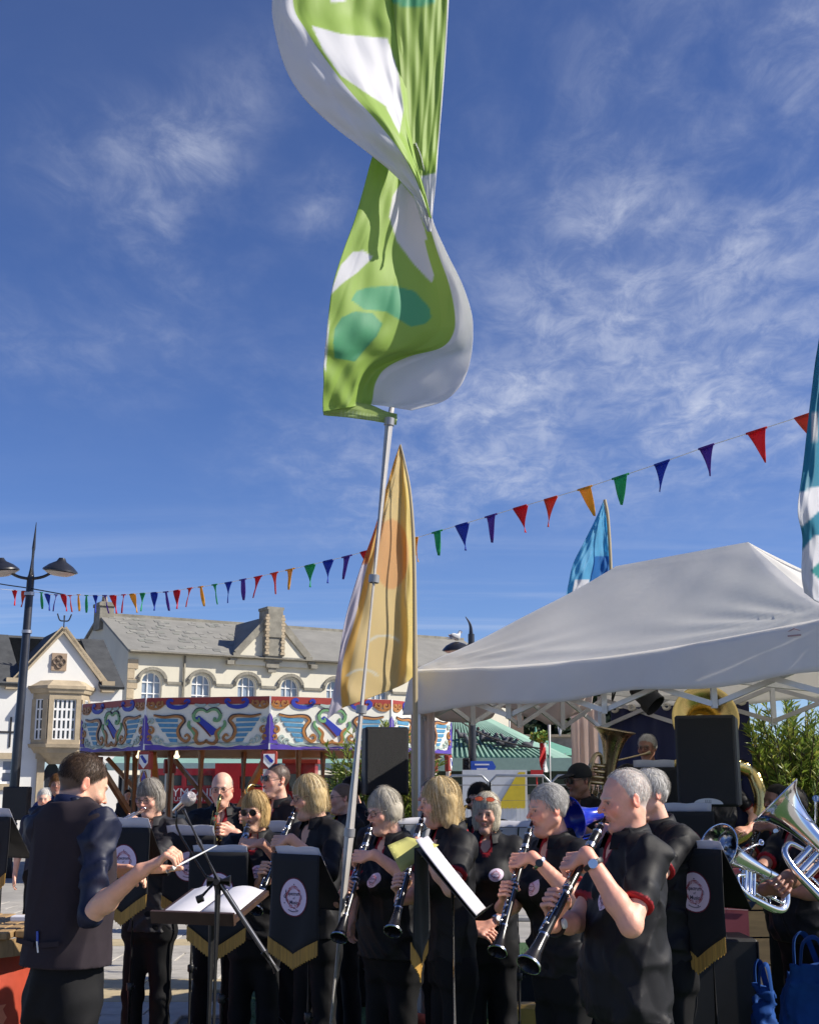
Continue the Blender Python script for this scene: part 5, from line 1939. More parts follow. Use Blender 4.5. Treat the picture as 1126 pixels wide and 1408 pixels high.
# ------------------------------------------------------------------ organic surfaces: blended fields turned into one skin
class Field:
    def __init__(self):
        self.pr = []

    def cone(self, a, b, ra, rb, k=.012, cut=False, op='add', flat=1.0, fdir=None):
        self.pr.append(('cone', np.array(a, float), np.array(b, float), ra, rb, k, op, cut))
        return self

    def ell(self, c, r, k=.012, op='add', R=None):
        self.pr.append(('ell', np.array(c, float), np.array(r, float), None if R is None else np.array(R, float), 0, k, op, False))
        return self

    def stack(self, nodes, k=.02, p=2.3, op='add', axis_tilt=0.0):
        self.pr.append(('stack', np.array(nodes, float), p, axis_tilt, 0, k, op, False))
        return self

    def bounds(self):
        lo, hi = [], []
        for q in self.pr:
            if q[6] != 'add':
                continue
            l, h = self._box(q)
            lo.append(l); hi.append(h)
        return np.min(lo, 0), np.max(hi, 0)

    def _box(self, q):
        if q[0] == 'cone':
            r = max(q[3], q[4])
            return np.minimum(q[1], q[2]) - r, np.maximum(q[1], q[2]) + r
        if q[0] == 'ell':
            if q[3] is None:
                return q[1] - q[2], q[1] + q[2]
            r = np.abs(q[3]) @ q[2]
            return q[1] - r, q[1] + r
        n = q[1]
        a = n[:, 1].max()
        return np.array([-a, (n[:, 3] - n[:, 2]).min(), n[:, 0].min()]), np.array([a, (n[:, 3] + n[:, 2]).max(), n[:, 0].max()])

    def mesh(self, h, fold=0.0, seed=0, fold_scale=1.0, cuts=(), calm=(), out=False):
        lo, hi = self.bounds()
        lo = lo - 3 * h - .008
        hi = hi + 3 * h + .008
        n = np.ceil((hi - lo) / h).astype(int) + 1
        D = np.full(n, .06, np.float32)
        ax = [(lo[i] + h * np.arange(n[i])).astype(np.float32) for i in range(3)]
        for q in self.pr:
            kind, k, op = q[0], q[5], q[6]
            l, u = self._box(q)
            m = k + .012 + 2 * h
            i0 = np.clip(((l - m - lo) / h).astype(int), 0, n - 1)
            i1 = np.clip(((u + m - lo) / h).astype(int) + 2, 1, n)
            if (i1 <= i0).any():
                continue
            sl = tuple(slice(a, b) for a, b in zip(i0, i1))
            X = ax[0][sl[0]][:, None, None]; Y = ax[1][sl[1]][None, :, None]; Z = ax[2][sl[2]][None, None, :]
            if kind == 'cone':
                a, b, ra, rb = q[1:5]
                ba = b - a
                L2 = float(ba @ ba) + 1e-12
                x, y, z = X - a[0], Y - a[1], Z - a[2]
                t0 = (x * ba[0] + y * ba[1] + z * ba[2]) / L2
                t = np.clip(t0, 0, 1)
                d = np.sqrt((x - ba[0] * t) ** 2 + (y - ba[1] * t) ** 2 + (z - ba[2] * t) ** 2) - (ra + (rb - ra) * t)
                if q[7]:
                    d = np.maximum(d, (t0 - 1) * math.sqrt(L2))
            elif kind == 'ell':
                c, r, R = q[1:4]
                x, y, z = X - c[0], Y - c[1], Z - c[2]
                if R is not None:
                    x, y, z = (x * R[0, 0] + y * R[1, 0] + z * R[2, 0], x * R[0, 1] + y * R[1, 1] + z * R[2, 1], x * R[0, 2] + y * R[1, 2] + z * R[2, 2])
                k0 = np.sqrt((x / r[0]) ** 2 + (y / r[1]) ** 2 + (z / r[2]) ** 2)
                k1 = np.sqrt((x / r[0] ** 2) ** 2 + (y / r[1] ** 2) ** 2 + (z / r[2] ** 2) ** 2)
                d = k0 * (k0 - 1) / np.maximum(k1, 1e-6)
            else:
                nd, p = q[1], q[2]
                zz_ = ax[2][sl[2]]
                a = np.interp(zz_, nd[:, 0], nd[:, 1])[None, None, :]
                b = np.interp(zz_, nd[:, 0], nd[:, 2])[None, None, :]
                cy = np.interp(zz_, nd[:, 0], nd[:, 3])[None, None, :]
                rr = (np.abs(X / a) ** p + np.abs((Y - cy) / b) ** p) ** (1 / p)
                d = (rr - 1) * np.minimum(a, b)
                d = np.maximum(d, np.maximum(Z - nd[-1, 0], nd[0, 0] - Z))
            E_ = D[sl]
            if op == 'add':
                if k > 1e-5:
                    hh = np.clip(.5 + .5 * (E_ - d) / k, 0, 1)
                    D[sl] = E_ + (d - E_) * hh - k * hh * (1 - hh)
                else:
                    D[sl] = np.minimum(E_, d)
            else:
                nd_ = -d
                if k > 1e-5:
                    hh = np.clip(.5 - .5 * (E_ - nd_) / k, 0, 1)
                    D[sl] = E_ + (nd_ - E_) * hh + k * hh * (1 - hh)
                else:
                    D[sl] = np.maximum(E_, nd_)
        if fold > 0:
            idx = np.nonzero(np.abs(D) < .03)
            X, Y, Z = ax[0][idx[0]], ax[1][idx[1]], ax[2][idx[2]]
            r_ = np.random.default_rng(seed)
            w = np.zeros_like(X)
            f = fold_scale
            wx = X + .03 * np.sin(Z * 17 * f + 1.3 + seed); wy = Y + .03 * np.sin(Z * 13 * f + X * 9 + seed); wz = Z + .03 * np.sin(X * 15 * f + Y * 11 + seed)
            for j in range(6):
                kv = r_.normal(size=3) * np.array([22, 22, 16]) * f
                s_ = np.sin(kv[0] * wx + kv[1] * wy + kv[2] * wz + r_.uniform(0, 6.28))
                w += (1 - np.abs(s_)) * r_.uniform(.5, 1) - .4
            w = w / 2.2
            if out:
                w = np.clip(w + .40, -.10, 1.3)
            for e, d_, r_ in calm:
                px_, py_, pz_ = X - e[0], Y - e[1], Z - e[2]
                al = np.abs(px_ * d_[0] + py_ * d_[1] + pz_ * d_[2])
                w = np.where(px_ ** 2 + py_ ** 2 + pz_ ** 2 < (1.9 * r_) ** 2, w * np.clip((al - .012) / .05, 0, 1), w)
            D[idx] -= (fold * w).astype(np.float32)
        for (axis, val, sg) in cuts:
            sh = [1, 1, 1]; sh[axis] = -1
            D = np.maximum(D, (sg * (ax[axis] - val)).reshape(sh).astype(np.float32))
        return surface_nets(D, lo, h)


def surface_nets(D, lo, h):
    S = (D < 0)
    n = np.array(D.shape)
    S8 = S.astype(np.int8)
    c = np.zeros(n - 1, np.int8)
    for i in (0, 1):
        for j in (0, 1):
            for k in (0, 1):
                c += S8[i:n[0] - 1 + i, j:n[1] - 1 + j, k:n[2] - 1 + k]
    act = (c > 0) & (c < 8)
    ci = np.argwhere(act)
    vid = np.full(n - 1, -1, np.int32)
    vid[act] = np.arange(len(ci))
    acc = np.zeros((len(ci), 3), np.float32)
    cnt = np.zeros(len(ci), np.float32)
    I, J, K = ci.T
    corner = {(i, j, k): D[I + i, J + j, K + k] for i in (0, 1) for j in (0, 1) for k in (0, 1)}
    for axis in range(3):
        for u in (0, 1):
            for v in (0, 1):
                p0 = [u, v]; p0.insert(axis, 0)
                p1 = list(p0); p1[axis] = 1
                d0, d1 = corner[tuple(p0)], corner[tuple(p1)]
                m = (d0 < 0) != (d1 < 0)
                t = np.where(m, d0 / np.where(m, d0 - d1, 1), 0)
                for q in range(3):
                    acc[:, q] += np.where(m, p0[q] + (t if q == axis else 0), 0)
                cnt += m
    verts = lo + (ci + acc / np.maximum(cnt, 1)[:, None]) * h
    quads = []
    for axis in range(3):
        a1, a2 = (axis + 1) % 3, (axis + 2) % 3
        sl0 = [slice(None)] * 3; sl1 = [slice(None)] * 3
        sl0[axis] = slice(0, -1); sl1[axis] = slice(1, None)
        d = S[tuple(sl0)] != S[tuple(sl1)]
        e = np.argwhere(d)
        e = e[(e[:, a1] > 0) & (e[:, a2] > 0) & (e[:, a1] < n[a1] - 1) & (e[:, a2] < n[a2] - 1)]
        if not len(e):
            continue
        st = S[tuple(e.T)]
        q = []
        for o1, o2 in ((-1, -1), (0, -1), (0, 0), (-1, 0)):
            f = e.copy(); f[:, a1] += o1; f[:, a2] += o2
            q.append(vid[tuple(f.T)])
        q = np.stack(q, 1)
        q[~st] = q[~st][:, ::-1]
        quads.append(q)
    return verts, np.vstack(quads)


def field_object(name, VQ, m, parent, tint=None, kind=None):
    v, q = VQ
    me = bpy.data.meshes.new(name)
    me.vertices.add(len(v)); me.vertices.foreach_set('co', v.astype(np.float32).ravel())
    me.loops.add(q.size); me.loops.foreach_set('vertex_index', q.astype(np.int32).ravel())
    me.polygons.add(len(q))
    me.polygons.foreach_set('loop_start', np.arange(0, q.size, 4, dtype=np.int32))
    me.polygons.foreach_set('use_smooth', np.ones(len(q), bool))
    me.update(calc_edges=True)
    if tint is not None:
        at = me.color_attributes.new('tint', 'FLOAT_COLOR', 'POINT')
        c_ = np.ones((len(v), 4), np.float32); c_[:, :3] = tint
        at.data.foreach_set('color', c_.ravel())
    me.materials.append(m)
    o = bpy.data.objects.new(name, me)
    COL.objects.link(o)
    if parent is not None:
        o.parent = parent
    return o


M_SKIN = mat('skin', attr=True, rough=.52, var=.09, vscale=30, sss=.15, bump=.08, bscale=220)
M_HAIR = mat('hair', attr=True, rough=.62, var=.25, vscale=60, stretch=(3, 3, .5), spec=.2)
M_POLO = mat('polo_cloth', attr=True, rough=.62, var=.25, vscale=30, spec=.28, bump=.10, bscale=500)
M_TROU = mat('trouser_cloth', (.005, .005, .006), .8, spec=.25, var=.3, vscale=14, bump=.1, bscale=300)
M_SHOE = mat('shoe_leather', (.012, .011, .011), .35, var=.2, vscale=20)
M_SATIN = mat('navy_satin', (.004, .007, .028), .58, var=.25, vscale=10, spec=.4)
M_VEST = mat('waistcoat_cloth', (.026, .019, .024), .85, spec=.25, var=.15, vscale=25, bump=.15, bscale=600)
M_SILVER = mat('silver_plate', (.80, .80, .80), .14, 1.0, var=.06, vscale=8)
M_NICKEL = mat('nickel', (.70, .70, .72), .22, 1.0)
M_BRASS = mat('brass', (.62, .42, .14), .2, 1.0, var=.12, vscale=9)
M_BRASS_D = mat('old_brass', (.42, .34, .22), .28, 1.0, var=.2, vscale=7)
M_EBON = mat('grenadilla', (.010, .009, .010), .28, var=.2, vscale=15)
M_BADGE = mat('badge_white', (.80, .64, .78), .7, var=.05)
M_RED = mat('red_print', (.42, .05, .07), .7)
M_INK = mat('ink_print', (.03, .02, .06), .7)
M_LENS_D = mat('sun_lens', (.006, .006, .008), .25, spec=.35)
M_RIM = mat('spectacle_rim', (.05, .025, .018), .3)

TXT = [text_mesh('Spectrum', .50, .15, .006), text_mesh('of', .34, .2), text_mesh('Music', .52, .15, .006)]


def emblem_lines():
    """Unit emblem: dark print and red print as 2-D polygons (verts, faces)."""
    dv, df, rv, rf = [], [], [], []

    def add(V_, F_, vs, fs):
        o = len(V_); V_.extend(vs); F_.extend([tuple(i + o for i in f) for f in fs])

    def stroke(V_, F_, pts, w):
        q = smooth_path(pts, 4)
        vs, fs = [], []
        for i in range(len(q)):
            t = q[min(i + 1, len(q) - 1)] - q[max(i - 1, 0)]; t = t / max(1e-9, np.linalg.norm(t))
            nn = np.array([-t[1], t[0]]) * w / 2
            vs += [tuple(q[i] + nn), tuple(q[i] - nn)]
        for i in range(len(q) - 1):
            fs.append((2 * i, 2 * i + 1, 2 * i + 3, 2 * i + 2))
        add(V_, F_, vs, fs)
    for (vs, fs), (cy, sx) in zip(TXT, ((.20, .50), (-.06, .6), (-.32, .58))):
        add(dv, df, [(x * sx, y * .62 + cy) for x, y, z in vs], fs)
    stroke(dv, df, [(-.62, .42), (-.66, .30), (-.60, .34), (-.66, .18), (-.78, .05), (-.72, -.05), (-.62, .0), (-.66, .08), (-.60, -.20), (-.55, -.28)], .045)
    stroke(dv, df, [(.62, .15), (.68, 0), (.66, -.14)], .035)
    for x, y in ((.02, .76), (-.74, -.36), (.22, -.74), (.05, -.66)):
        stroke(dv, df, [(x - .04, y), (x + .04, y - .01)], .06)
    for k in range(12):
        a = -2.1 + k * .085
        stroke(dv, df, [(.86 * math.cos(a), .86 * math.sin(a)), (.86 * math.cos(a + .05), .86 * math.sin(a + .05))], .07)
    rg = random.Random(5)
    for k in range(9):
        r_ = .50 + .022 * k
        for j in range(5):
            a = rg.uniform(.35, 2.8); b_ = a + rg.uniform(.15, .45)
            stroke(rv, rf, [(r_ * .95 * math.cos(t), r_ * math.sin(t)) for t in np.linspace(a, b_, 4)], .018)
            a = rg.uniform(3.4, 6.0); b_ = a + rg.uniform(.15, .4)
            stroke(rv, rf, [(r_ * .95 * math.cos(t), r_ * math.sin(t)) for t in np.linspace(a, b_, 4)], .018)
    for sx in (-1, 1):
        stroke(rv, rf, [(sx * .52, .25), (sx * .58, 0), (sx * .50, -.25), (sx * .3, -.52)], .05)
    return dv, df, rv, rf


EMB = emblem_lines()


def rotz(a):
    c, s = math.cos(a), math.sin(a)
    return np.array([[c, -s, 0], [s, c, 0], [0, 0, 1.0]])


def rotx(a):
    c, s = math.cos(a), math.sin(a)
    return np.array([[1.0, 0, 0], [0, c, -s], [0, s, c]])


def roty(a):
    c, s = math.cos(a), math.sin(a)
    return np.array([[c, 0, s], [0, 1.0, 0], [-s, 0, c]])


def unit(v):
    v = np.array(v, float)
    return v / max(1e-9, np.linalg.norm(v))


class Person:
    """Lays out a figure in its own frame: origin at the feet, facing -Y, its left at +X."""

    def __init__(self, label, head, Y, yaw, hy=0, hp=5, tilt=0, w=1.0, belly=0.0, bust=0.0, skin=(.50, .26, .17), stand=0.0, lean=0.0, group=None, head_scale=1.0, res=1.0, drop=.03, fwd=.0):
        top = P(head[0], head[1], Y)
        dl = .05 * math.sin(math.radians(max(0, hp))) + drop
        w = w * .90
        self.vr = random.Random(label)
        self.s = s = (top.z - stand) / (1.76 - dl)
        self.yaw = math.radians(yaw)
        self.w, self.belly, self.bust, self.skin, self.res = w, belly, bust, np.array(skin), res
        self.Rz = rotz(self.yaw)
        self.Rh = rotz(math.radians(hy)) @ rotx(math.radians(hp)) @ roty(math.radians(tilt))
        self.hs = s * head_scale * .875
        self.HC = np.array([0, -.035 - lean - fwd, 1.655 - dl]) * s + np.array([0, -.11 * math.sin(math.radians(hp)), 0]) * s
        off = self.Rz @ self.HC
        self.root = np.array([top.x - off[0], Y - off[1], stand])
        self.t = thing('person', label, 'person', tuple(self.root), group=group, rz=self.yaw)
        self.skinF = Field()
        self.hand_pts = []
        self.sleeves = {}
        self.J = {}
        self.lean = lean

    def W(self, p):
        return Vector(self.Rz @ np.array(p) + self.root)

    def Lc(self, p):
        return self.Rz.T @ (np.array(p) - self.root)

    def Ld(self, d):
        return self.Rz.T @ np.array(d)

    def H(self, p):
        """head frame to the figure's frame"""
        return self.HC + self.Rh @ (np.array(p) * self.hs)

    def mouth(self):
        return self.W(self.H((0, -.102, -.058)))

    def head_field(self):
        F, hs = self.skinF, self.hs
        R = self.Rh

        def E(c, r, k=.012, op='add', rot=None):
            F.ell(self.H(c), np.array(r) * hs, k * hs, op, R if rot is None else R @ rot)

        def C(a, b, ra, rb, k=.012):
            F.cone(self.H(a), self.H(b), ra * hs, rb * hs, k * hs)
        U = self.vr.uniform
        jw, nl, nw, ck, fl, bz = U(.85, 1.15), U(.90, 1.22), U(.85, 1.2), U(.8, 1.25), U(.95, 1.06), U(-.003, .003)
        E((0, .014, .030), (.0745 * U(.97, 1.03), .096 * U(.97, 1.03), .088), .0)
        E((0, -.028, -.020), (.063 * (.6 + .4 * jw), .066, .088), .03)
        for sx in (-1, 1):
            C((sx * .052 * jw, .006, -.055), (sx * .012, -.066, -.100 * fl), .021 * jw, .017 * jw, .028)
            E((sx * .040, -.064, -.026), (.022 * ck, .020 * ck, .022), .02)
            C((sx * .020, -.094, -.034), (sx * .034, -.078, -.066), .0026 * ck, .0024, .008)
        E((0, -.078, -.103 * fl), (.019 * jw, .014, .013), .016)
        E((0, -.040, -.118), (.034 * jw, .035, .020 * jw), .03)
        C((-.030, -.082, .020), (.030, -.082, .020), .0095, .0095, .016)
        for sx in (-1, 1):
            E((sx * .031, -.096, .002), (.0165, .014, .0105), .010, 'sub')
            E((sx * .031, -.0765, .0015), (.0135, .0122, .0112), .005)
        C((0, -.091, .010 + bz), (0, -.091 - .022 * nl, -.024), .0062, .0098 * nw, .008)
        for sx in (-1, 1):
            E((sx * .0105 * nw, -.100, -.029), (.0075, .0095, .0065), .006)
        E((0, -.0925, -.0545), (.021, .008, .0055), .006)
        E((0, -.0905, -.0655), (.017, .0085, .006), .006)
        for sx in (-1, 1):
            E((sx * .077, .016, -.006), (.0075, .019, .031), .004, 'add', rotz(sx * .35) @ rotx(-.15))
            E((sx * .084, .011, .000), (.004, .011, .018), .004, 'sub', rotz(sx * .35) @ rotx(-.15))
        # neck
        nb = np.array([0, .010 - self.lean * .8, 1.478]) * self.s
        F.cone(self.H((0, .028, -.055)), nb, .050 * hs * (.92 + .16 * (self.w - .9)), .058 * self.s * self.w, .02)
        self.nb = nb
        # under the shirt: shoulders and chest carry the head and arms as one skin
        F.stack([(1.27 * self.s, .10 * self.w, .06, -self.lean * .5), (1.38 * self.s, .125 * self.w, .075, -self.lean * .7), (1.455 * self.s, .07 * self.w, .055, .008 - self.lean * .8)], .03)
        F.ell(np.array([0, -.045 - self.lean * .75, 1.395]) * self.s, np.array([.080, .036, .070]) * self.s, .03)

    def arm(self, side, wrist, elbow_hint, sleeve=.72):
        s = self.s
        sx = 1 if side == 'L' else -1
        S = np.array([sx * .170 * self.w, .012 - self.lean * .7, 1.422]) * s
        l1, l2 = .285 * s, .255 * s
        d = wrist - S
        L_ = np.linalg.norm(d)
        mx = (l1 + l2) * .992
        if L_ > mx:
            # the shoulder follows a far reach a little
            S = S + unit(d) * min(L_ - mx, .06)
            d = wrist - S; L_ = np.linalg.norm(d)
            if L_ > mx:
                k = L_ / mx * 1.002
                l1, l2 = l1 * k, l2 * k
        L_ = min(L_, (l1 + l2) * .999)
        u = unit(d)
        a = (l1 * l1 - l2 * l2 + L_ * L_) / (2 * L_)
        hgt = math.sqrt(max(0, l1 * l1 - a * a))
        e = np.array(elbow_hint, float)
        e = unit(e - u * (e @ u))
        Eb = S + u * a + e * hgt
        self.J[side] = (S, Eb, wrist)
        F = self.skinF
        tk = .92 + .35 * (self.w - 1)
        F.cone(np.array([sx * .06 * self.w, .01, 1.415]) * s, S, .046 * s, .046 * s, .03)
        F.cone(S, Eb, (.047 if sleeve < .1 else .042) * s * tk, .040 * s * tk, .02)
        mid = Eb + (wrist - Eb) * .32
        F.cone(Eb, mid, .040 * s * tk, .042 * s * tk, .02)
        F.cone(mid, wrist, .041 * s * tk, .027 * s * tk, .02)
        self.sleeves[side] = sleeve

    def grip(self, side, c, a, v, elbow=None, r=.014, sleeve=.72, spread=.021, flip=False, rot=0.0, reach=.122, u=None):
        """A hand closed round a bar: c a point on it, a its axis (index to little finger), v out of the palm's far side. World vectors."""
        s = self.s
        c, a, v = self.Lc(c), unit(self.Ld(a)), self.Ld(v)
        v = unit(v - a * (a @ v))
        uw = u
        u = np.cross(a, v)
        sx = 1 if side == 'L' else -1
        if uw is not None:
            if u @ self.Ld(uw) < 0:
                u = -u
        elif (u[0] * sx) > 0:
            u = -u                       # fingers point from the hand's own side towards the other
        if flip:
            u = -u
        F = self.skinF
        q = s * 1.0

        def pt(uu, vv, aa):
            return c + (u * uu + v * vv + a * aa) * q
        wrist = pt(-reach, -.004 + .0, .012 + rot)
        ln = (.92, 1.0, .96, .80)
        for i in range(4):
            ao = (i - 1.5) * spread
            l = ln[i]
            k0 = pt(-.046, .022 + .004 * (i == 1), ao * .92)
            k1 = pt(-.046 + .032 * l, .022 + r + .016 * l, ao)
            k2 = pt(-.002 + .008 * l, .012 + r + .006 * l, ao)
            k3 = pt(.004 + .004 * l, r * .75, ao)
            F.cone(wrist + (k0 - wrist) * .12, k0, .016 * q, .0112 * q, .012)
            F.cone(k0, k1, .0102 * q, .0090 * q, .004)
            F.cone(k1, k2, .0088 * q, .0080 * q, .003)
            F.cone(k2, k3, .0080 * q, .0068 * q, .003)
        t0 = pt(-.088, -.008, -.020); t1 = pt(-.050, -.020, -.044); t2 = pt(-.020, -.018, -.034); t3 = pt(.006, -.014 - r * .3, -.020)
        F.cone(t0, t1, .0165 * q, .0128 * q, .012)
        F.cone(t1, t2, .0118 * q, .0104 * q, .004)
        F.cone(t2, t3, .0102 * q, .0085 * q, .003)
        if elbow is None:
            elbow = (sx * .75, .12, -1.0)
        self.arm(side, wrist, elbow, sleeve)

    def rest(self, side, at=None, sleeve=.72, elbow=None):
        """A hand hanging or lying loosely at a point of the figure's frame (wrist), fingers half curled."""
        s = self.s
        sx = 1 if side == 'L' else -1
        if at is None:
            at = (sx * .27 * self.w, -.03, .86)
            dirn, back = np.array([0, -.1, -1.0]), np.array([sx * 1.0, 0, 0])
        else:
            dirn, back = np.array([-sx * .9, -.3, -.15]), np.array([0, -.5, .8])
        wrist = np.array(at) * s
        dirn = unit(dirn); back = unit(back - dirn * (back @ dirn)); ac = np.cross(dirn, back)
        F = self.skinF
        for i in range(4):
            ao = (i - 1.5) * .021
            l = (.92, 1.0, .95, .78)[i]

            def pt(f, b, x):
                return wrist + (dirn * f + back * b + ac * x * (1 if True else -1)) * s
            k0 = pt(.085, .006, ao); k1 = pt(.085 + .036 * l, .004, ao * 1.05); k2 = pt(.085 + .056 * l, -.010, ao * 1.05); k3 = pt(.085 + .064 * l, -.028, ao)
            F.cone(wrist + (k0 - wrist) * .1, k0, .016 * s, .0115 * s, .012)
            F.cone(k0, k1, .0102 * s, .009 * s, .004); F.cone(k1, k2, .009 * s, .008 * s, .003); F.cone(k2, k3, .008 * s, .0068 * s, .003)
        F.cone(wrist + (dirn * .025 - ac * .022) * s, wrist + (dirn * .062 - ac * .048 - back * .008) * s, .016 * s, .0125 * s, .012)
        F.cone(wrist + (dirn * .062 - ac * .048 - back * .008) * s, wrist + (dirn * .105 - ac * .046 - back * .02) * s, .0118 * s, .009 * s, .004)
        self.arm(side, wrist, elbow or (sx * .6, .5, -.5), sleeve)

    # ---- building
    def build_body(self, brow=(.2, .13, .08), scalp=None, stubble=None, iris=(.03, .025, .02), lips=(.42, .14, .12)):
        for sd in ('L', 'R'):
            if sd not in self.J:
                self.rest(sd)
        self.head_field()
        h = (.0044 if self.root[1] < 6.6 else .0054 if self.root[1] < 7.8 else .0066 if self.root[1] < 9.8 else .009) * self.res
        v, q = self.skinF.mesh(h, fold=.0011, seed=3, fold_scale=3.2)
        T = np.tile(self.skin, (len(v), 1)).astype(float)
        z = (v - self.HC) @ self.Rh / self.hs
        near = np.abs(z).max(1) < .16

        def blobm(c, r, soft=.35):
            d = np.sqrt((((z - np.array(c)) / np.array(r)) ** 2).sum(1))
            return np.clip((1 + soft - d) / soft, 0, 1)[:, None] * near[:, None]

        def paint(T, m, c):
            return T * (1 - m) + np.array(c) * m
        red = self.skin * np.array([1.12, .80, .76])
        for sx in (-1, 1):
            T = paint(T, .65 * blobm((sx * .040, -.085, -.024), (.022, .03, .020), .8), red)
            T = paint(T, .7 * blobm((sx * .079, .015, -.005), (.012, .022, .032), .4), red * np.array([1, .9, .88]))
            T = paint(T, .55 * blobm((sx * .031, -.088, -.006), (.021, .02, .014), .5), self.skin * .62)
            T = paint(T, .85 * blobm((sx * .031, -.092, .002), (.0120, .012, .0042), .3), (.30, .25, .22))
            T = paint(T, blobm((sx * .031, -.092, .0015), (.0062, .012, .0054), .3), iris)
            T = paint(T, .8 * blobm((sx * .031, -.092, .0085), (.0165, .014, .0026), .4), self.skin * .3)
            T = paint(T, .85 * blobm((sx * .032, -.092, .0215), (.0185, .02, .0042), .5), brow)
        T = paint(T, .6 * blobm((0, -.112, -.024), (.014, .014, .014), .6), red)
        T = paint(T, .8 * blobm((0, -.098, -.0535), (.0215, .014, .0042), .4), lips)
        T = paint(T, .75 * blobm((0, -.097, -.0655), (.018, .014, .0050), .4), lips)
        T = paint(T, .55 * blobm((0, -.099, -.0592), (.019, .016, .0014), .5), np.array(lips) * .4)
        if stubble is not None:
            T = paint(T, .45 * blobm((0, -.07, -.085), (.06, .055, .045), .4), stubble)
        if scalp is not None:
            col, mode = scalp
            m = self.hairmask(z, mode) * near * (np.abs(z[:, 0]) < .0775)
            T = paint(T, .92 * m[:, None], col)
        # knuckles and hands a touch redder
        for sd in ('L', 'R'):
            wv = self.J[sd][2]
            m = np.clip(1.25 - np.linalg.norm(v - wv, axis=1) / .16, 0, 1)[:, None] * .35
            T = T * (1 - m) + red * m
        self.body = field_object('body', (v, q), M_SKIN, self.t, T)
        return self.body

    HL = {'full': ([-.12, -.085, -.062, -.040, -.018, -.004, .030, .085, .12], [.085, .076, .060, .040, .010, -.002, -.028, -.070, -.075]),
          'high': ([-.12, -.075, -.045, -.020, .0, .030, .085, .12], [.2, .125, .098, .050, .004, -.022, -.062, -.066]),
          'rim': ([-.12, -.03, -.012, .0, .030, .085, .12], [.3, .3, .045, .004, -.022, -.060, -.066])}

    def hairmask(self, z, mode):
        """1 where the scalp carries hair (head frame)."""
        xs, zs = self.HL[mode]
        m = np.clip((z[:, 2] - np.interp(z[:, 1], xs, zs)) / .010 + .5, 0, 1)
        if mode == 'rim':
            m = m * np.clip((.066 + .25 * np.maximum(0, z[:, 1] - .03) - z[:, 2]) / .02, 0, 1)
        return m

    def torso_nodes(self, grow=0.0):
        s, w, b = self.s, self.w, self.belly
        l = self.lean
        g = grow
        return [(z * s, (a * w + g) * s, (d * .88 + g) * s, (c - l * f) * s) for z, a, d, c, f in (
            (.84, .178 + b * .25, .118 + b * .35, .006 - b * .35, 0), (.95, .178 + b * .35, .122 + b * .75, .004 - b * .70, .1), (1.06, .170 + b * .40, .120 + b * .85, -.002 - b * .70, .3),
            (1.18, .174 + b * .22, .118 + b * .50, -.006 - b * .40, .5), (1.31, .186, .118 + b * .15, -.006 - b * .12, .65), (1.39, .184, .108, .0, .7), (1.437, .156, .092, .006, .75), (1.472, .105, .078, .008, .8), (1.502, .068, .066, .010, .8))]

    def build_clothes(self, colour=(.0065, .0065, .0085), trim=(.30, .012, .018), hem=.90, placket=True, collar=True, badge=True, material=None, vest=None, fold=.019, grow=0.0, fs=1.0, slr=.060, name='polo_shirt', trousers=True, vee=None):
        s = self.s
        F = Field()
        F.stack(self.torso_nodes(grow), .0)
        if self.bust:
            for sx in (-1, 1):
                F.ell(np.array([sx * .078 * self.w, -.088 - self.lean * .65, 1.262]) * s, np.array([.074, .062 + self.bust * .3, .072]) * s, .05)
        ends = []
        for sd, sx in (('L', 1), ('R', -1)):
            S, E_, Wr = self.J[sd]
            F.cone(np.array([sx * .05 * self.w, .01 - self.lean * .75, 1.445]) * s, S + np.array([0, 0, .004]), .056 * s, .060 * s, .05)
            sl = self.sleeves[sd]
            tk = .95 + .3 * (self.w - 1)
            if sl <= 1:
                e = S + (E_ - S) * sl
                F.cone(S, e, slr * s * tk, (slr - .001) * s * tk, .035, cut=True)
                ends.append((e, unit(E_ - S), slr * s * tk))
            else:
                F.cone(S, E_, slr * s * tk, (slr - .008) * s * tk, .035)
                e = E_ + (Wr - E_) * (sl - 1)
                F.cone(E_, e, (slr - .008) * s * tk, (slr - .008 - .014 * (sl - 1)) * s * tk, .02, cut=True)
                ends.append((e, unit(Wr - E_), .05 * s))
        vz = np.array([0, -.105 - self.lean * .75, 1.472]) * s
        vr = np.array([.030, .075, .085]) * s
        if vee is not None:
            vr = vr * np.array(vee)
        F.cone(self.nb + np.array([0, 0, .01]), self.nb + np.array([0, -.004, .12]) * s, .060 * s * self.w, .075 * s, .004, op='sub')
        F.ell(vz, vr, .004, 'sub')
        h = (.0070 if self.root[1] < 6.6 else .0090 if self.root[1] < 9.8 else .013) * self.res
        v, q = F.mesh(h, fold=fold, seed=int(abs(self.root[0]) * 100) % 97, fold_scale=fs, out=True, calm=ends + [(vz, np.array([0, 0, 1.0]), .06 * s)], cuts=((2, hem * s, -1),))
        T = np.tile(np.array(colour), (len(v), 1)).astype(float)
        for e, d, r_ in ends:
            m = (np.abs((v - e) @ d) < .011 * s) & (np.linalg.norm(v - e, axis=1) < r_ * 1.6)
            T[m] = trim
        if placket:
            d = np.sqrt((((v - vz) / (vr + .012 * s)) ** 2).sum(1))
            T[(d < 1.02) & (v[:, 1] < -.02)] = trim
        o = field_object(name, (v, q), material or M_POLO, self.t, T)
        self.shirt = o
        bv = BVHTree.FromPolygons([Vector(p) for p in v], [tuple(int(i) for i in f) for f in q])
        self.bvh = bv
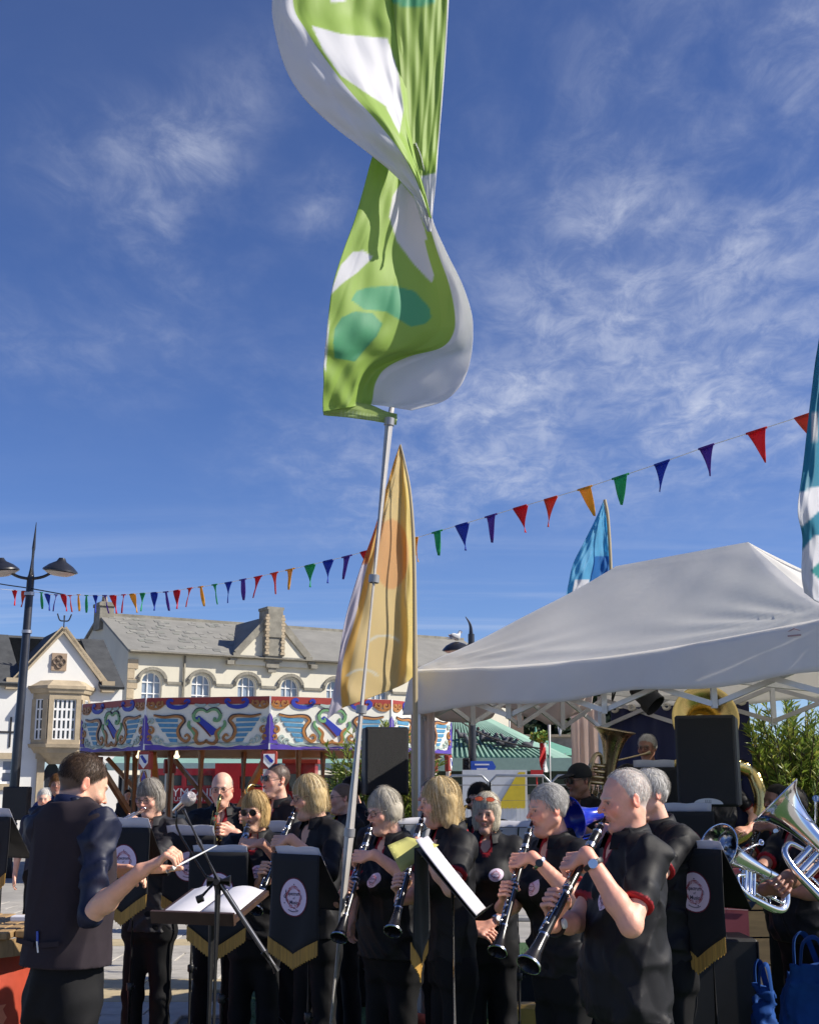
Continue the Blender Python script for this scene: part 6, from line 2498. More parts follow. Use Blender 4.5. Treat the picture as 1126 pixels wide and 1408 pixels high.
        if collar:
            mb = MB()
            rows, tn = [], []
            n = 30
            prof = [(.061, .022, 0), (.064, .036, 0), (.071, .038, 0), (.080, .020, 0), (.087, .000, 0), (.0895, -.006, 1), (.092, -.012, 1), (.0945, -.018, 0), (.089, -.016, 0), (.070, .018, 0)]
            for (r_, z_, st) in prof:
                row_ = []
                for i in range(n + 1):
                    a = math.radians(26 + 308 * i / n)
                    fr = (1 + math.cos(a)) / 2         # 1 at the front
                    zz_ = self.nb[2] + (z_ + .018 - .034 * fr) * s
                    rr = r_ * (1 + .05 * fr) * self.w ** .5 * s
                    row_.append((rr * math.sin(a) * 1.02, self.nb[1] - .006 * s - rr * math.cos(a) * .98 - .010 * fr * s, zz_))
                    tn.append(trim if st and 2 < i < n - 2 else colour)
                rows.append(row_)
            mb.grid(rows, 0, tn)
            part('collar', mb, M_POLO, self.t, smooth=True, tint=True, local=True)
        if badge:
            self.project_badge(.078 * self.w, 1.285, .038)
        if trousers:
            self.build_legs()
        return o

    def project_badge(self, x, z, r):
        s = self.s
        c = np.array([x, 0, z]) * s

        def hit(px, pz, lift):
            h_ = self.bvh.ray_cast(Vector((px, -.6, pz)), Vector((0, 1, 0)))
            y = h_[0].y if h_[0] is not None else -.12
            return (px, y - lift, pz)
        mb = MB()
        n = 22
        vs = [hit(c[0], c[2], .004)]
        for ring in (.34, .67, 1.0):
            for i in range(n):
                a = 2 * math.pi * i / n
                rr = r * s * ring * (1 + .05 * math.sin(2 * a))
                vs.append(hit(c[0] + rr * math.cos(a) * 1.08, c[2] + rr * math.sin(a) * .92, .004))
        fs = [(0, 1 + i, 1 + (i + 1) % n) for i in range(n)]
        for k in range(2):
            for i in range(n):
                a, b_ = 1 + k * n + i, 1 + k * n + (i + 1) % n
                fs.append((a, a + n, b_ + n, b_))
        mb.add(vs, fs)
        bd = part('badge', mb, M_BADGE, self.t, smooth=True, local=True)
        for (vs2, fs2, m_, nm) in ((EMB[0], EMB[1], M_INK, 'lettering'), (EMB[2], EMB[3], M_RED, 'red_print')):
            mb = MB(); k = r * s * .92
            mb.add([hit(c[0] + p[0] * k * 1.08, c[2] + p[1] * k * .92, .0055) for p in vs2], fs2)
            part(nm, mb, m_, bd, smooth=False, local=True)

    def build_legs(self, shoes=True):
        s, w, b = self.s, self.w, self.belly
        F = Field()
        F.stack([(.80 * s, .172 * w * s, .100 * s, .012 * s), (.93 * s, (.170 * w + b * .25) * s, (.115 + b * .45) * s, (.008 - b * .4) * s), (1.04 * s, (.155 * w + b * .2) * s, (.10 + b * .5) * s, (.004 - b * .45) * s)], .0)
        for sx in (-1, 1):
            F.cone(np.array([sx * .085 * w, .012, .86]) * s, np.array([sx * .098 * w, .0, .47]) * s, .096 * s * w, .072 * s * w, .05)
            F.cone(np.array([sx * .098 * w, .0, .47]) * s, np.array([sx * .105 * w, .03, .055]) * s, .072 * s * w, .068 * s, .03)
        h = (.013 if self.root[1] < 9 else .018) * self.res
        v, q = F.mesh(h, fold=.014, seed=5, fold_scale=.9, cuts=((2, .03 * s, -1),))
        field_object('trousers', (v, q), M_TROU, self.t)
        if shoes:
            for sx in (-1, 1):
                F = Field()
                x = sx * .105 * w * s
                F.cone((x, .045 * s, .05), (x, .02 * s, .085), .04, .042, .01)
                F.cone((x, .05 * s, .042), (x + sx * .012, -.13 * s, .034), .040, .032, .02)
                F.ell((x + sx * .014, -.14 * s, .034), (.045, .062, .032), .02)
                v, q = F.mesh(.014, cuts=((2, .006, -1),))
                field_object('shoe', (v, q), M_SHOE, self.t)

    def hair(self, style, cols, n=420, length=None, fringe=.045, side=None, part_x=.0, seed=1, mode='full'):
        """cols: list of linear colours from root to light."""
        rg = np.random.default_rng(seed + int(self.root[1] * 10))
        hs = self.hs
        F = Field()
        R = self.Rh
        cols = np.array(cols)

        def E(c, r, k=.015, op='add', rot=None):
            F.ell(self.H(c), np.array(r) * hs, k * hs, op, R if rot is None else R @ rot)

        def C(a, b, ra, rb, k=.045):
            F.cone(self.H(a), self.H(b), ra * hs, rb * hs, k * hs)
        ctr = np.array([0, .016, .034])
        full = style in ('bob', 'long')
        if style == 'bald':
            rad = np.array([.0765, .0985, .0895])
        elif style == 'crop':
            rad = np.array([.0772, .0990, .0903])
        elif style == 'short':
            rad = np.array([.0825, .1040, .0955])
        else:
            rad = np.array([.0850, .1055, .0970])
        low = {'bob': -.085, 'long': -.20, 'short': -.050, 'crop': -.05, 'bald': -.05}[style] if length is None else length
        shell = style not in ('bald', 'crop')
        if shell:
            E(ctr, rad - (.005 if full else .0055), .0)
            if full:
                for sx in (-1, 1):
                    C((sx * .058, .012, .02), (sx * .062, .008, low * .55), .022, .019)
                    C((sx * .062, .008, low * .55), (sx * .060, .014, low + .015), .019, .010)
                    C((sx * .052, .052, .0), (sx * .050, .056, low * .8), .036, .026)
                C((0, .068, .0), (0, .068, low * .85), .044, .028, .03)
            else:
                C((-.042, .058, .0), (-.034, .066, low + .012), .032, .016, .02)
                C((.042, .058, .0), (.034, .066, low + .012), .032, .016, .02)
            # clear the face
            fz = fringe
            E((0, -.100, fz - .105), (.072 if not full else .062, .062, .105), .006, 'sub')
            E((0, -.085, -.11), (.054, .07, .09), .006, 'sub')
            if not full:
                for sx in (-1, 1):
                    E((sx * .088, -.035, -.045), (.03, .060, .050), .006, 'sub')
                    E((sx * .086, .012, -.02), (.016, .022, .030), .004, 'sub')
            h = (.0052 if self.root[1] < 6.6 else .0062 if self.root[1] < 9.8 else .008) * self.res
            v, q = F.mesh(h, fold=.0012, seed=seed, fold_scale=3.4)
            z = (v - self.HC) @ self.Rh / hs
            az = np.arctan2(z[:, 0], -z[:, 1] + .02)
            st = .5 + .25 * np.sin(az * 23 + 3 * np.sin(z[:, 2] * 30)) + .25 * np.sin(az * 51 + 1.7 + 2 * np.sin(z[:, 2] * 17))
            T = cols[0] * (1 - st[:, None]) + cols[len(cols) // 2] * st[:, None]
            ho = field_object('hair', (v, q), M_HAIR, self.t, T)
        else:
            ho = None
        mb = MB()
        E_r = rad + .0005
        n = int(n * (3.6 if full else 2.6 if style == 'short' else 2.0) * (1 if self.root[1] < 8 else .55))
        for i in range(n):
            phi = rg.uniform(-math.pi, math.pi)
            af = abs(phi)
            pts = []
            if full:
                th0 = rg.uniform(.05, .55)
                ph = phi
                if af < .62:
                    zend = fringe + rg.uniform(-.014, .010)
                elif af < 1.15:
                    zend = (low * (.70 + .35 * (af - .62)) if side is None else side) + rg.uniform(-.012, .008)
                else:
                    zend = low + rg.uniform(-.026, .016)
                swing = rg.normal(0, .10) + part_x * (1 - th0)
                steps = 10
                lift = rg.uniform(-.003, .0035) if rg.random() < .93 else rg.uniform(.003, .010)
                p = None
                th = th0
                done = False
                for k in range(16):
                    if th < 1.65:
                        pp = ctr + (E_r + lift) * np.array([math.sin(th) * math.sin(ph), -math.sin(th) * math.cos(ph), math.cos(th)])
                        th += .17
                        ph += swing * .12
                    else:
                        pp = p + np.array([-.04 * math.sin(ph) * .02 + rg.normal(0, .0016), .0005 + rg.normal(0, .0012) * (1 if af > .6 else 0), -.017])
                        if pp[2] < low * .6:
                            pp = pp - np.array([.0016 * np.sign(pp[0]), 0, 0])
                    if pp[2] < zend:
                        done = True
                    pts.append(pp); p = pp
                    if done:
                        break
            else:
                th = math.acos(rg.uniform(-.42, 1.0))
                p0_ = ctr + E_r * np.array([math.sin(th) * math.sin(phi), -math.sin(th) * math.cos(phi), math.cos(th)])
                if self.hairmask(p0_[None], mode)[0] < rg.random():
                    continue
                L_ = {'short': .050, 'crop': .016, 'bald': .014}[style] * rg.uniform(.7, 1.3)
                dirt, dirp_ = (.9 if phi * 0 + af > .9 else rg.uniform(-.3, .7), rg.normal(0, .3) + part_x)
                lift = 0.0
                for k in range(5):
                    pp = ctr + (E_r + lift) * np.array([math.sin(th) * math.sin(phi), -math.sin(th) * math.cos(phi), math.cos(th)])
                    if pp[2] < -.055:
                        break
                    pts.append(pp)
                    stp = L_ / 4 / .1
                    th += dirt * stp
                    phi += dirp_ * stp / max(.3, math.sin(th))
                    lift += rg.uniform(-.0004, .0026 if style == 'short' else .0012)
            if len(pts) < 3:
                continue
            w0 = (.0019 if full else .0020 if style == 'short' else .0013)
            base_c = cols[rg.integers(0, len(cols))] * rg.uniform(.66, 1.22)
            vs, tn = [], []
            m_ = len(pts)
            for k in range(m_):
                t_ = pts[min(k + 1, m_ - 1)] - pts[max(k - 1, 0)]
                nn = pts[k] - ctr; nn[2] *= .3
                sd = np.cross(t_, nn); sd = sd / max(1e-9, np.linalg.norm(sd))
                wk = w0 * (1 - .75 * (k / (m_ - 1)) ** 2)
                vs += [self.H(pts[k] + sd * wk / 2), self.H(pts[k] - sd * wk / 2)]
                tn += [tuple(base_c)] * 2
            fs = [(2 * k, 2 * k + 1, 2 * k + 3, 2 * k + 2) for k in range(m_ - 1)]
            mb.add(vs, fs, tn)
        if mb.v:
            if ho is None:
                part('hair', mb, M_HAIR, self.t, smooth=True, tint=True, local=True)
            else:
                part('hair_strands', mb, M_HAIR, ho, smooth=True, tint=True, local=True, kind='stuff')

    def glasses(self, dark=False, up=0.0, rim=None, lens_col=None, size=1.0):
        mb, ml = MB(), MB()
        dz, dy = (.004, 0) if not up else (.085, .045)

        def gp(x, y, z):
            if up:
                # pushed up on the hair
                a = math.radians(48)
                yy, zz_ = y + .09, z
                return tuple(self.H((x * 1.12, -.075 + yy * math.cos(a) - zz_ * math.sin(a) * -1 * 0 + .0 - .0 + zz_ * .62, .098 + zz_ * .70 - yy * .35)))
            return tuple(self.H((x, y, z + dz)))
        rw, rh = .0235 * size, (.0175 if not dark else .0205) * size
        for sx in (-1, 1):
            ring = [gp(sx * .0325 + rw * math.cos(t), -.1045 + .006 * abs(math.cos(t)) * (1 if math.cos(t) * sx > 0 else 0), rh * math.sin(t)) for t in np.linspace(0, 2 * math.pi, 17)]
            mb.tube(ring, .0016 * self.hs * (1.5 if dark else 1.0), 5)
            mb.tube([gp(sx * .056, -.099, .004), gp(sx * .074, -.06, .006), gp(sx * .080, .012, .008)], .0016 * self.hs * 1.2, 5)
            if dark or lens_col:
                c_ = gp(sx * .0325, -.1065, 0)
                vs = [c_] + ring[:-1]
                ml.add(vs, [(0, 1 + i, 1 + (i + 1) % 16) for i in range(16)])
        mb.tube([gp(-.0095, -.106, .003), gp(0, -.109, .006), gp(.0095, -.106, .003)], .0016 * self.hs, 5)
        g_ = part('sunglasses' if dark else 'glasses', mb, rim or M_RIM, self.t, local=True, smooth=True)
        if ml.v:
            part('lens', ml, lens_col or M_LENS_D, g_, local=True, smooth=True)

    def watch(self, side, band, face):
        S, E_, Wr = self.J[side]
        d = unit(E_ - Wr)
        c = Wr + d * .038 * self.s
        u, n_ = frame_from(d)
        u, n_ = np.array(u), np.array(n_)
        mb = MB()
        r_ = .0315 * self.s
        ring = [c + (u * math.cos(t) + n_ * math.sin(t)) * r_ for t in np.linspace(0, 2 * math.pi, 21)]
        mb.tube(ring, .0075 * self.s, 6, squash=(.6, 1.3))
        w_ = part('wristwatch', mb, band, self.t, local=True)
        mb = MB()
        toc = unit(self.Lc(CAM) - c)
        toc = unit(toc - d * (toc @ d))
        mb.lathe([(0, .008), (.015 * self.s, .008), (.017 * self.s, .004), (.017 * self.s, -.002)], c + toc * r_, toc, 18)
        part('watch_face', mb, face, w_, local=True)


# ------------------------------------------------------------------ instruments
def solve_end(p0, px, py, length, nearer=True):
    """The point in the column of the photograph (px, py) that lies length away from p0."""
    best = None
    for Y in np.linspace(p0.y - .66 if nearer else p0.y, p0.y if nearer else p0.y + .66, 140):
        q = P(px, py, Y)
        e_ = abs((q - p0).length - length)
        if best is None or e_ < best[0]:
            best = (e_, q)
    return best[1]


def clarinet(label, p0, d, front, L_=.66, group='clarinets held by the players'):
    d = Vector(d).normalized()
    front = Vector(front); front = (front - d * front.dot(d)).normalized()
    sd = d.cross(front)
    t = thing('clarinet', label, 'clarinet', p0 + d * L_, group=group)
    k = L_ / .66
    mb = MB(); mb.lathe([(0, -.012 * k), (.0045, -.012 * k), (.008, .02 * k), (.0125, .06 * k), (.0125, .065 * k)], p0, d, 14)
    part('mouthpiece', mb, M_EBON, t)
    mb = MB()
    mb.lathe([(.0125, .065 * k), (.0165, .072 * k), (.0165, .13 * k), (.0148, .135 * k), (.0148, .33 * k), (.0165, .335 * k), (.0165, .355 * k), (.0152, .36 * k), (.0152, .54 * k)], p0, d, 18)
    part('tube', mb, M_EBON, t)
    mb = MB()
    mb.lathe([(.0175, .54 * k), (.0180, .57 * k), (.0215, .61 * k), (.0290, .64 * k), (.0385, .66 * k), (.0385, .661 * k), (.031, .645 * k), (.019, .60 * k), (.013, .56 * k), (0, .56 * k)], p0, d, 28)
    bell = part('bell', mb, M_EBON, t)
    mb = MB()
    mb.lathe([(.0378, .654 * k), (.0405, .657 * k), (.0405, .663 * k), (.0375, .664 * k)], p0, d, 28)
    part('bell_rim', mb, M_NICKEL, bell)
    for z in (.030, .068, .128, .137, .333, .358, .540):
        mb = MB(); r_ = .0178 if z > .06 else .0118
        mb.lathe([(r_ - .003, (z - .004) * k), (r_, (z - .003) * k), (r_, (z + .005) * k), (r_ - .003, (z + .006) * k)], p0, d, 16)
        part('ring', mb, M_NICKEL, t)
    mb = MB()
    for z, o in ((.155, .3), (.175, -.5), (.20, 0), (.225, .25), (.25, 0), (.275, .5), (.295, 0), (.32, -.6), (.375, 0), (.40, .45), (.425, 0), (.45, -.2), (.475, .4), (.50, -.3), (.52, .3)):
        n_ = (front * math.cos(o) + sd * math.sin(o)).normalized()
        c = p0 + d * z * k + n_ * .0165
        mb.lathe([(0, .004), (.0072, .004), (.0075, 0), (.0055, -.003)], c, n_, 10)
    for o, z0, z1 in ((.75, .15, .33), (-.8, .16, .32), (1.1, .37, .53), (-.95, .36, .50), (.45, .40, .53)):
        n_ = (front * math.cos(o) + sd * math.sin(o)).normalized()
        mb.tube([p0 + d * z0 * k + n_ * .0205, p0 + d * z1 * k + n_ * .0205], .0024, 6)
        for q in (0.0, .5, 1.0):
            z = z0 + (z1 - z0) * q
            mb.tube([p0 + d * z * k + n_ * .014, p0 + d * z * k + n_ * .0225], .0028, 5)
    part('keywork', mb, M_NICKEL, t, kind='stuff')
    return t


def saxophone(label, mouth, down, front, m_=None, scale=1.0, group='saxophones played in the back rows'):
    """Alto saxophone: crook from the mouth, body running down, bow and bell turned up."""
    m_ = m_ or M_BRASS
    down, front = Vector(down).normalized(), Vector(front)
    front = (front - down * front.dot(down)).normalized()
    k = scale
    t = thing('saxophone', label, 'saxophone', mouth + down * .6 * k, group=group)
    mp = mouth + front * .012
    mb = MB(); mb.tube([mouth - front * .01, mp + front * .03 * k - down * .004, mp + front * .06 * k - down * .004], [.006, .011, .012], 10)
    part('mouthpiece', mb, M_EBON, t)
    top = mp + front * .135 * k + down * .05 * k
    pts = smooth_path([mp + front * .055 * k - down * .004, mp + front * .10 * k - down * .006, top - down * .025 * k, top], 5)
    mb = MB(); mb.tube(pts, np.linspace(.009, .0135, len(pts)).tolist(), 12)
    part('crook', mb, m_, t)
    mb = MB()
    b0, b1 = top, top + down * .47 * k - front * .01
    mb.tube([b0, b0.lerp(b1, .5), b1], [.0135, .022, .031], 14)
    bow = smooth_path([b1, b1 + down * .055 * k + front * .03 * k, b1 + down * .065 * k + front * .07 * k, b1 + down * .02 * k + front * .11 * k], 5)
    mb.tube(bow, np.linspace(.031, .04, len(bow)).tolist(), 14)
    part('body', mb, m_, t)
    mb = MB(); e0 = Vector(bow[-1]); ax = (-down + front * .25).normalized()
    mb.lathe([(.038, -.01), (.040, .06 * k), (.047, .14 * k), (.06, .19 * k), (.066, .20 * k), (.064, .202 * k), (.045, .15 * k), (.036, .05 * k), (0, .04 * k)], e0, ax, 24)
    part('bell', mb, m_, t)
    mb = MB()
    sd = down.cross(front)
    for i in range(13):
        z = .07 + i * .032
        n_ = (front * math.cos(.5 * math.sin(i * 2.3)) + sd * math.sin(.9 * math.sin(i * 2.3))).normalized()
        c = b0 + down * z * k + n_ * (.016 + .016 * z / .47)
        mb.lathe([(0, .008), (.011 + .0003 * i, .008), (.012 + .0003 * i, .003), (.008, 0)], c, n_, 10)
    for sg in (-1, 1):
        mb.tube([b0 + down * .05 * k + sd * sg * .026, b1 + sd * sg * .042], .003, 6)
    part('keywork', mb, M_BRASS, t, kind='stuff')
    return t


def flute(label, p0, d, front):
    d = Vector(d).normalized()
    t = thing('flute', label, 'flute', p0 + d * .6)
    mb = MB(); mb.lathe([(0, -.055), (.0095, -.054), (.0105, .0), (.0105, .60), (.0085, .601), (0, .595)], p0, d, 16)
    part('tube', mb, M_SILVER, t)
    front = Vector(front); front = (front - d * front.dot(d)).normalized()
    mb = MB(); mb.lathe([(0, .004), (.013, .003), (.015, 0)], p0 + front * .010, front, 14)
    part('lip_plate', mb, M_SILVER, t)
    mb = MB()
    for i in range(13):
        c = p0 + d * (.17 + .032 * i) + front * .0115
        mb.lathe([(0, .004), (.008, .004), (.0085, 0)], c, front, 10)
    sd = d.cross(front)
    mb.tube([p0 + d * .16 + sd * .0125 + front * .006, p0 + d * .57 + sd * .0125 + front * .006], .003, 6)
    part('keywork', mb, M_SILVER, t, kind='stuff')
    return t


def euphonium(name, label, cat, bell_c, ax, side, k=1.0, m_=None, lead=None, valves=3):
    """bell_c: centre of the bell mouth, ax: out of the bell, side: from the bell branch towards the valves."""
    m_ = m_ or M_SILVER
    ax = Vector(ax).normalized(); side = Vector(side); side = (side - ax * side.dot(ax)).normalized()
    nrm = ax.cross(side)

    def pt(a, b, c=0.0):
        return bell_c + ax * a * k + side * b * k + nrm * c * k
    t = thing(name, label, cat, pt(-.66, .06))
    mb = MB()
    prof = [(.150, .0), (.153, -.002), (.150, -.006), (.128, -.020), (.103, -.050), (.082, -.095), (.066, -.15), (.054, -.22), (.046, -.30), (.040, -.39), (.036, -.46)]
    inner = [(.148, -.001), (.126, -.018), (.100, -.049), (.079, -.095), (.062, -.15), (.050, -.22), (.0, -.24)]
    mb.lathe([(r * k, z * k) for r, z in prof[::-1]] + [(r * k, z * k) for r, z in inner], bell_c, ax, 40)
    bell = part('bell', mb, m_, t)
    mb = MB(); mb.tube([bell_c + (side * math.cos(a) + nrm * math.sin(a)) * .151 * k for a in np.linspace(0, 2 * math.pi, 41)], .0035 * k, 6)
    part('bell_rim', mb, m_, bell)
    # bottom bow and the return branch with the long outer loop
    mb = MB()
    path = [pt(-.45, 0), pt(-.55, .0), pt(-.625, .03), pt(-.65, .10), pt(-.625, .17), pt(-.55, .20), pt(-.40, .205), pt(-.28, .20), pt(-.20, .17), pt(-.19, .115), pt(-.25, .085)]
    q = smooth_path(path, 6)
    mb.tube(q, np.interp(np.linspace(0, 1, len(q)), [0, .12, .45, 1], [.037 * k, .036 * k, .026 * k, .011 * k]).tolist(), 14)
    part('bow', mb, m_, t)
    # valve casings
    for i in range(valves):
        mb = MB(); c = pt(-.27 - .040 * i, .10 + .004 * i, -.012)
        v_ax = side
        mb.lathe([(0, -.075 * k), (.0165 * k, -.075 * k), (.0185 * k, -.068 * k), (.0170 * k, -.062 * k), (.0170 * k, .062 * k), (.0185 * k, .068 * k), (.0165 * k, .078 * k), (.005 * k, .08 * k), (.005 * k, .098 * k), (.011 * k, .10 * k), (.011 * k, .104 * k), (0, .105 * k)], c, -v_ax, 16)
        part('valve', mb, m_, t)
    # slides
    sl = MB()
    for (a0, a1, b0, b1, c, r_) in ((-.42, -.58, .065, .125, -.030, .0085), (-.40, -.52, .03, .075, -.040, .0075), (-.30, -.50, .145, .175, -.035, .0075), (-.44, -.60, .085, .150, .022, .0085), (-.26, -.36, .04, .07, -.042, .007)):
        path = [pt(a0, b0, c), pt(a1 + .03, b0, c), pt(a1, b0 + .008, c), pt(a1 - .008, (b0 + b1) / 2, c), pt(a1, b1 - .008, c), pt(a1 + .03, b1, c), pt(a0, b1, c)]
        q = smooth_path(path, 4)
        sl = MB(); sl.tube(q, r_ * k, 10)
        s_ = part('slide', sl, m_, t)
        sl = MB()
        for bb in (b0, b1):
            for aa in (a0 - .02, a1 + .05):
                sl.tube([pt(aa, bb, c), pt(aa - .014, bb, c)], (r_ + .0025) * k, 10)
        part('ferrule', sl, m_, s_)
    # leadpipe
    if lead is None:
        lead = pt(-.20, -.16, -.02)
    q = smooth_path([lead, lead.lerp(pt(-.24, -.06, -.055), .6), pt(-.24, -.045, -.058), pt(-.28, .02, -.06), pt(-.31, .07, -.045)], 6)
    mb = MB(); mb.tube(q, np.linspace(.006 * k, .0075 * k, len(q)).tolist(), 10)
    lp = part('leadpipe', mb, m_, t)
    mb = MB(); dr = (lead - Vector(q[3])).normalized()
    mb.lathe([(.0055 * k, -.03 * k), (.007 * k, .0), (.009 * k, .035 * k), (.0165 * k, .055 * k), (.0185 * k, .062 * k), (.014 * k, .062 * k), (.006 * k, .04 * k), (0, .035 * k)], lead, dr, 18)
    part('mouthpiece', mb, m_, lp)
    for (a, b_) in ((pt(-.34, .036), pt(-.34, .09)), (pt(-.46, .034), pt(-.46, .07)), (pt(-.50, .15), pt(-.50, .19))):
        mb = MB(); mb.tube([a, b_], .004 * k, 6)
        part('stay', mb, m_, t)
    return t, pt

# ------------------------------------------------------------------ the band
GREY = [(.16, .14, .12), (.30, .27, .23), (.42, .39, .34)]
SILV = [(.30, .29, .27), (.48, .46, .43), (.60, .58, .55)]
BLON = [(.32, .19, .07), (.56, .38, .16), (.70, .52, .26)]
BLON2 = [(.40, .27, .11), (.64, .49, .26), (.78, .64, .40)]
BRWN = [(.030, .018, .011), (.055, .034, .020), (.08, .05, .03)]
DARK = [(.010, .008, .007), (.02, .016, .013), (.03, .024, .02)]
WHTH = [(.40, .38, .35), (.55, .53, .50), (.66, .64, .61)]
PINK = (.76, .44, .32)
TAN = (.74, .43, .29)
RUDD = (.76, .39, .27)
BAND = 'players of the band in black polo shirts'


def facing(p):
    return Vector(p.Rz @ np.array([0, -1.0, 0]))


def play_clarinet(p, bell, label, fl=.40, frt=.63, L_=.66, sleeve=.72, nearer=True, el=None, er=None):
    m = p.mouth()
    e_ = solve_end(m, bell[0], bell[1], L_, nearer)
    d = (e_ - m).normalized()
    ln = max(.60, min(.70, (e_ - m).length))
    f = facing(p)
    clarinet(label, m, d, f + V(0, 0, .4), ln)
    p.grip('L', m + d * ln * fl, d, f, sleeve=sleeve, elbow=el)
    p.grip('R', m + d * ln * frt, d, f, sleeve=sleeve, elbow=er)
    return d


# conductor, seen from behind
c1 = Person('man in dark waistcoat and navy shirt conducting with a white baton, seen from behind', (116, 1037), 4.45, 147, hy=-24, hp=24, w=.88, skin=(.76, .43, .29), stand=.12, drop=.07, fwd=-.05)
hb = P(243, 1190, 4.12)
bt_d = (P(297, 1164, 4.3) - P(232, 1196, 4.12)).normalized()
c1.grip('R', hb, V(-.15, -1, -.25), V(-.15, -.1, 1), r=.010, sleeve=1.02, elbow=(-.5, .3, -.9), spread=.0195, u=V(1, .1, .2))
c1.rest('L', at=(.09, -.26, 1.27), sleeve=1.1, elbow=(-.1, -1, -.9))
c1.build_body(brow=(.06, .035, .02), scalp=((.040, .026, .017), 'full'))
c1.build_clothes(colour=(.006, .010, .040), trim=(.006, .010, .040), placket=False, badge=False, collar=True, material=M_SATIN, name='shirt', hem=.99, fold=.020, grow=-.014, fs=1.6, slr=.053)
# waistcoat
F = Field(); s = c1.s
nod = [n for n in c1.torso_nodes(.023) if n[0] < 1.41 * s]
nod = [(z, a * (1.0 if z < 1.3 * s else .93), b_, cy) for z, a, b_, cy in nod] + [(1.447 * s, .142 * s, .110 * s, .006 * s), (1.490 * s, .098 * s, .096 * s, .010 * s), (1.515 * s, .078 * s, .080 * s, .012 * s)]
F.stack(nod, .0)
for sx in (-1, 1):
    F.cone(np.array([sx * .05, .012, 1.452]) * s, np.array([sx * .118, .014, 1.437]) * s, .068 * s, .068 * s, .03)
F.cone(c1.nb + np.array([0, -.02, .015]), c1.nb + np.array([0, -.05, .14]) * s, .066 * s, .090 * s, .004, op='sub')
v_, q_ = F.mesh(.0065, fold=.011, seed=3, fold_scale=.8, cuts=((2, .975 * s, -1),))
field_object('waistcoat', (v_, q_), M_VEST, c1.t)
mb = MB()
for sx in (-1, 1):
    mb.bar(Vector((sx * .015, .134 * s, 1.05 * s)), Vector((sx * .10, .130 * s, 1.06 * s)), .004, .016)
part('back_strap', mb, M_VEST, c1.t, local=True, smooth=False)
c1.hair('crop', BRWN, n=3200, fringe=.062, seed=2)
pb = P(52, 1281, 4.33)
mb = MB(); mb.bar(pb, pb - V(-.004, 0, .05), .016, .007); c_ = part('clip', mb, mat('clip_blue', (.03, .08, .4), .4), c1.t, smooth=False)
mb = MB(); mb.bar(pb + V(.002, -.006, -.03), pb + V(.008, -.006, -.065), .014, .005); part('tag', mb, M_PAINT_W, c1.t, smooth=False)
bo = hb + V(.0, .0, .012)
mb = MB(); b0 = P(229, 1199, 4.13); b1 = P(298, 1163, 4.22)
mb.tube([b0, b0.lerp(b1, .12), b0.lerp(b1, .2), b1], [.006, .008, .0035, .0018], 8)
single('baton', mb, M_PAINT_W, 'thin white baton in the hand of the man in the waistcoat', 'baton', loc=tuple(b0))

# flautist
p = Person('woman with grey bob and long dark cardigan playing the flute', (207, 1073), 7.8, -14, hy=-6, hp=14, bust=.1, skin=PINK, group=BAND)
m = p.mouth()
e_ = solve_end(m + V(-.02, 0, 0), 146, 1143, .60)
fd = (e_ - m).normalized()
flute('silver flute played by the woman in the cardigan', m + V(.01, -.008, .004), fd, V(0, -.5, .9))
p.grip('R', m + fd * .44, fd, V(-.3, -.6, -.6), r=.011, sleeve=1.85, elbow=(-1, .2, -.6), flip=False)
p.grip('L', m + fd * .22, fd, V(.2, -.9, -.3), r=.011, sleeve=1.85, elbow=(.7, -.1, -1), flip=True)
p.build_body(brow=(.2, .16, .12))
p.build_clothes(colour=(.022, .021, .025), trim=(.022, .021, .025), placket=True, badge=False, hem=.84, name='cardigan', vee=(1.2, 1.2, 1.6))
p.hair('bob', GREY, n=520, fringe=.030, seed=3, part_x=.5)
p.glasses()

# saxophonist in glasses
p = Person('balding man in round glasses playing a gold saxophone behind the flautist', (306, 1062), 8.6, 4, hy=-6, hp=8, w=1.05, skin=PINK, group=BAND)
m = p.mouth()
saxophone('gold saxophone of the balding man in round glasses', m + V(.012, 0, .0), V(-.10, -.16, -1), V(.05, -1, -.1))
p.grip('L', m + V(.02, -.16, -.19), V(-.1, -.1, -1), V(.1, -1, 0), r=.02)
p.grip('R', m + V(-.02, -.20, -.36), V(-.1, -.1, -1), V(-.1, -1, 0), r=.025)
p.build_body(brow=(.2, .18, .16), scalp=((.34, .31, .29), 'rim'))
p.build_clothes()
p.hair('bald', WHTH, n=700, seed=5, mode='rim')
p.glasses()

# man in dark glasses at the back
p = Person('tall man in dark sunglasses standing behind the blonde clarinettists', (380, 1050), 8.8, -42, hy=-12, hp=-4, w=1.08, skin=PINK, group=BAND)
m = p.mouth()
saxophone('saxophone with pale mouthpiece played by the man in dark sunglasses', m, V(.05, -.12, -1), facing(p))
f = facing(p)
p.grip('L', m + f * .15 + V(0, 0, -.2), V(0, -.1, -1), f, r=.02)
p.grip('R', m + f * .18 + V(0, 0, -.4), V(0, -.1, -1), f, r=.025)
p.build_body(brow=(.05, .035, .03), scalp=((.055, .042, .036), 'full'))
p.build_clothes()
p.hair('crop', [(.03, .024, .02), (.05, .04, .035)], n=900, fringe=.072, seed=8)
p.glasses(dark=True)

# blonde in sunglasses
p = Person('woman with blonde hair and dark sunglasses playing clarinet behind a music stand', (351, 1090), 7.2, -14, hy=-4, hp=8, bust=.12, w=.98, skin=TAN, group=BAND)
play_clarinet(p, (322, 1232), 'clarinet of the blonde woman in dark sunglasses')
p.build_body(brow=(.25, .18, .1))
p.build_clothes()
p.hair('bob', BLON, n=560, fringe=.040, length=-.105, seed=11, part_x=.5)
p.glasses(dark=True)

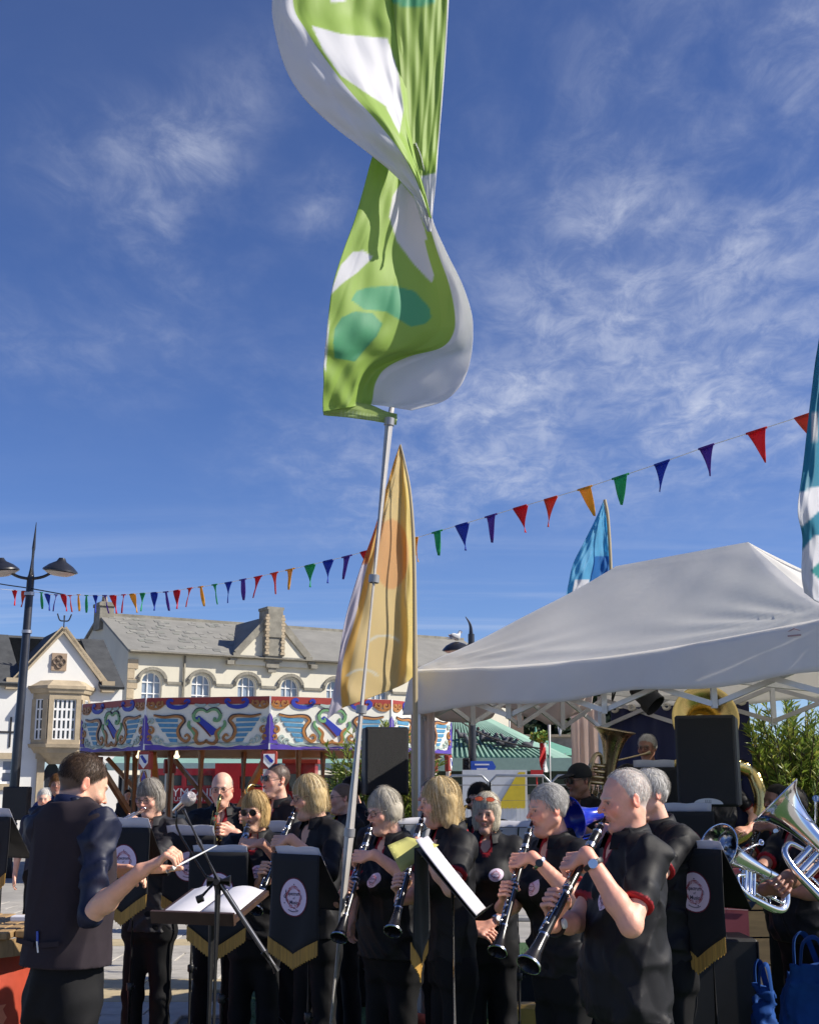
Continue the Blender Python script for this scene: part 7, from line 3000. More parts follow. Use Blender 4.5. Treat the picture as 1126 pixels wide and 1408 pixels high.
# blonde with the straight bob
p = Person('woman with straight blonde bob and glasses playing clarinet beside the leaning pole', (425, 1068), 6.9, -52, hy=-10, hp=11, bust=.1, w=.98, skin=TAN, group=BAND)
play_clarinet(p, (351, 1252), 'clarinet of the woman with the straight blonde bob', sleeve=1.45)
p.build_body(brow=(.25, .18, .1))
p.build_clothes(trim=(.010, .010, .013), badge=True, vee=(1.2, 1.2, 1.5))
p.hair('bob', BLON2, n=620, fringe=.022, length=-.090, seed=13)
p.glasses()

# man in profile behind the pole
p = Person('fair-haired man in thin glasses in profile behind the leaning pole', (470, 1077), 9.2, -70, hy=-6, hp=2, w=1.08, skin=PINK, group=BAND)
m = p.mouth(); f = facing(p)
saxophone('saxophone of the fair-haired man behind the leaning pole', m, V(0, -.1, -1), f)
p.grip('L', m + f * .15 + V(0, 0, -.2), V(0, -.1, -1), f, r=.02)
p.grip('R', m + f * .18 + V(0, 0, -.4), V(0, -.1, -1), f, r=.025)
p.build_body(brow=(.2, .13, .08), scalp=((.14, .09, .055), 'full'))
p.build_clothes()
p.hair('crop', [(.11, .07, .04), (.18, .12, .07)], n=800, fringe=.066, seed=17)
p.glasses()
p = Person('dark-haired player mostly hidden behind the fair-haired man', (482, 1068), 10.4, -60, skin=PINK, group=BAND, res=1.2)
p.build_body(); p.build_clothes(badge=False)
p.hair('short', DARK, n=300, seed=19)

# grey bob with glasses
p = Person('woman with short wavy white-blonde hair and glasses playing clarinet by the pole', (528, 1087), 6.4, -48, hy=-4, hp=10, bust=.14, w=1.05, belly=.03, skin=PINK, group=BAND)
play_clarinet(p, (466, 1290), 'clarinet half hidden by the leaning pole', fl=.36, frt=.60, el=(.9, .0, -.8))
p.build_body(brow=(.3, .25, .2))
p.build_clothes()
p.hair('bob', [(.36, .32, .25), (.55, .50, .40), (.68, .63, .53)], n=620, fringe=.044, length=-.045, seed=23, part_x=.3)
p.glasses()
p = Person('grey-haired player whose crown shows above the white-blonde woman', (527, 1081), 8.4, -30, skin=PINK, group=BAND, res=1.2)
p.build_body(); p.build_clothes(badge=False)
p.hair('short', GREY, n=300, seed=29)

# long blonde hair, profile
p = Person('woman with long straight blonde hair in profile holding a clarinet behind yellow paper', (604, 1072), 6.1, -74, hy=-8, hp=8, bust=.1, skin=PINK, group=BAND)
play_clarinet(p, (540, 1281), 'clarinet of the woman with long blonde hair', fl=.38, frt=.60)
p.build_body(brow=(.3, .22, .14))
p.build_clothes()
p.hair('long', BLON2, n=760, fringe=.050, length=-.175, side=-.10, seed=31)
p = Person('grey-haired man behind the woman with long blonde hair', (596, 1070), 8.2, -62, hy=-10, w=1.05, skin=PINK, group=BAND, res=1.1)
p.build_body(brow=(.1, .08, .07)); p.build_clothes(badge=False)
p.hair('short', [(.07, .06, .055), (.16, .14, .13), (.24, .22, .2)], n=380, seed=37)

# woman with sunglasses pushed up
p = Person('woman with pale blonde hair and orange sunglasses on her head, arms folded low', (668, 1092), 7.0, -12, hy=0, hp=9, tilt=4, bust=.12, skin=(.64, .36, .26), group=BAND)
p.rest('L', at=(.05, -.235, 1.03), sleeve=.74, elbow=(1, .35, -.6))
p.rest('R', at=(-.06, -.245, 1.00), sleeve=.74, elbow=(-1, .35, -.6))
p.build_body(brow=(.3, .25, .2))
p.build_clothes()
p.hair('long', [(.36, .31, .22), (.58, .52, .40), (.70, .65, .54)], n=640, fringe=.050, length=-.125, side=-.085, seed=41, part_x=.35)
p.glasses(up=1, lens_col=mat('orange_lens', (.55, .10, .04), .2), rim=mat('orange_rim', (.4, .06, .03), .3))
p.watch('L', M_NICKEL, M_PAINT_W)
p = Person('dark-haired woman in dark sunglasses behind the one with orange sunglasses', (658, 1078), 8.4, -26, hy=-6, skin=TAN, bust=.1, group=BAND, res=1.05)
m = p.mouth(); f = facing(p)
saxophone('saxophone with silver crook of the dark-haired woman', m, V(-.05, -.1, -1), f)
p.grip('L', m + f * .15 + V(0, 0, -.2), V(0, -.1, -1), f, r=.02)
p.grip('R', m + f * .18 + V(0, 0, -.4), V(0, -.1, -1), f, r=.025)
p.build_body(brow=(.03, .02, .02)); p.build_clothes(badge=False)
p.hair('bob', DARK, n=420, fringe=.055, length=-.03, seed=43)
p.glasses(dark=True)

# short silver hair
p = Person('woman with short silver hair and a steel watch playing clarinet', (752, 1080), 5.7, -62, hy=-8, hp=8, bust=.12, w=1.02, skin=RUDD, group=BAND)
play_clarinet(p, (684, 1309), 'clarinet of the woman with short silver hair', fl=.37, frt=.56, el=(.7, .2, -.9))
p.build_body(brow=(.3, .27, .24))
p.build_clothes()
p.hair('short', SILV, n=1300, fringe=.040, seed=47, part_x=.4)
p.watch('L', M_NICKEL, mat('watch_dial', (.02, .02, .025), .2))

# player in the cap
p = Person('man in black peaked cap and dark glasses at the back of the band', (795, 1052), 9.3, -46, hy=-14, hp=6, w=1.05, skin=(.30, .15, .10), group=BAND)
m = p.mouth(); f = facing(p)
saxophone('saxophone of the man in the black cap', m, V(0, -.1, -1), f)
p.grip('L', m + f * .15 + V(0, 0, -.2), V(0, -.1, -1), f, r=.02)
p.grip('R', m + f * .18 + V(0, 0, -.4), V(0, -.1, -1), f, r=.025)
p.build_body(brow=(.03, .02, .02), scalp=((.05, .04, .035), 'full'))
p.build_clothes()
p.glasses(dark=True)
F = Field(); hs = p.hs
F.ell(p.H((0, .014, .040)), np.array([.086, .106, .096]) * hs, 0, R=p.Rh)
F.ell(p.H((0, -.115, .046)), np.array([.066, .075, .010]) * hs, .012, R=p.Rh @ rotx(.18))
F.ell(p.H((0, .0, -.06)), np.array([.2, .2, .088]) * hs, .006, 'sub', R=p.Rh)
field_object('cap', F.mesh(.006), mat('cap_cloth', (.010, .010, .012), .85, bump=.2, bscale=300), p.t)

# bald man in front
p = Person('bald white-haired man in black polo shirt playing clarinet in front, seen from the side', (858, 1058), 4.55, -76, hy=-2, hp=10, w=1.02, belly=.045, skin=(.80, .41, .29), group=BAND, drop=.035, fwd=-.05)
play_clarinet(p, (727, 1327), 'clarinet of the bald man in front', fl=.39, frt=.60, el=(.45, .25, -1.0))
p.build_body(brow=(.45, .4, .36), scalp=((.58, .50, .45), 'high'))
p.build_clothes(hem=.90)
p.hair('bald', [(.58, .55, .51), (.70, .68, .64)], n=2200, seed=53, mode='high')
p.watch('L', mat('strap_black', (.015, .012, .012), .5), M_NICKEL)
p.watch('R', mat('strap_black'), M_PAINT_W)
# player behind him with the blue plastic trombone
p = Person('white-haired player hidden behind the bald man, holding the blue trombone', (890, 1059), 5.9, -66, hy=-6, hp=4, w=1.05, skin=PINK, group=BAND)
m = p.mouth()
tb_ = P(787, 1127, 5.75)
fdir = (V(-.82, -.42, -.16)).normalized()
M_BLUEP = mat('blue_plastic', (.008, .03, .42), .22, coat=.5)
tt = thing('trombone', 'bright blue plastic trombone bell between the silver-haired woman and the bald man', 'trombone', tb_)
mb = MB(); mb.lathe([(.012, -.42), (.016, -.30), (.022, -.2), (.032, -.1), (.05, -.04), (.075, -.012), (.100, 0), (.102, .003), (.098, .002), (.07, -.014), (.045, -.045), (.028, -.1), (0, -.12)], tb_, fdir, 36)
part('bell', mb, M_BLUEP, tt)
bk = tb_ - fdir * .42
sd_ = V(-fdir.y, fdir.x, 0) * -1
mb = MB(); mb.tube(smooth_path([bk, bk - fdir * .06, bk - fdir * .08 - V(0, 0, .05), bk - fdir * .05 - V(0, 0, .10), bk + fdir * .06 - V(0, 0, .10), bk + fdir * .22 - V(0, 0, .095)], 5), .011, 10)
part('tuning_bow', mb, M_BLUEP, tt)
mb = MB(); q0 = bk + fdir * .22 - V(0, 0, .095)
for o in (0, .075):
    mb.tube([q0 + sd_ * o, q0 + sd_ * o + fdir * .33], .008, 8)
part('slide', mb, M_BLUEP, tt)
gp_ = q0 + fdir * .03
p.grip('L', gp_, V(0, -.2, -1), fdir, r=.012)
p.grip('R', q0 + fdir * .22 + sd_ * .075, V(0, 0, -1), fdir, r=.012)
p.build_body(brow=(.3, .28, .25)); p.build_clothes(badge=False)
p.hair('short', WHTH, n=700, seed=59)

# tuba player on the riser at the back
RZ = .40
p = Person('white-haired man in glasses playing a tuba under the tent in front of the navy cloth', (889, 1010), 9.9, -20, hy=-12, hp=4, w=1.06, skin=(.40, .20, .14), stand=RZ, group=BAND)
m = p.mouth()
bc = P(845, 1004, 9.6)
tub, tpt = euphonium('tuba', 'dull brass tuba with upright bell beside the navy cloth', 'tuba', bc, V(.16, -.10, 1), V(-.62, -.5, 0), k=1.02, m_=M_BRASS_D, lead=m + V(-.01, -.03, 0) + facing(p) * .02, valves=4)
p.grip('R', tpt(-.32, .14, -.02), V(.1, -.2, -1), V(-.3, -1, 0), r=.03)
p.grip('L', tpt(-.48, -.01, -.05), V(.1, -.1, -1), V(-.3, -1, 0), r=.03)
p.build_body(brow=(.3, .28, .25), scalp=((.4, .38, .35), 'full')); p.build_clothes()
p.hair('short', WHTH, n=420, fringe=.062, seed=61)
p.glasses()
# sousaphone player hidden by the loudspeaker
p = Person('player carrying the sousaphone behind the large loudspeaker', (978, 1035), 9.75, -8, hy=0, hp=2, w=1.1, skin=PINK, stand=RZ, group=BAND, res=1.2)
bc = P(970, 988, 9.3)
so = thing('sousaphone', 'gold sousaphone bell rising behind the large black loudspeaker', 'sousaphone', p.W((.0, -.05, 1.0)))
ax_ = V(-.05, -1, .12).normalized()
mb = MB(); mb.lathe([(.07, -.30), (.075, -.2), (.095, -.11), (.14, -.05), (.20, -.015), (.238, 0), (.242, .003), (.236, .004), (.19, -.008), (.13, -.04), (.09, -.10), (.066, -.2), (0, -.22)], bc, ax_, 44)
part('bell', mb, mat('lacquer_brass', (.72, .55, .22), .26, 1.0, var=.1, vscale=6), so)
bb_ = bc - ax_ * .3
ct = p.W((0, .0, 1.18))
path = [bb_, bb_ + V(.0, .10, -.05), bb_ + V(.10, .10, -.25)]
for a in np.linspace(.5, 5.6, 12):
    path.append(ct + V(.36 * math.cos(1.2 - a), .10 - .1 * math.sin(a), .34 * math.sin(1.2 - a)))
q = smooth_path(path, 4)
mb = MB(); mb.tube(q, np.linspace(.07, .025, len(q)).tolist(), 12)
part('body_coil', mb, mat('lacquer_brass'), so)
p.grip('R', p.W((-.12, -.24, 1.12)), V(0, 0, -1), V(0, -1, 0), r=.02)
p.rest('L', at=(.28, -.15, 1.10))
p.build_body(); p.build_clothes(badge=False)
p.hair('short', DARK, n=200, seed=67)

# players on the right
p = Person('player behind the large silver horn with a clarinet held upright', (1066, 1079), 8.3, -58, hy=-6, w=1.0, skin=(.34, .17, .115), group=BAND, res=1.1)
m = p.mouth()
play_clarinet(p, (1014, 1218), 'clarinet seen upright beneath the large loudspeaker', fl=.30, frt=.62)
p.build_body(); p.build_clothes(badge=False)
p.watch('L', mat('strap_black'), M_NICKEL)
p.hair('short', DARK, n=260, seed=71)
p = Person('player in black holding the smaller silver horn, face hidden by the large bell', (1086, 1083), 7.0, -66, hy=-8, hp=6, w=1.08, belly=.04, skin=(.36, .18, .12), group=BAND)
bc2 = P(987, 1166, 6.45)
hn, hpt = euphonium('baritone_horn', 'small silver baritone horn lying across the player in black', 'horn', bc2, (P(987, 1166, 6.45) - P(1080, 1215, 6.72)), V(.25, -.05, -1), k=.80, lead=P(1039, 1162, 6.45))
p.grip('R', hpt(-.36, .10, 0) + V(0, .05, 0), V(-.3, .1, -1), V(-1, 0, .2), r=.02, u=V(-.2, -1, 0))
p.grip('L', hpt(-.60, .05, 0) + V(0, .05, 0), V(.2, 0, -1), V(-1, 0, 0), r=.025, u=V(-.2, -1, 0))
p.build_body(); p.build_clothes(badge=False)
p.hair('short', DARK, n=260, seed=73)
p = Person('player at the picture edge whose arm with a silver watch holds the large silver horn', (1186, 1052), 5.95, -64, hy=-6, w=1.1, skin=(.30, .145, .10), group=BAND)
bc3 = P(1066, 1101, 5.75)
ax3 = (P(1066, 1101, 5.75) - P(1150, 1195, 5.80))
hn2, hpt2 = euphonium('euphonium', 'large silver euphonium with wide bell at the picture edge', 'euphonium', bc3, ax3 + V(-.02, .13, .02), V(-.62, -.30, -.60), k=.88, lead=P(1122, 1108, 5.6))
p.grip('R', P(1080, 1212, 5.52), V(-.5, 0, .6), V(-.7, -.6, -.2), r=.022, elbow=(-.4, .3, -1))
p.grip('L', hpt2(-.60, .03, 0), V(.3, 0, -1), V(-.6, -.7, 0), r=.025)
p.build_body(); p.build_clothes(badge=False)
p.watch('R', M_NICKEL, M_PAINT_W)
p.hair('short', DARK, n=160, seed=79)

# onlookers behind the conductor
p = Person('white-haired onlooker in pale jacket by the street lamp', (61, 1085), 13.0, 10, skin=PINK, res=1.1)
p.build_body(brow=(.3, .28, .26)); p.build_clothes(colour=(.03, .03, .05), trim=(.03, .03, .05), badge=False, placket=False)
p.hair('short', WHTH, n=300, seed=83)
p = Person('brown-haired onlooker in blue top between the white-haired one and the conductor', (79, 1065), 14.5, 12, skin=(.40, .21, .15), res=1.1)
p.build_body(brow=(.1, .06, .03)); p.build_clothes(colour=(.02, .03, .14), trim=(.02, .03, .14), badge=False, placket=False)
p.hair('bob', [(.12, .055, .02), (.22, .11, .04)], n=260, length=-.03, fringe=.035, seed=89)
for px, py, Y, col_, lab in ((176, 1086, 26.5, (.015, .015, .02), 'distant passer-by in black under the carousel'), (187, 1084, 29, (.42, .22, .26), 'distant passer-by in pink beside the carousel pole'), (196, 1090, 29.5, (.06, .08, .25), 'distant passer-by in blue beyond the carousel')):
    p = Person(lab, (px, py), Y, random.uniform(-60, 60), skin=PINK, res=1.9)
    p.build_body(); p.build_clothes(colour=col_, trim=col_, badge=False, placket=False, collar=False)
    p.hair('short', BRWN, n=120, seed=97)
# the low podium the conductor stands on, below the picture's edge
pd = thing('podium', 'low dark wooden podium under the feet of the man in the waistcoat', 'podium', (c1.root[0], c1.root[1], 0))
mb = MB(); mb.bevel_box((c1.root[0], c1.root[1], .095), (.8, .8, .046), .008); part('deck', mb, mat('podium_wood', (.05, .03, .02), .6, var=.3), pd, smooth=False)
mb = MB(); mb.box((c1.root[0], c1.root[1], .037), (.74, .74, .07)); part('base', mb, mat('podium_wood'), pd, smooth=False)

# ------------------------------------------------------------------ music stands with banners
M_BANN = mat('banner_black', (.008, .008, .010), .85, var=.3, vscale=12, sheen=.1)
M_PAPER = mat('sheet_paper', (.70, .69, .74), .8, var=.04, vscale=8, translucent=.15)
M_PAPY = mat('yellow_paper', (.62, .60, .20), .8, var=.05, translucent=.3)
M_FRNG = mat('gold_fringe', (.42, .235, .045), .6, var=.35, vscale=90, stretch=(1, 1, .05))
M_STND = mat('stand_black', (.012, .012, .013), .4, var=.2, vscale=20)
M_CHRM = mat('stand_chrome', (.62, .60, .60), .25, .9)


def music_stand(label, top, yaw, w=.31, hang=.34, vee=.10, banner=True, emblem=True, papers=((0, 0),), desk=True, paper_up=.03, chrome=False, tilt=.60, desk_h=.30, group='band music stands', zbase=.02, back_paper=False):
    """top: middle of the desk's upper edge. The banner hangs there facing -Y (turned by yaw); the player stands behind."""
    top = Vector(top)
    R = Matrix.Rotation(math.radians(yaw), 3, 'Z')
    X, Yv, Z = R @ V(1, 0, 0), R @ V(0, 1, 0), V(0, 0, 1)
    t = thing('music_stand', label, 'music stand', (top.x, top.y, zbase), group=group)
    dn = (Yv * math.sin(tilt) - Z * math.cos(tilt))           # down the desk, towards the player
    nn = (Yv * math.cos(tilt) + Z * math.sin(tilt))           # out of the desk's reading face
    mid = top + dn * desk_h * .55
    foot = V(mid.x, mid.y, zbase)
    mt = M_CHRM if chrome else M_STND
    mb = MB(); mb.tube([foot + Z * .05, foot + Z * .62], .0125, 10); mb.tube([foot + Z * .60, mid - nn * .01], .008, 8)
    pl = part('pole', mb, mt, t)
    mb = MB(); mb.lathe([(.016, -.02), (.019, -.015), (.019, .015), (.016, .02)], foot + Z * .61, Z, 12); mb.tube([foot + Z * .61, foot + Z * .61 + X * .035], .007, 8)
    part('collar', mb, M_STND, pl)
    for k in range(3):
        a = math.radians(yaw + 30 + 120 * k)
        mb = MB(); dv = V(math.cos(a), math.sin(a), 0)
        mb.tube([foot + Z * .30 + dv * .015, foot + dv * .30 + Z * .012], .008, 8)
        mb.tube([foot + Z * .12, foot + dv * .15 + Z * .158], .005, 6)
        part('leg', mb, mt, t)
    if desk:
        mb = MB()
        mb.box(top + dn * desk_h / 2, (w, .004, desk_h), axes=(X, nn, -dn))
        mb.box(top + dn * (desk_h + .002) + nn * .02, (w, .05, .004), axes=(X, nn, -dn))
        part('desk', mb, M_STND, t, smooth=False)
    else:
        mb = MB()
        for a, b_ in (((-.5, 0), (.5, 0)), ((-.5, 1), (.5, 1)), ((-.5, 0), (-.5, 1)), ((.5, 0), (.5, 1)), ((-.5, 0), (.5, 1)), ((.5, 0), (-.5, 1)), ((0, 0), (0, 1))):
            mb.bar(top + X * a[0] * w + dn * desk_h * a[1], top + X * b_[0] * w + dn * desk_h * b_[1], .008, .004)
        part('wire_desk', mb, M_STND, t, smooth=False)
    for k, (ox, rot) in enumerate(papers):
        mb = MB()
        rows = []
        pw, ph = min(w * .92, .44), desk_h + paper_up
        for i in range(7):
            r_ = []
            for j in range(9):
                u = j / 8 - .5
                v = i / 6
                q = top + X * (u * pw + ox) + dn * (desk_h - ph * (1 - v)) + nn * (.008 + .006 * k + .010 * abs(math.sin(u * 6.3)) + .008 * (1 - v) ** 3)
                r_.append(q)
            rows.append(r_)
        mb.grid(rows, .0012)
        pp = part('sheet', mb, M_PAPER, t, smooth=True)
        if chrome:
            continue
        mb = MB()
        for j in range(8):
            for sx in (-1, 1):
                c = top + X * (sx * pw * .25 + ox) + dn * (.03 + j * .033) + nn * (.0125 + .006 * k + .010)
                mb.box(c, (pw * .38, .0008, .009), axes=(X, nn, -dn))
        part('printed_stave', mb, mat('stave_ink', (.18, .18, .22), .8), pp, smooth=False, kind='stuff')
    if banner:
        rows, n = [], 20
        for i in range(13):
            v = i / 12
            r_ = []
            for j in range(n + 1):
                u = j / n - .5
                bot = hang + vee * (1 - abs(u) * 2)
                q = top - Yv * (.012 + .006 * math.sin(u * 9 + v * 3 + top.x * 7) * v) + X * u * w - Z * (bot * v - .004)
                r_.append(q)
            rows.append(r_)
        mb = MB(); mb.grid(rows, .003)
        bn_ = part('banner', mb, M_BANN, t, smooth=True)
        rows = []
        for i in range(4):
            v = i / 3
            r_ = []
            for j in range(65):
                u = j / 64 - .5
                bot = hang + vee * (1 - abs(u) * 2)
                q = top - Yv * (.019 + .006 * math.sin(u * 9 + 3 + top.x * 7) + .0022 * (j % 2) - .0) + X * u * w * 1.005 - Z * (bot - .008 + v * (.062 + .004 * (j % 3)))
                r_.append(q)
            rows.append(r_)
        mb = MB(); mb.grid(rows, .004)
        part('fringe', mb, M_FRNG, bn_, smooth=False)
        if emblem:
            ec = top - Z * (hang * .50)
            er = .083

            def surf(x, y, lift):
                u = x / w
                v = (hang * .5 - y) / (hang + vee * (1 - abs(u) * 2))
                return ec + X * x + Z * y - Yv * (.012 + .006 * math.sin(u * 9 + v * 3 + top.x * 7) * v + lift)
            for (rr, m_, lift, nm) in ((1.05, mat('emblem_edge', (.16, .02, .04), .8), .002, 'emblem_border'), (.985, M_BADGE, .0035, 'emblem')):
                mb = MB()
                vs = [surf(0, 0, lift)]
                for ring in (.5, 1.0):
                    for i in range(28):
                        a = 2 * math.pi * i / 28
                        vs.append(surf(er * rr * ring * math.cos(a) * (1 - .07 * math.sin(a)), er * rr * ring * math.sin(a), lift))
                fs = [(0, 1 + i, 1 + (i + 1) % 28) for i in range(28)] + [(1 + i, 29 + i, 29 + (i + 1) % 28, 1 + (i + 1) % 28) for i in range(28)]
                mb.add(vs, fs); part(nm, mb, m_, bn_, smooth=True)
            mb = MB(); mb.add([surf(x * er * .9, y * er * .9, .005) for x, y in EMB[0]], EMB[1]); part('lettering', mb, M_INK, bn_, smooth=False, kind='stuff')
            mb = MB(); mb.add([surf(x * er * .9, y * er * .9, .005) for x, y in EMB[2]], EMB[3]); part('red_print', mb, M_RED, bn_, smooth=False, kind='stuff')
    return t


music_stand('music stand with black banner in front of the flautist, beside the conductor', P(174, 1139, 7.0), -24, w=.32, paper_up=.05)
music_stand('music stand with half-hidden emblem between flautist and saxophonist', P(262, 1150, 7.7), -8, w=.31, paper_up=.06)
music_stand('music stand with low emblem in front of the blonde in sunglasses', P(302, 1173, 6.6), -12, w=.31, hang=.36)
music_stand('music stand with full emblem and gold fringe in front of the blonde bob', P(408, 1176, 6.1), -40, w=.31, hang=.375, vee=.07)
music_stand('music stand with pale sheets in front of the man in dark sunglasses', P(370, 1145, 8.1), -20, w=.31, paper_up=.07)
music_stand('folding stand with sheets behind the white-blonde woman and the yellow paper', P(556, 1134, 7.7), 24, w=.40, banner=False, desk=False)
music_stand('folding stand with lavender sheets between the silver-haired woman and orange sunglasses', P(713, 1138, 7.4), 8, w=.40, banner=False, desk=False, tilt=.35)
music_stand('tuba music stand with emblem low on its banner under the tent', P(899, 1056, 9.2), -12, w=.31, paper_up=.05, zbase=RZ + .0)
music_stand('music stand with round emblem beneath the large loudspeaker', P(944, 1117, 8.1), -6, w=.33, paper_up=.05, hang=.38)
music_stand('music stand with narrow slanting banner beside the small silver horn', P(955, 1168, 5.75), -52, w=.31, hang=.36)
music_stand('music stand cut by the picture edge beside the street lamp', P(-8, 1124, 8.2), -34, w=.34, paper_up=.05)
# side-on stand with the sunlit desk
st_top = P(583, 1166, 5.35)
ms = music_stand('side-on music stand with a bright sunlit edge and yellow paper', st_top, -101, w=.31, hang=.36, chrome=True, tilt=.72, desk_h=.34, papers=((0, 0), (.02, 0)))
pa = P(575, 1196, 5.25); pb_ = P(632, 1253, 5.30)
yp = MB()
ctr_, rows = P(556, 1160, 5.55), []
C4 = [(533, 1163), (560, 1151), (603, 1162), (552, 1200)]
for i in range(6):
    r_ = []
    for j in range(6):
        u, v = j / 5, i / 5
        x = (C4[0][0] * (1 - u) + C4[1][0] * u) * (1 - v) + (C4[3][0] * (1 - u) + C4[2][0] * u) * v
        y = (C4[0][1] * (1 - u) + C4[1][1] * u) * (1 - v) + (C4[3][1] * (1 - u) + C4[2][1] * u) * v
        r_.append(P(x, y, 5.34 - .06 * v + .10 * u + .012 * math.sin(u * 3 + v)))
    rows.append(r_)
yp.grid(rows, .0015)
single('sheet_of_paper', yp, M_PAPY, 'yellow sheet of paper leaning on the side-on music stand', 'paper', smooth=True, loc=tuple(P(556, 1190, 5.3)))

# conductor's desk with the open score
cdk = P(292, 1246, 5.15)
cd = thing('conductor_stand', 'low dark desk with the conductor\'s open white score', 'music stand', (cdk.x, cdk.y, 0.02))
M_DKW = mat('dark_wood', (.05, .026, .016), .5, var=.3, vscale=8, stretch=(1, 6, 1))
Xd = V(.86, -.30, 0).normalized(); Yd = V(.28, .86, .24).normalized(); Zd = Xd.cross(Yd).normalized()
mb = MB(); mb.box(cdk, (.34, .32, .018), axes=(Xd, Yd, Zd)); mb.box(cdk - Yd * .165 + Zd * .012, (.35, .016, .046), axes=(Xd, Yd, Zd))
part('desk', mb, M_DKW, cd, smooth=False)
for sx in (-1, 1):
    rows = []
    for i in range(5):
        rows.append([cdk + Xd * sx * (.004 + .15 * j / 8) + Yd * (-.14 + .29 * i / 4) + Zd * (.012 + .016 * math.sin(math.pi * min(1, j / 8 * 1.1)) ** .7) for j in range(9)])
    mb = MB(); mb.grid(rows, .002 * sx)
    pg_ = part('score_page', mb, M_PAPER, cd, smooth=True)
mb = MB(); ft = V(cdk.x, cdk.y, .02); mb.tube([ft, cdk - Zd * .01], .016, 10)
part('pole', mb, M_STND, cd)
for k in range(3):
    a = .4 + 2.094 * k; mb = MB(); mb.tube([ft + V(0, 0, .28), ft + V(.3 * math.cos(a), .3 * math.sin(a), .012)], .010, 8)
    part('leg', mb, M_STND, cd)

# microphone on a boom
mc = P(257, 1101, 4.85)
mid = P(300, 1212, 4.90); low = P(381, 1336, 4.95)
mi = thing('microphone_stand', 'black boom microphone stand with pale microphone beside the conductor\'s hand', 'microphone stand', (mid.x, mid.y, .02))
mb = MB(); mb.tube([V(mid.x, mid.y, .1), mid], .0125, 12)
part('upright', mb, M_STND, mi)
mb = MB(); bd_ = (low - mc).normalized(); b0 = P(252, 1113, 4.85)
mb.tube([b0, mid + (b0 - mid) * .55], .0075, 10); mb.tube([mid + (b0 - mid) * .56, mid, low], .0095, 10)
bm_ = part('boom', mb, mat('boom_steel', (.16, .16, .17), .3, .8), mi)
mb = MB(); mb.tube([low - (low - mid) * .22, low], .015, 12)
part('counterweight', mb, M_STND, mi)
mb = MB(); mb.tube([mid - V(.04, 0, .0), mid + V(.045, 0, 0)], .022, 12); mb.tube([mid + V(.0, -.05, 0), mid + V(0, .03, 0)], .012, 8); mb.tube([mid + V(-.01, -.03, -.005), mid + V(-.05, -.06, -.05)], .006, 6)
mb.lathe([(0, -.012), (.014, -.012), (.014, .012), (0, .012)], mid + V(-.055, -.065, -.058), (1, 0, .4), 10)
part('clutch', mb, M_STND, mi)
mb = MB(); mx_ = V(.42, -.86, .25).normalized()
mb.lathe([(0, -.16), (.011, -.158), (.014, -.03), (.019, -.005), (.019, 0)], mc, mx_, 16)
part('microphone_body', mb, M_NICKEL, mi)
mb = MB(); mb.lathe([(.019, 0), (.026, .012), (.0265, .03), (.021, .05), (.010, .060), (0, .062)], mc, mx_, 20)
part('grille', mb, mat('mic_grille', (.55, .50, .50), .35, .7, bump=.6, bscale=900), mi)
mb = MB(); mb.tube(smooth_path([mc - mx_ * .15, P(243, 1122, 4.84), P(244, 1140, 4.86), P(262, 1172, 4.88), P(285, 1208, 4.90), P(296, 1222, 4.9), P(296, 1290, 4.9), V(mid.x - .02, mid.y, .2), V(mid.x - .25, mid.y - .1, .03)], 6), .0042, 7)
part('cable', mb, M_STND, mi)
for k in range(3):
    a = 1.0 + 2.094 * k; mb = MB(); f0 = V(mid.x, mid.y, .02)
    mb.tube([f0 + V(0, 0, .14), f0 + V(.30 * math.cos(a), .30 * math.sin(a), .012)], .009, 8)
    part('leg', mb, M_STND, mi)

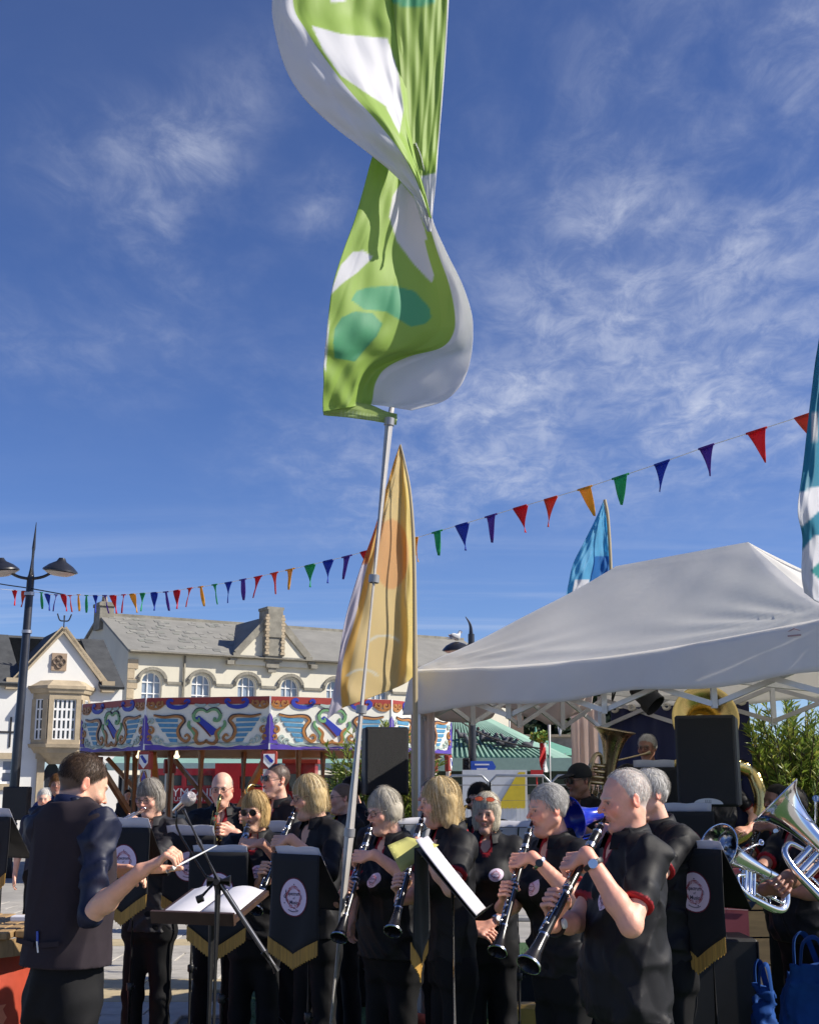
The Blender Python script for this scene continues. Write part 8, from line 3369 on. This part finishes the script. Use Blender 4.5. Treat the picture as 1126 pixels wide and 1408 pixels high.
# ------------------------------------------------------------------ loudspeakers
def speaker(label, c, w, h, d, yaw, badge_logo, stand_h, name='loudspeaker'):
    R = Matrix.Rotation(math.radians(yaw), 3, 'Z')
    t = thing(name, label, 'speaker', (c.x, c.y, c.z - h / 2))
    mb = MB(); mb.bevel_box(c, (w, d, h), .012, R)
    part('cabinet', mb, M_BLACK, t, smooth=False)
    mb = MB(); mb.bevel_box(c + R @ V(0, -d / 2 - .004, 0), (w - .03, .012, h - .03), .004, R)
    gr = part('grille', mb, mat('speaker_grille', (.014, .014, .016), .6, bump=.8, bscale=420), t, smooth=False)
    if badge_logo:
        mb = MB(); n = 18
        poly = [(-.09, 0), (.09, 0)] + [(.09 * math.cos(a), .036 * math.sin(a)) for a in np.linspace(.12, math.pi - .12, n)]
        mb.prism(poly, c + R @ V(0, -d / 2 - .0105, -h / 2 + .016), R @ V(1, 0, 0), (0, 0, 1), R @ V(0, -1, 0), .003)
        bd = part('name_plate', mb, mat('plate_silver', (.62, .62, .60), .4, .2), gr, smooth=False)
        mb = MB()
        for (x0, z0, x1, z1_) in ((-.016, .008, -.016, .026), (.016, .008, .016, .026), (-.016, .008, .016, .008), (-.006, .013, -.006, .026), (.006, .013, .006, .026)):
            mb.bar(c + R @ V(x0, -d / 2 - .0145, -h / 2 + .016 + z0), c + R @ V(x1, -d / 2 - .0145, -h / 2 + .016 + z1_), .003, .003)
        part('logo', mb, mat('plate_grey', (.25, .25, .25), .5), bd, smooth=False)
    zb = c.z - h / 2
    s_ = thing('speaker_stand', label.replace('loudspeaker', 'speaker stand under the loudspeaker') if False else 'black tripod stand carrying the ' + ('large loudspeaker with silver plate' if badge_logo else 'loudspeaker in front of the oleander by the carousel'), 'speaker stand', (c.x, c.y, .018))
    mb = MB(); mb.tube([(c.x, c.y, .12), (c.x, c.y, .95)], .019, 12); mb.tube([(c.x, c.y, .9), (c.x, c.y, zb - .002)], .0165, 12)
    part('pole', mb, M_STND, s_)
    for k in range(3):
        a = .5 + 2.094 * k; mb = MB(); f0 = V(c.x, c.y, .02); dv = V(math.cos(a), math.sin(a), 0)
        mb.tube([f0 + V(0, 0, .75) + dv * .02, f0 + dv * .5 + V(0, 0, .012)], .012, 8); mb.tube([f0 + V(0, 0, .16) + dv * .02, f0 + dv * .27 + V(0, 0, .345)], .009, 8)
        part('leg', mb, M_STND, s_)


speaker('large black loudspeaker with silver plate in front of the gold sousaphone bell', P(974, 1047, 8.3), .375, .565, .36, -17, True, 1.5)
speaker('black loudspeaker in front of the oleander by the carousel', P(529, 1047, 10.2), .34, .52, .30, 8, False, 1.6)

# ------------------------------------------------------------------ oleanders in tubs
M_LEAF = mat('oleander_leaf', attr=True, rough=.42, translucent=.42)


def oleander(label, base, zlo, zhi, rx, ry, nst, nl, tub_m, tub, seed):
    rg = random.Random(seed)
    t = thing('oleander', label, 'shrub', base)
    st, lf = MB(), MB()
    for i in range(nst):
        a = rg.uniform(0, 6.283); r_ = math.sqrt(rg.random())
        tip = base + V(rx * r_ * math.cos(a), ry * r_ * math.sin(a), zlo + (zhi - zlo) * (rg.uniform(.55, 1.0) - .18 * r_))
        b0 = base + V(.06 * math.cos(a), .06 * math.sin(a), tub[2] - .05)
        m_ = b0.lerp(tip, .5) + V(0, 0, .10)
        q = smooth_path([b0, m_, tip], 5)
        st.tube(q, np.linspace(.009, .003, len(q)).tolist(), 5, caps=False)
        for k in range(nl):
            u = rg.uniform(.30, 1.0)
            j = min(int(u * (len(q) - 1)), len(q) - 2)
            c = Vector(q[j]).lerp(Vector(q[j + 1]), rg.random())
            ax = (Vector(q[j + 1]) - Vector(q[j])).normalized()
            an = rg.uniform(0, 6.283); u1, u2 = frame_from(ax)
            d = (ax * rg.uniform(.5, 1.1) + (u1 * math.cos(an) + u2 * math.sin(an)) * rg.uniform(.45, .9)).normalized()
            L_ = rg.uniform(.06, .115); w_ = L_ * rg.uniform(.15, .22)
            s1, s2 = frame_from(d); s1 = s1 * math.cos(an) + s2 * math.sin(an)
            n_ = d.cross(s1)
            lf.tint = rg.choice(((.22, .30, .05), (.32, .39, .07), (.13, .21, .04), (.42, .44, .10), (.17, .25, .045)))
            if rg.random() < .02:
                lf.tint = (.5, .38, .06)
            dr = V(0, 0, -.012 * L_ / .1)
            lf.add([c, c + d * L_ * .4 + s1 * w_ / 2 + n_ * .003, c + d * L_ + dr, c + d * L_ * .4 - s1 * w_ / 2 + n_ * .003, c + d * L_ * .45 - n_ * .003], [(0, 1, 4), (1, 2, 4), (2, 3, 4), (3, 0, 4)])
    part('stems', st, mat('bark'), t)
    part('foliage', lf, M_LEAF, t, smooth=False, tint=True)
    mb = MB()
    w_, d_, h_ = tub
    n = 5
    for k in range(n):
        z = h_ * (k + .5) / n
        for sx in (-1, 1):
            mb = MB(); mb.box(base + V(0, sx * d_ / 2, z), (w_, .025, h_ / n - .012)); part('plank', mb, tub_m, t, smooth=False)
            mb = MB(); mb.box(base + V(sx * w_ / 2, 0, z), (.025, d_ - .03, h_ / n - .012)); part('plank', mb, tub_m, t, smooth=False)
    mb = MB(); mb.box(base + V(0, 0, h_ - .08), (w_ - .04, d_ - .04, .04)); part('soil', mb, mat('soil', (.03, .022, .015), .95), t, smooth=False)


M_TUB = mat('timber_tub', (.26, .18, .085), .75, var=.25, vscale=6, stretch=(.6, .6, 4))
b_ = G(1092, 10.0); oleander('sunlit oleander in a timber tub beside the large loudspeaker', V(b_.x, 10.0, .02), .95, P(1085, 958, 10.0).z + .07, .60, .40, 170, 60, M_TUB, (1.3, .55, .95), 5)
b_ = G(528, 11.2); oleander('oleander in a timber tub by the carousel, behind the loudspeaker', V(b_.x, 11.2, .02), .9, P(520, 988, 11.2).z, .54, .34, 110, 56, M_TUB, (.9, .5, .9), 9)

# ------------------------------------------------------------------ riser, boxes, bags, tub with the wooden top
mb = MB(); rc = BLc + DV * 1.15 - sv * .62
rb = thing('stage_riser', 'low black staging under the tuba player', 'staging', (rc.x, rc.y, .018))
Rt = Matrix.Rotation(math.atan2(DV.y, DV.x), 3, 'Z')
mb.bevel_box((rc.x - .05, rc.y + .05, RZ - .05), (2.2, 1.1, .09), .01, Rt)
part('deck', mb, mat('stage_ply', (.03, .028, .026), .8, var=.3, vscale=5), rb, smooth=False)
mb = MB(); mb.box((rc.x - .05, rc.y + .05, (RZ - .1) / 2 + .012), (2.14, 1.04, RZ - .115), rot=Rt)
part('skirt', mb, M_BANN, rb, smooth=False)

fc = thing('flight_case', 'black equipment case standing behind the slanting banner', 'case', G(965, 6.9, .02))
c = G(965, 6.9, .02); zc = P(960, 1287, 6.9).z
mb = MB(); mb.bevel_box(c + V(0, 0, (zc - .02) / 2), (.42, .34, zc - .02), .012)
part('box', mb, M_BLACK, fc, smooth=False)
mb = MB()
for sx in (-1, 1):
    mb.bar(c + V(sx * .205, -.172, .02), c + V(sx * .205, -.172, zc - .03), .016, .006)
part('corner_rail', mb, M_STND, fc, smooth=False)
mb = MB(); mb.tube(smooth_path([c + V(-.06, 0, zc - .03), c + V(-.05, 0, zc + .02), c + V(.05, 0, zc + .02), c + V(.06, 0, zc - .03)], 4), .008, 8)
part('handle', mb, M_STND, fc)
mb = MB()
sgp = thing('pink_poster_board', 'faded pink board with white lines behind the small silver horn', 'board', G(1003, 7.3, .02))
a, b2 = P(984, 1195, 7.3), P(1029, 1270, 7.3)
mb.box(((a.x + b2.x) / 2, 7.3, (a.z + .02) / 2), (b2.x - a.x, .02, a.z - .02))
pbd = part('panel', mb, mat('poster_pink', (.40, .10, .13), .7, var=.12, vscale=6), sgp, smooth=False)
mb = MB(); W5 = Wall(984, 7.288, 0.0)
s0, z0 = W5.sz(997, 1250); s1, z1_ = W5.sz(1028, 1252)
mb.bar(W5.p(s0 - .03, z0, .002), W5.p(s1, z1_, .002), .003, .004); mb.bar(W5.p(s0 + .012, z0, .002), W5.p(s0 + .012, z0 + .06, .002), .003, .004)
lt = text_mesh('BU', .055)
mb.add([W5.p(s0 + .075 + x, z0 + .03 + y, .004) for x, y, z in lt[0]], lt[1])
part('lettering', mb, mat('poster_pale', (.62, .45, .47), .7), pbd, smooth=False, kind='stuff')


def soft_bag(name, label, cat, c, r, m_, seed):
    """A slumped cloth bag: wide foot, crumpled sides, open gathered top with loose ears."""
    F = Field(); c = np.array(c)
    rg = random.Random(seed)
    h = r[2] * 1.8
    F.stack([(c[2] - .01 if False else .0, r[0] * 1.05, r[1] * 1.0, 0), (h * .25, r[0] * 1.12, r[1] * 1.08, 0), (h * .6, r[0], r[1] * .9, .01), (h * .85, r[0] * .86, r[1] * .62, .0), (h, r[0] * .8, r[1] * .4, -.02)], 0, p=2.6)
    F.ell((0, 0, h * 1.0), (r[0] * .55, r[1] * .22, h * .12), .02, 'sub')
    v, q = F.mesh(.012, fold=.034, seed=seed, fold_scale=1.0, cuts=((2, .002, -1),))
    t = thing(name, label, cat, tuple(c))
    field_object('cloth', (v, q), m_, t)
    for sy in (-1, 1):
        mb = MB(); mb.tube(smooth_path([(-r[0] * .4, sy * r[1] * .3, h * .95), (-r[0] * .3, sy * r[1] * .5, h * 1.10), (r[0] * .1, sy * r[1] * .7, h * 1.12), (r[0] * .4, sy * r[1] * .4, h * .95)], 5), .011, 6, squash=(1.6, .5))
        part('handle', mb, m_, t, local=True)
    return t


M_BBAG = mat('blue_bag', (.010, .055, .22), .8, spec=.2, var=.25, vscale=8)
bg_ = G(1098, 6.2, .018); bt1 = soft_bag('bag', 'crumpled bright blue bag with pink patches at the lower edge', 'bag', bg_ + V(0, 0, .0), (.15, .14, .475), M_BBAG, 3)
F = Field()
for dx, dz in ((.10, .62), (.14, .44)):
    F.ell((dx, -.12, dz), (.055, .05, .04), .0)
v, q = F.mesh(.009, fold=.012, seed=4)
field_object('pink_patch', (v, q), mat('pink_cloth', (.42, .03, .11), .7), bt1)
mb = MB(); mb.bar(V(-.02, -.155, .52), V(.05, -.16, .47), .03, .004); part('tag', mb, M_PAINT_W, bt1, smooth=False, local=True)
bg_ = G(1034, 6.6, .018); soft_bag('bag', 'narrow blue cloth bag beside the black case', 'bag', bg_, (.075, .10, .39), M_BBAG, 6)
bg_ = G(566, 8.9, .018); bt2 = soft_bag('bag', 'small colourful bag on the turf behind the side-on stand', 'bag', bg_, (.18, .14, .09), mat('bag_grey', (.06, .08, .14), .7, var=.4, vscale=6), 8)
F = Field(); F.ell((.05, -.06, .15), (.10, .07, .045), 0); v, q = F.mesh(.009, fold=.01, seed=2)
field_object('red_flap', (v, q), mat('bag_red', (.36, .06, .03), .7, var=.3, vscale=20), bt2)
yb_ = thing('instrument_case', 'small ochre case standing on the turf behind the silver-haired woman', 'case', G(706, 8.3, .018))
c = G(706, 8.3, .018)
mb = MB(); mb.bevel_box(c + V(0, 0, .17), (.26, .16, .34), .02); part('shell', mb, mat('ochre_case', (.34, .22, .05), .6, var=.2, vscale=9), yb_, smooth=False)
mb = MB(); mb.box(c + V(0, -.082, .15), (.262, .004, .012)); mb.box(c + V(0, -.083, .24), (.03, .006, .02)); part('clasp', mb, M_STND, yb_, smooth=False)

# red drum with the plank top, lower left
tc_ = G(-62, 7.6)
tbz = P(20, 1276, 7.4).z
dt = thing('planter_table', 'red painted drum with a planked wooden top, cut by the picture edge', 'table', tc_)
mb = MB(); mb.lathe([(.50, .02), (.53, .2), (.50, tbz - .14), (.0, tbz - .14)], tc_, seg=40)
M_DRUM = mat('drum_red', (.40, .055, .025), .6, var=.2, vscale=5)
dr_ = part('drum', mb, M_DRUM, dt)
rg = random.Random(4)
for k in range(18):
    a = -.9 + k * .11
    z0 = rg.uniform(.2, tbz - .35); h = rg.uniform(.08, .2)
    rows = [[tc_ + V(.535 * math.sin(a + .035 * (j - 1.5) + .03 * math.sin(i * 1.7 + k)), -.535 * math.cos(a + .035 * (j - 1.5) + .03 * math.sin(i * 1.7 + k)), z0 + h * i / 5) for j in range(4)] for i in range(6)]
    mb = MB(); mb.grid(rows, .003); part('painted_motif', mb, mat('drum_orange', (.62, .20, .10), .6, var=.2), dr_)
M_PLK = mat('plank_wood', (.33, .21, .09), .7, var=.3, vscale=5, stretch=(8, .8, 1))
for k in range(14):
    x = -.62 + k * .0895
    hl = math.sqrt(max(.01, .64 ** 2 - (x) ** 2))
    mb = MB(); mb.bevel_box(tc_ + V(x, 0, tbz - .02), (.084, 2 * hl, .04), .006); part('plank', mb, M_PLK, dt, smooth=False)
mb = MB()
for k in range(40):
    a0, a1 = 2 * math.pi * k / 40, 2 * math.pi * (k + 1) / 40
    mb.bar(tc_ + V(.615 * math.cos(a0), .615 * math.sin(a0), tbz - .088), tc_ + V(.615 * math.cos(a1), .615 * math.sin(a1), tbz - .088), .03, .09)
part('rim', mb, M_PLK, dt, smooth=False)
mb = MB(); mb.bevel_box(P(32, 1263, 7.35) + V(0, 0, .0), (.12, .09, .03), .006)
single('folded_paper', mb, M_PAPER, 'small white folded papers lying on the planked drum top', 'paper', smooth=False)

# ------------------------------------------------------------------ birds
def bird_mesh(name, grey):
    F = Field()
    F.ell((0, 0, .075), (.042, .085, .046), 0, R=rotx(.35))
    F.cone((0, -.055, .10), (0, -.085, .145), .030, .024, .02)
    F.ell((0, -.092, .155), (.024, .030, .024), .01)
    F.cone((0, .05, .06), (0, .16, .035), .026, .008, .02)
    F.cone((0, -.115, .152), (0, -.142, .145), .006, .003, .003)
    for sx in (-1, 1):
        F.cone((sx * .015, .0, .05), (sx * .016, -.005, .0), .006, .004, .004)
        F.ell((sx * .036, .03, .08), (.012, .085, .03), .01, R=rotx(.3))
    v, q = F.mesh(.011)
    z, y = v[:, 2], v[:, 1]
    T = np.tile(np.array(grey[0]), (len(v), 1)).astype(float)
    T[(np.abs(v[:, 0]) > .030) | (y > .07)] = grey[1]
    T[y < -.112] = grey[2]; T[z < .03] = grey[2]
    o = field_object(name, (v, q), mat('feathers', attr=True, rough=.7), None, T)
    return o


gull = bird_mesh('seagull', ((.70, .70, .70), (.30, .31, .34), (.6, .35, .05)))
gl = P(626, 884.5, 27); gull.location = (gl.x, gl.y - .05, gl.z + .02); gull.rotation_euler = (0, 0, 2.2); gull.scale = (1.45, 1.45, 1.45)
gull['label'] = 'white seagull standing on the slim street lamp behind the tent'; gull['category'] = 'seagull'
pig = bird_mesh('pigeon', ((.07, .075, .09), (.05, .05, .06), (.12, .06, .05)))
spots = ((634, 1017, 'p'), (641, 1023, 'q'), (655, 1014, 'a'), (663, 1020, 'b'), (668, 1017, 'c'), (675, 1022, 'd'), (684, 1024, 'e'), (691, 1028, 'f'), (697, 1023, 'g'), (647, 1026, 'h'), (726, 1030, 'i'), (703, 1030, 'j'))
ORD = 'first second third fourth fifth sixth seventh eighth ninth tenth eleventh twelfth'.split()
mr_ = [o for o in mk.children if o.name.startswith('roof')][0]
bvr = BVHTree.FromPolygons([mr_.data.vertices[i].co + mk.location for i in range(len(mr_.data.vertices))], [tuple(pp.vertices) for pp in mr_.data.polygons])
for k, (px, py, _) in enumerate(spots):
    d = (P(px, py + 2, 30) - CAM).normalized()
    hit = bvr.ray_cast(CAM, d)
    if hit[0] is None:
        continue
    o = pig if k == 0 else pig.copy()
    if k:
        COL.objects.link(o)
    o.location = hit[0] + V(0, 0, .015)
    o.rotation_euler = (0, 0, random.uniform(0, 6.28)); o.scale = (1.7, 1.7, 1.7)
    o['label'] = 'dark pigeon on the pale green market roof, ' + ORD[sorted(q_[0] for q_ in spots).index(px)] + ' from the carousel side'; o['category'] = 'pigeon'; o['group'] = 'pigeons on the market roof'
# festoon wire over the green roof
mb = MB(); mb.tube(smooth_path([P(622, 985, 31), P(660, 1008, 31), P(700, 1022, 31), P(745, 1030, 31)], 6), .02, 5)
o = single('festoon_wire', mb, M_BLACK, 'black festoon wire drooping over the pale green market roof', 'cable')
# small blue and white pennant hanging at the tent's side
mb = MB(); rows, tn = [], []
for i in range(8):
    r_ = []
    for j in range(6):
        u, v = j / 5, i / 7
        x = 763 + 13 * u * (1 - .85 * v) + 6 * v; y = 983 + 30 * v
        r_.append(P(x, y, 12.0 + .03 * math.sin(u * 5 + v * 3))); tn.append((.10, .30, .52) if (u < .55 and v < .55) else (.72, .72, .74))
    rows.append(r_)
mb.grid(rows, .003, tn)
mb.tube([P(770, 975, 12.0), P(770, 984, 12.0)], .004, 5)
single('pennant', mb, mat('flag_cloth_thin'), 'small blue and white pennant hanging beneath the tent valance', 'pennant', tint=True, smooth=True)
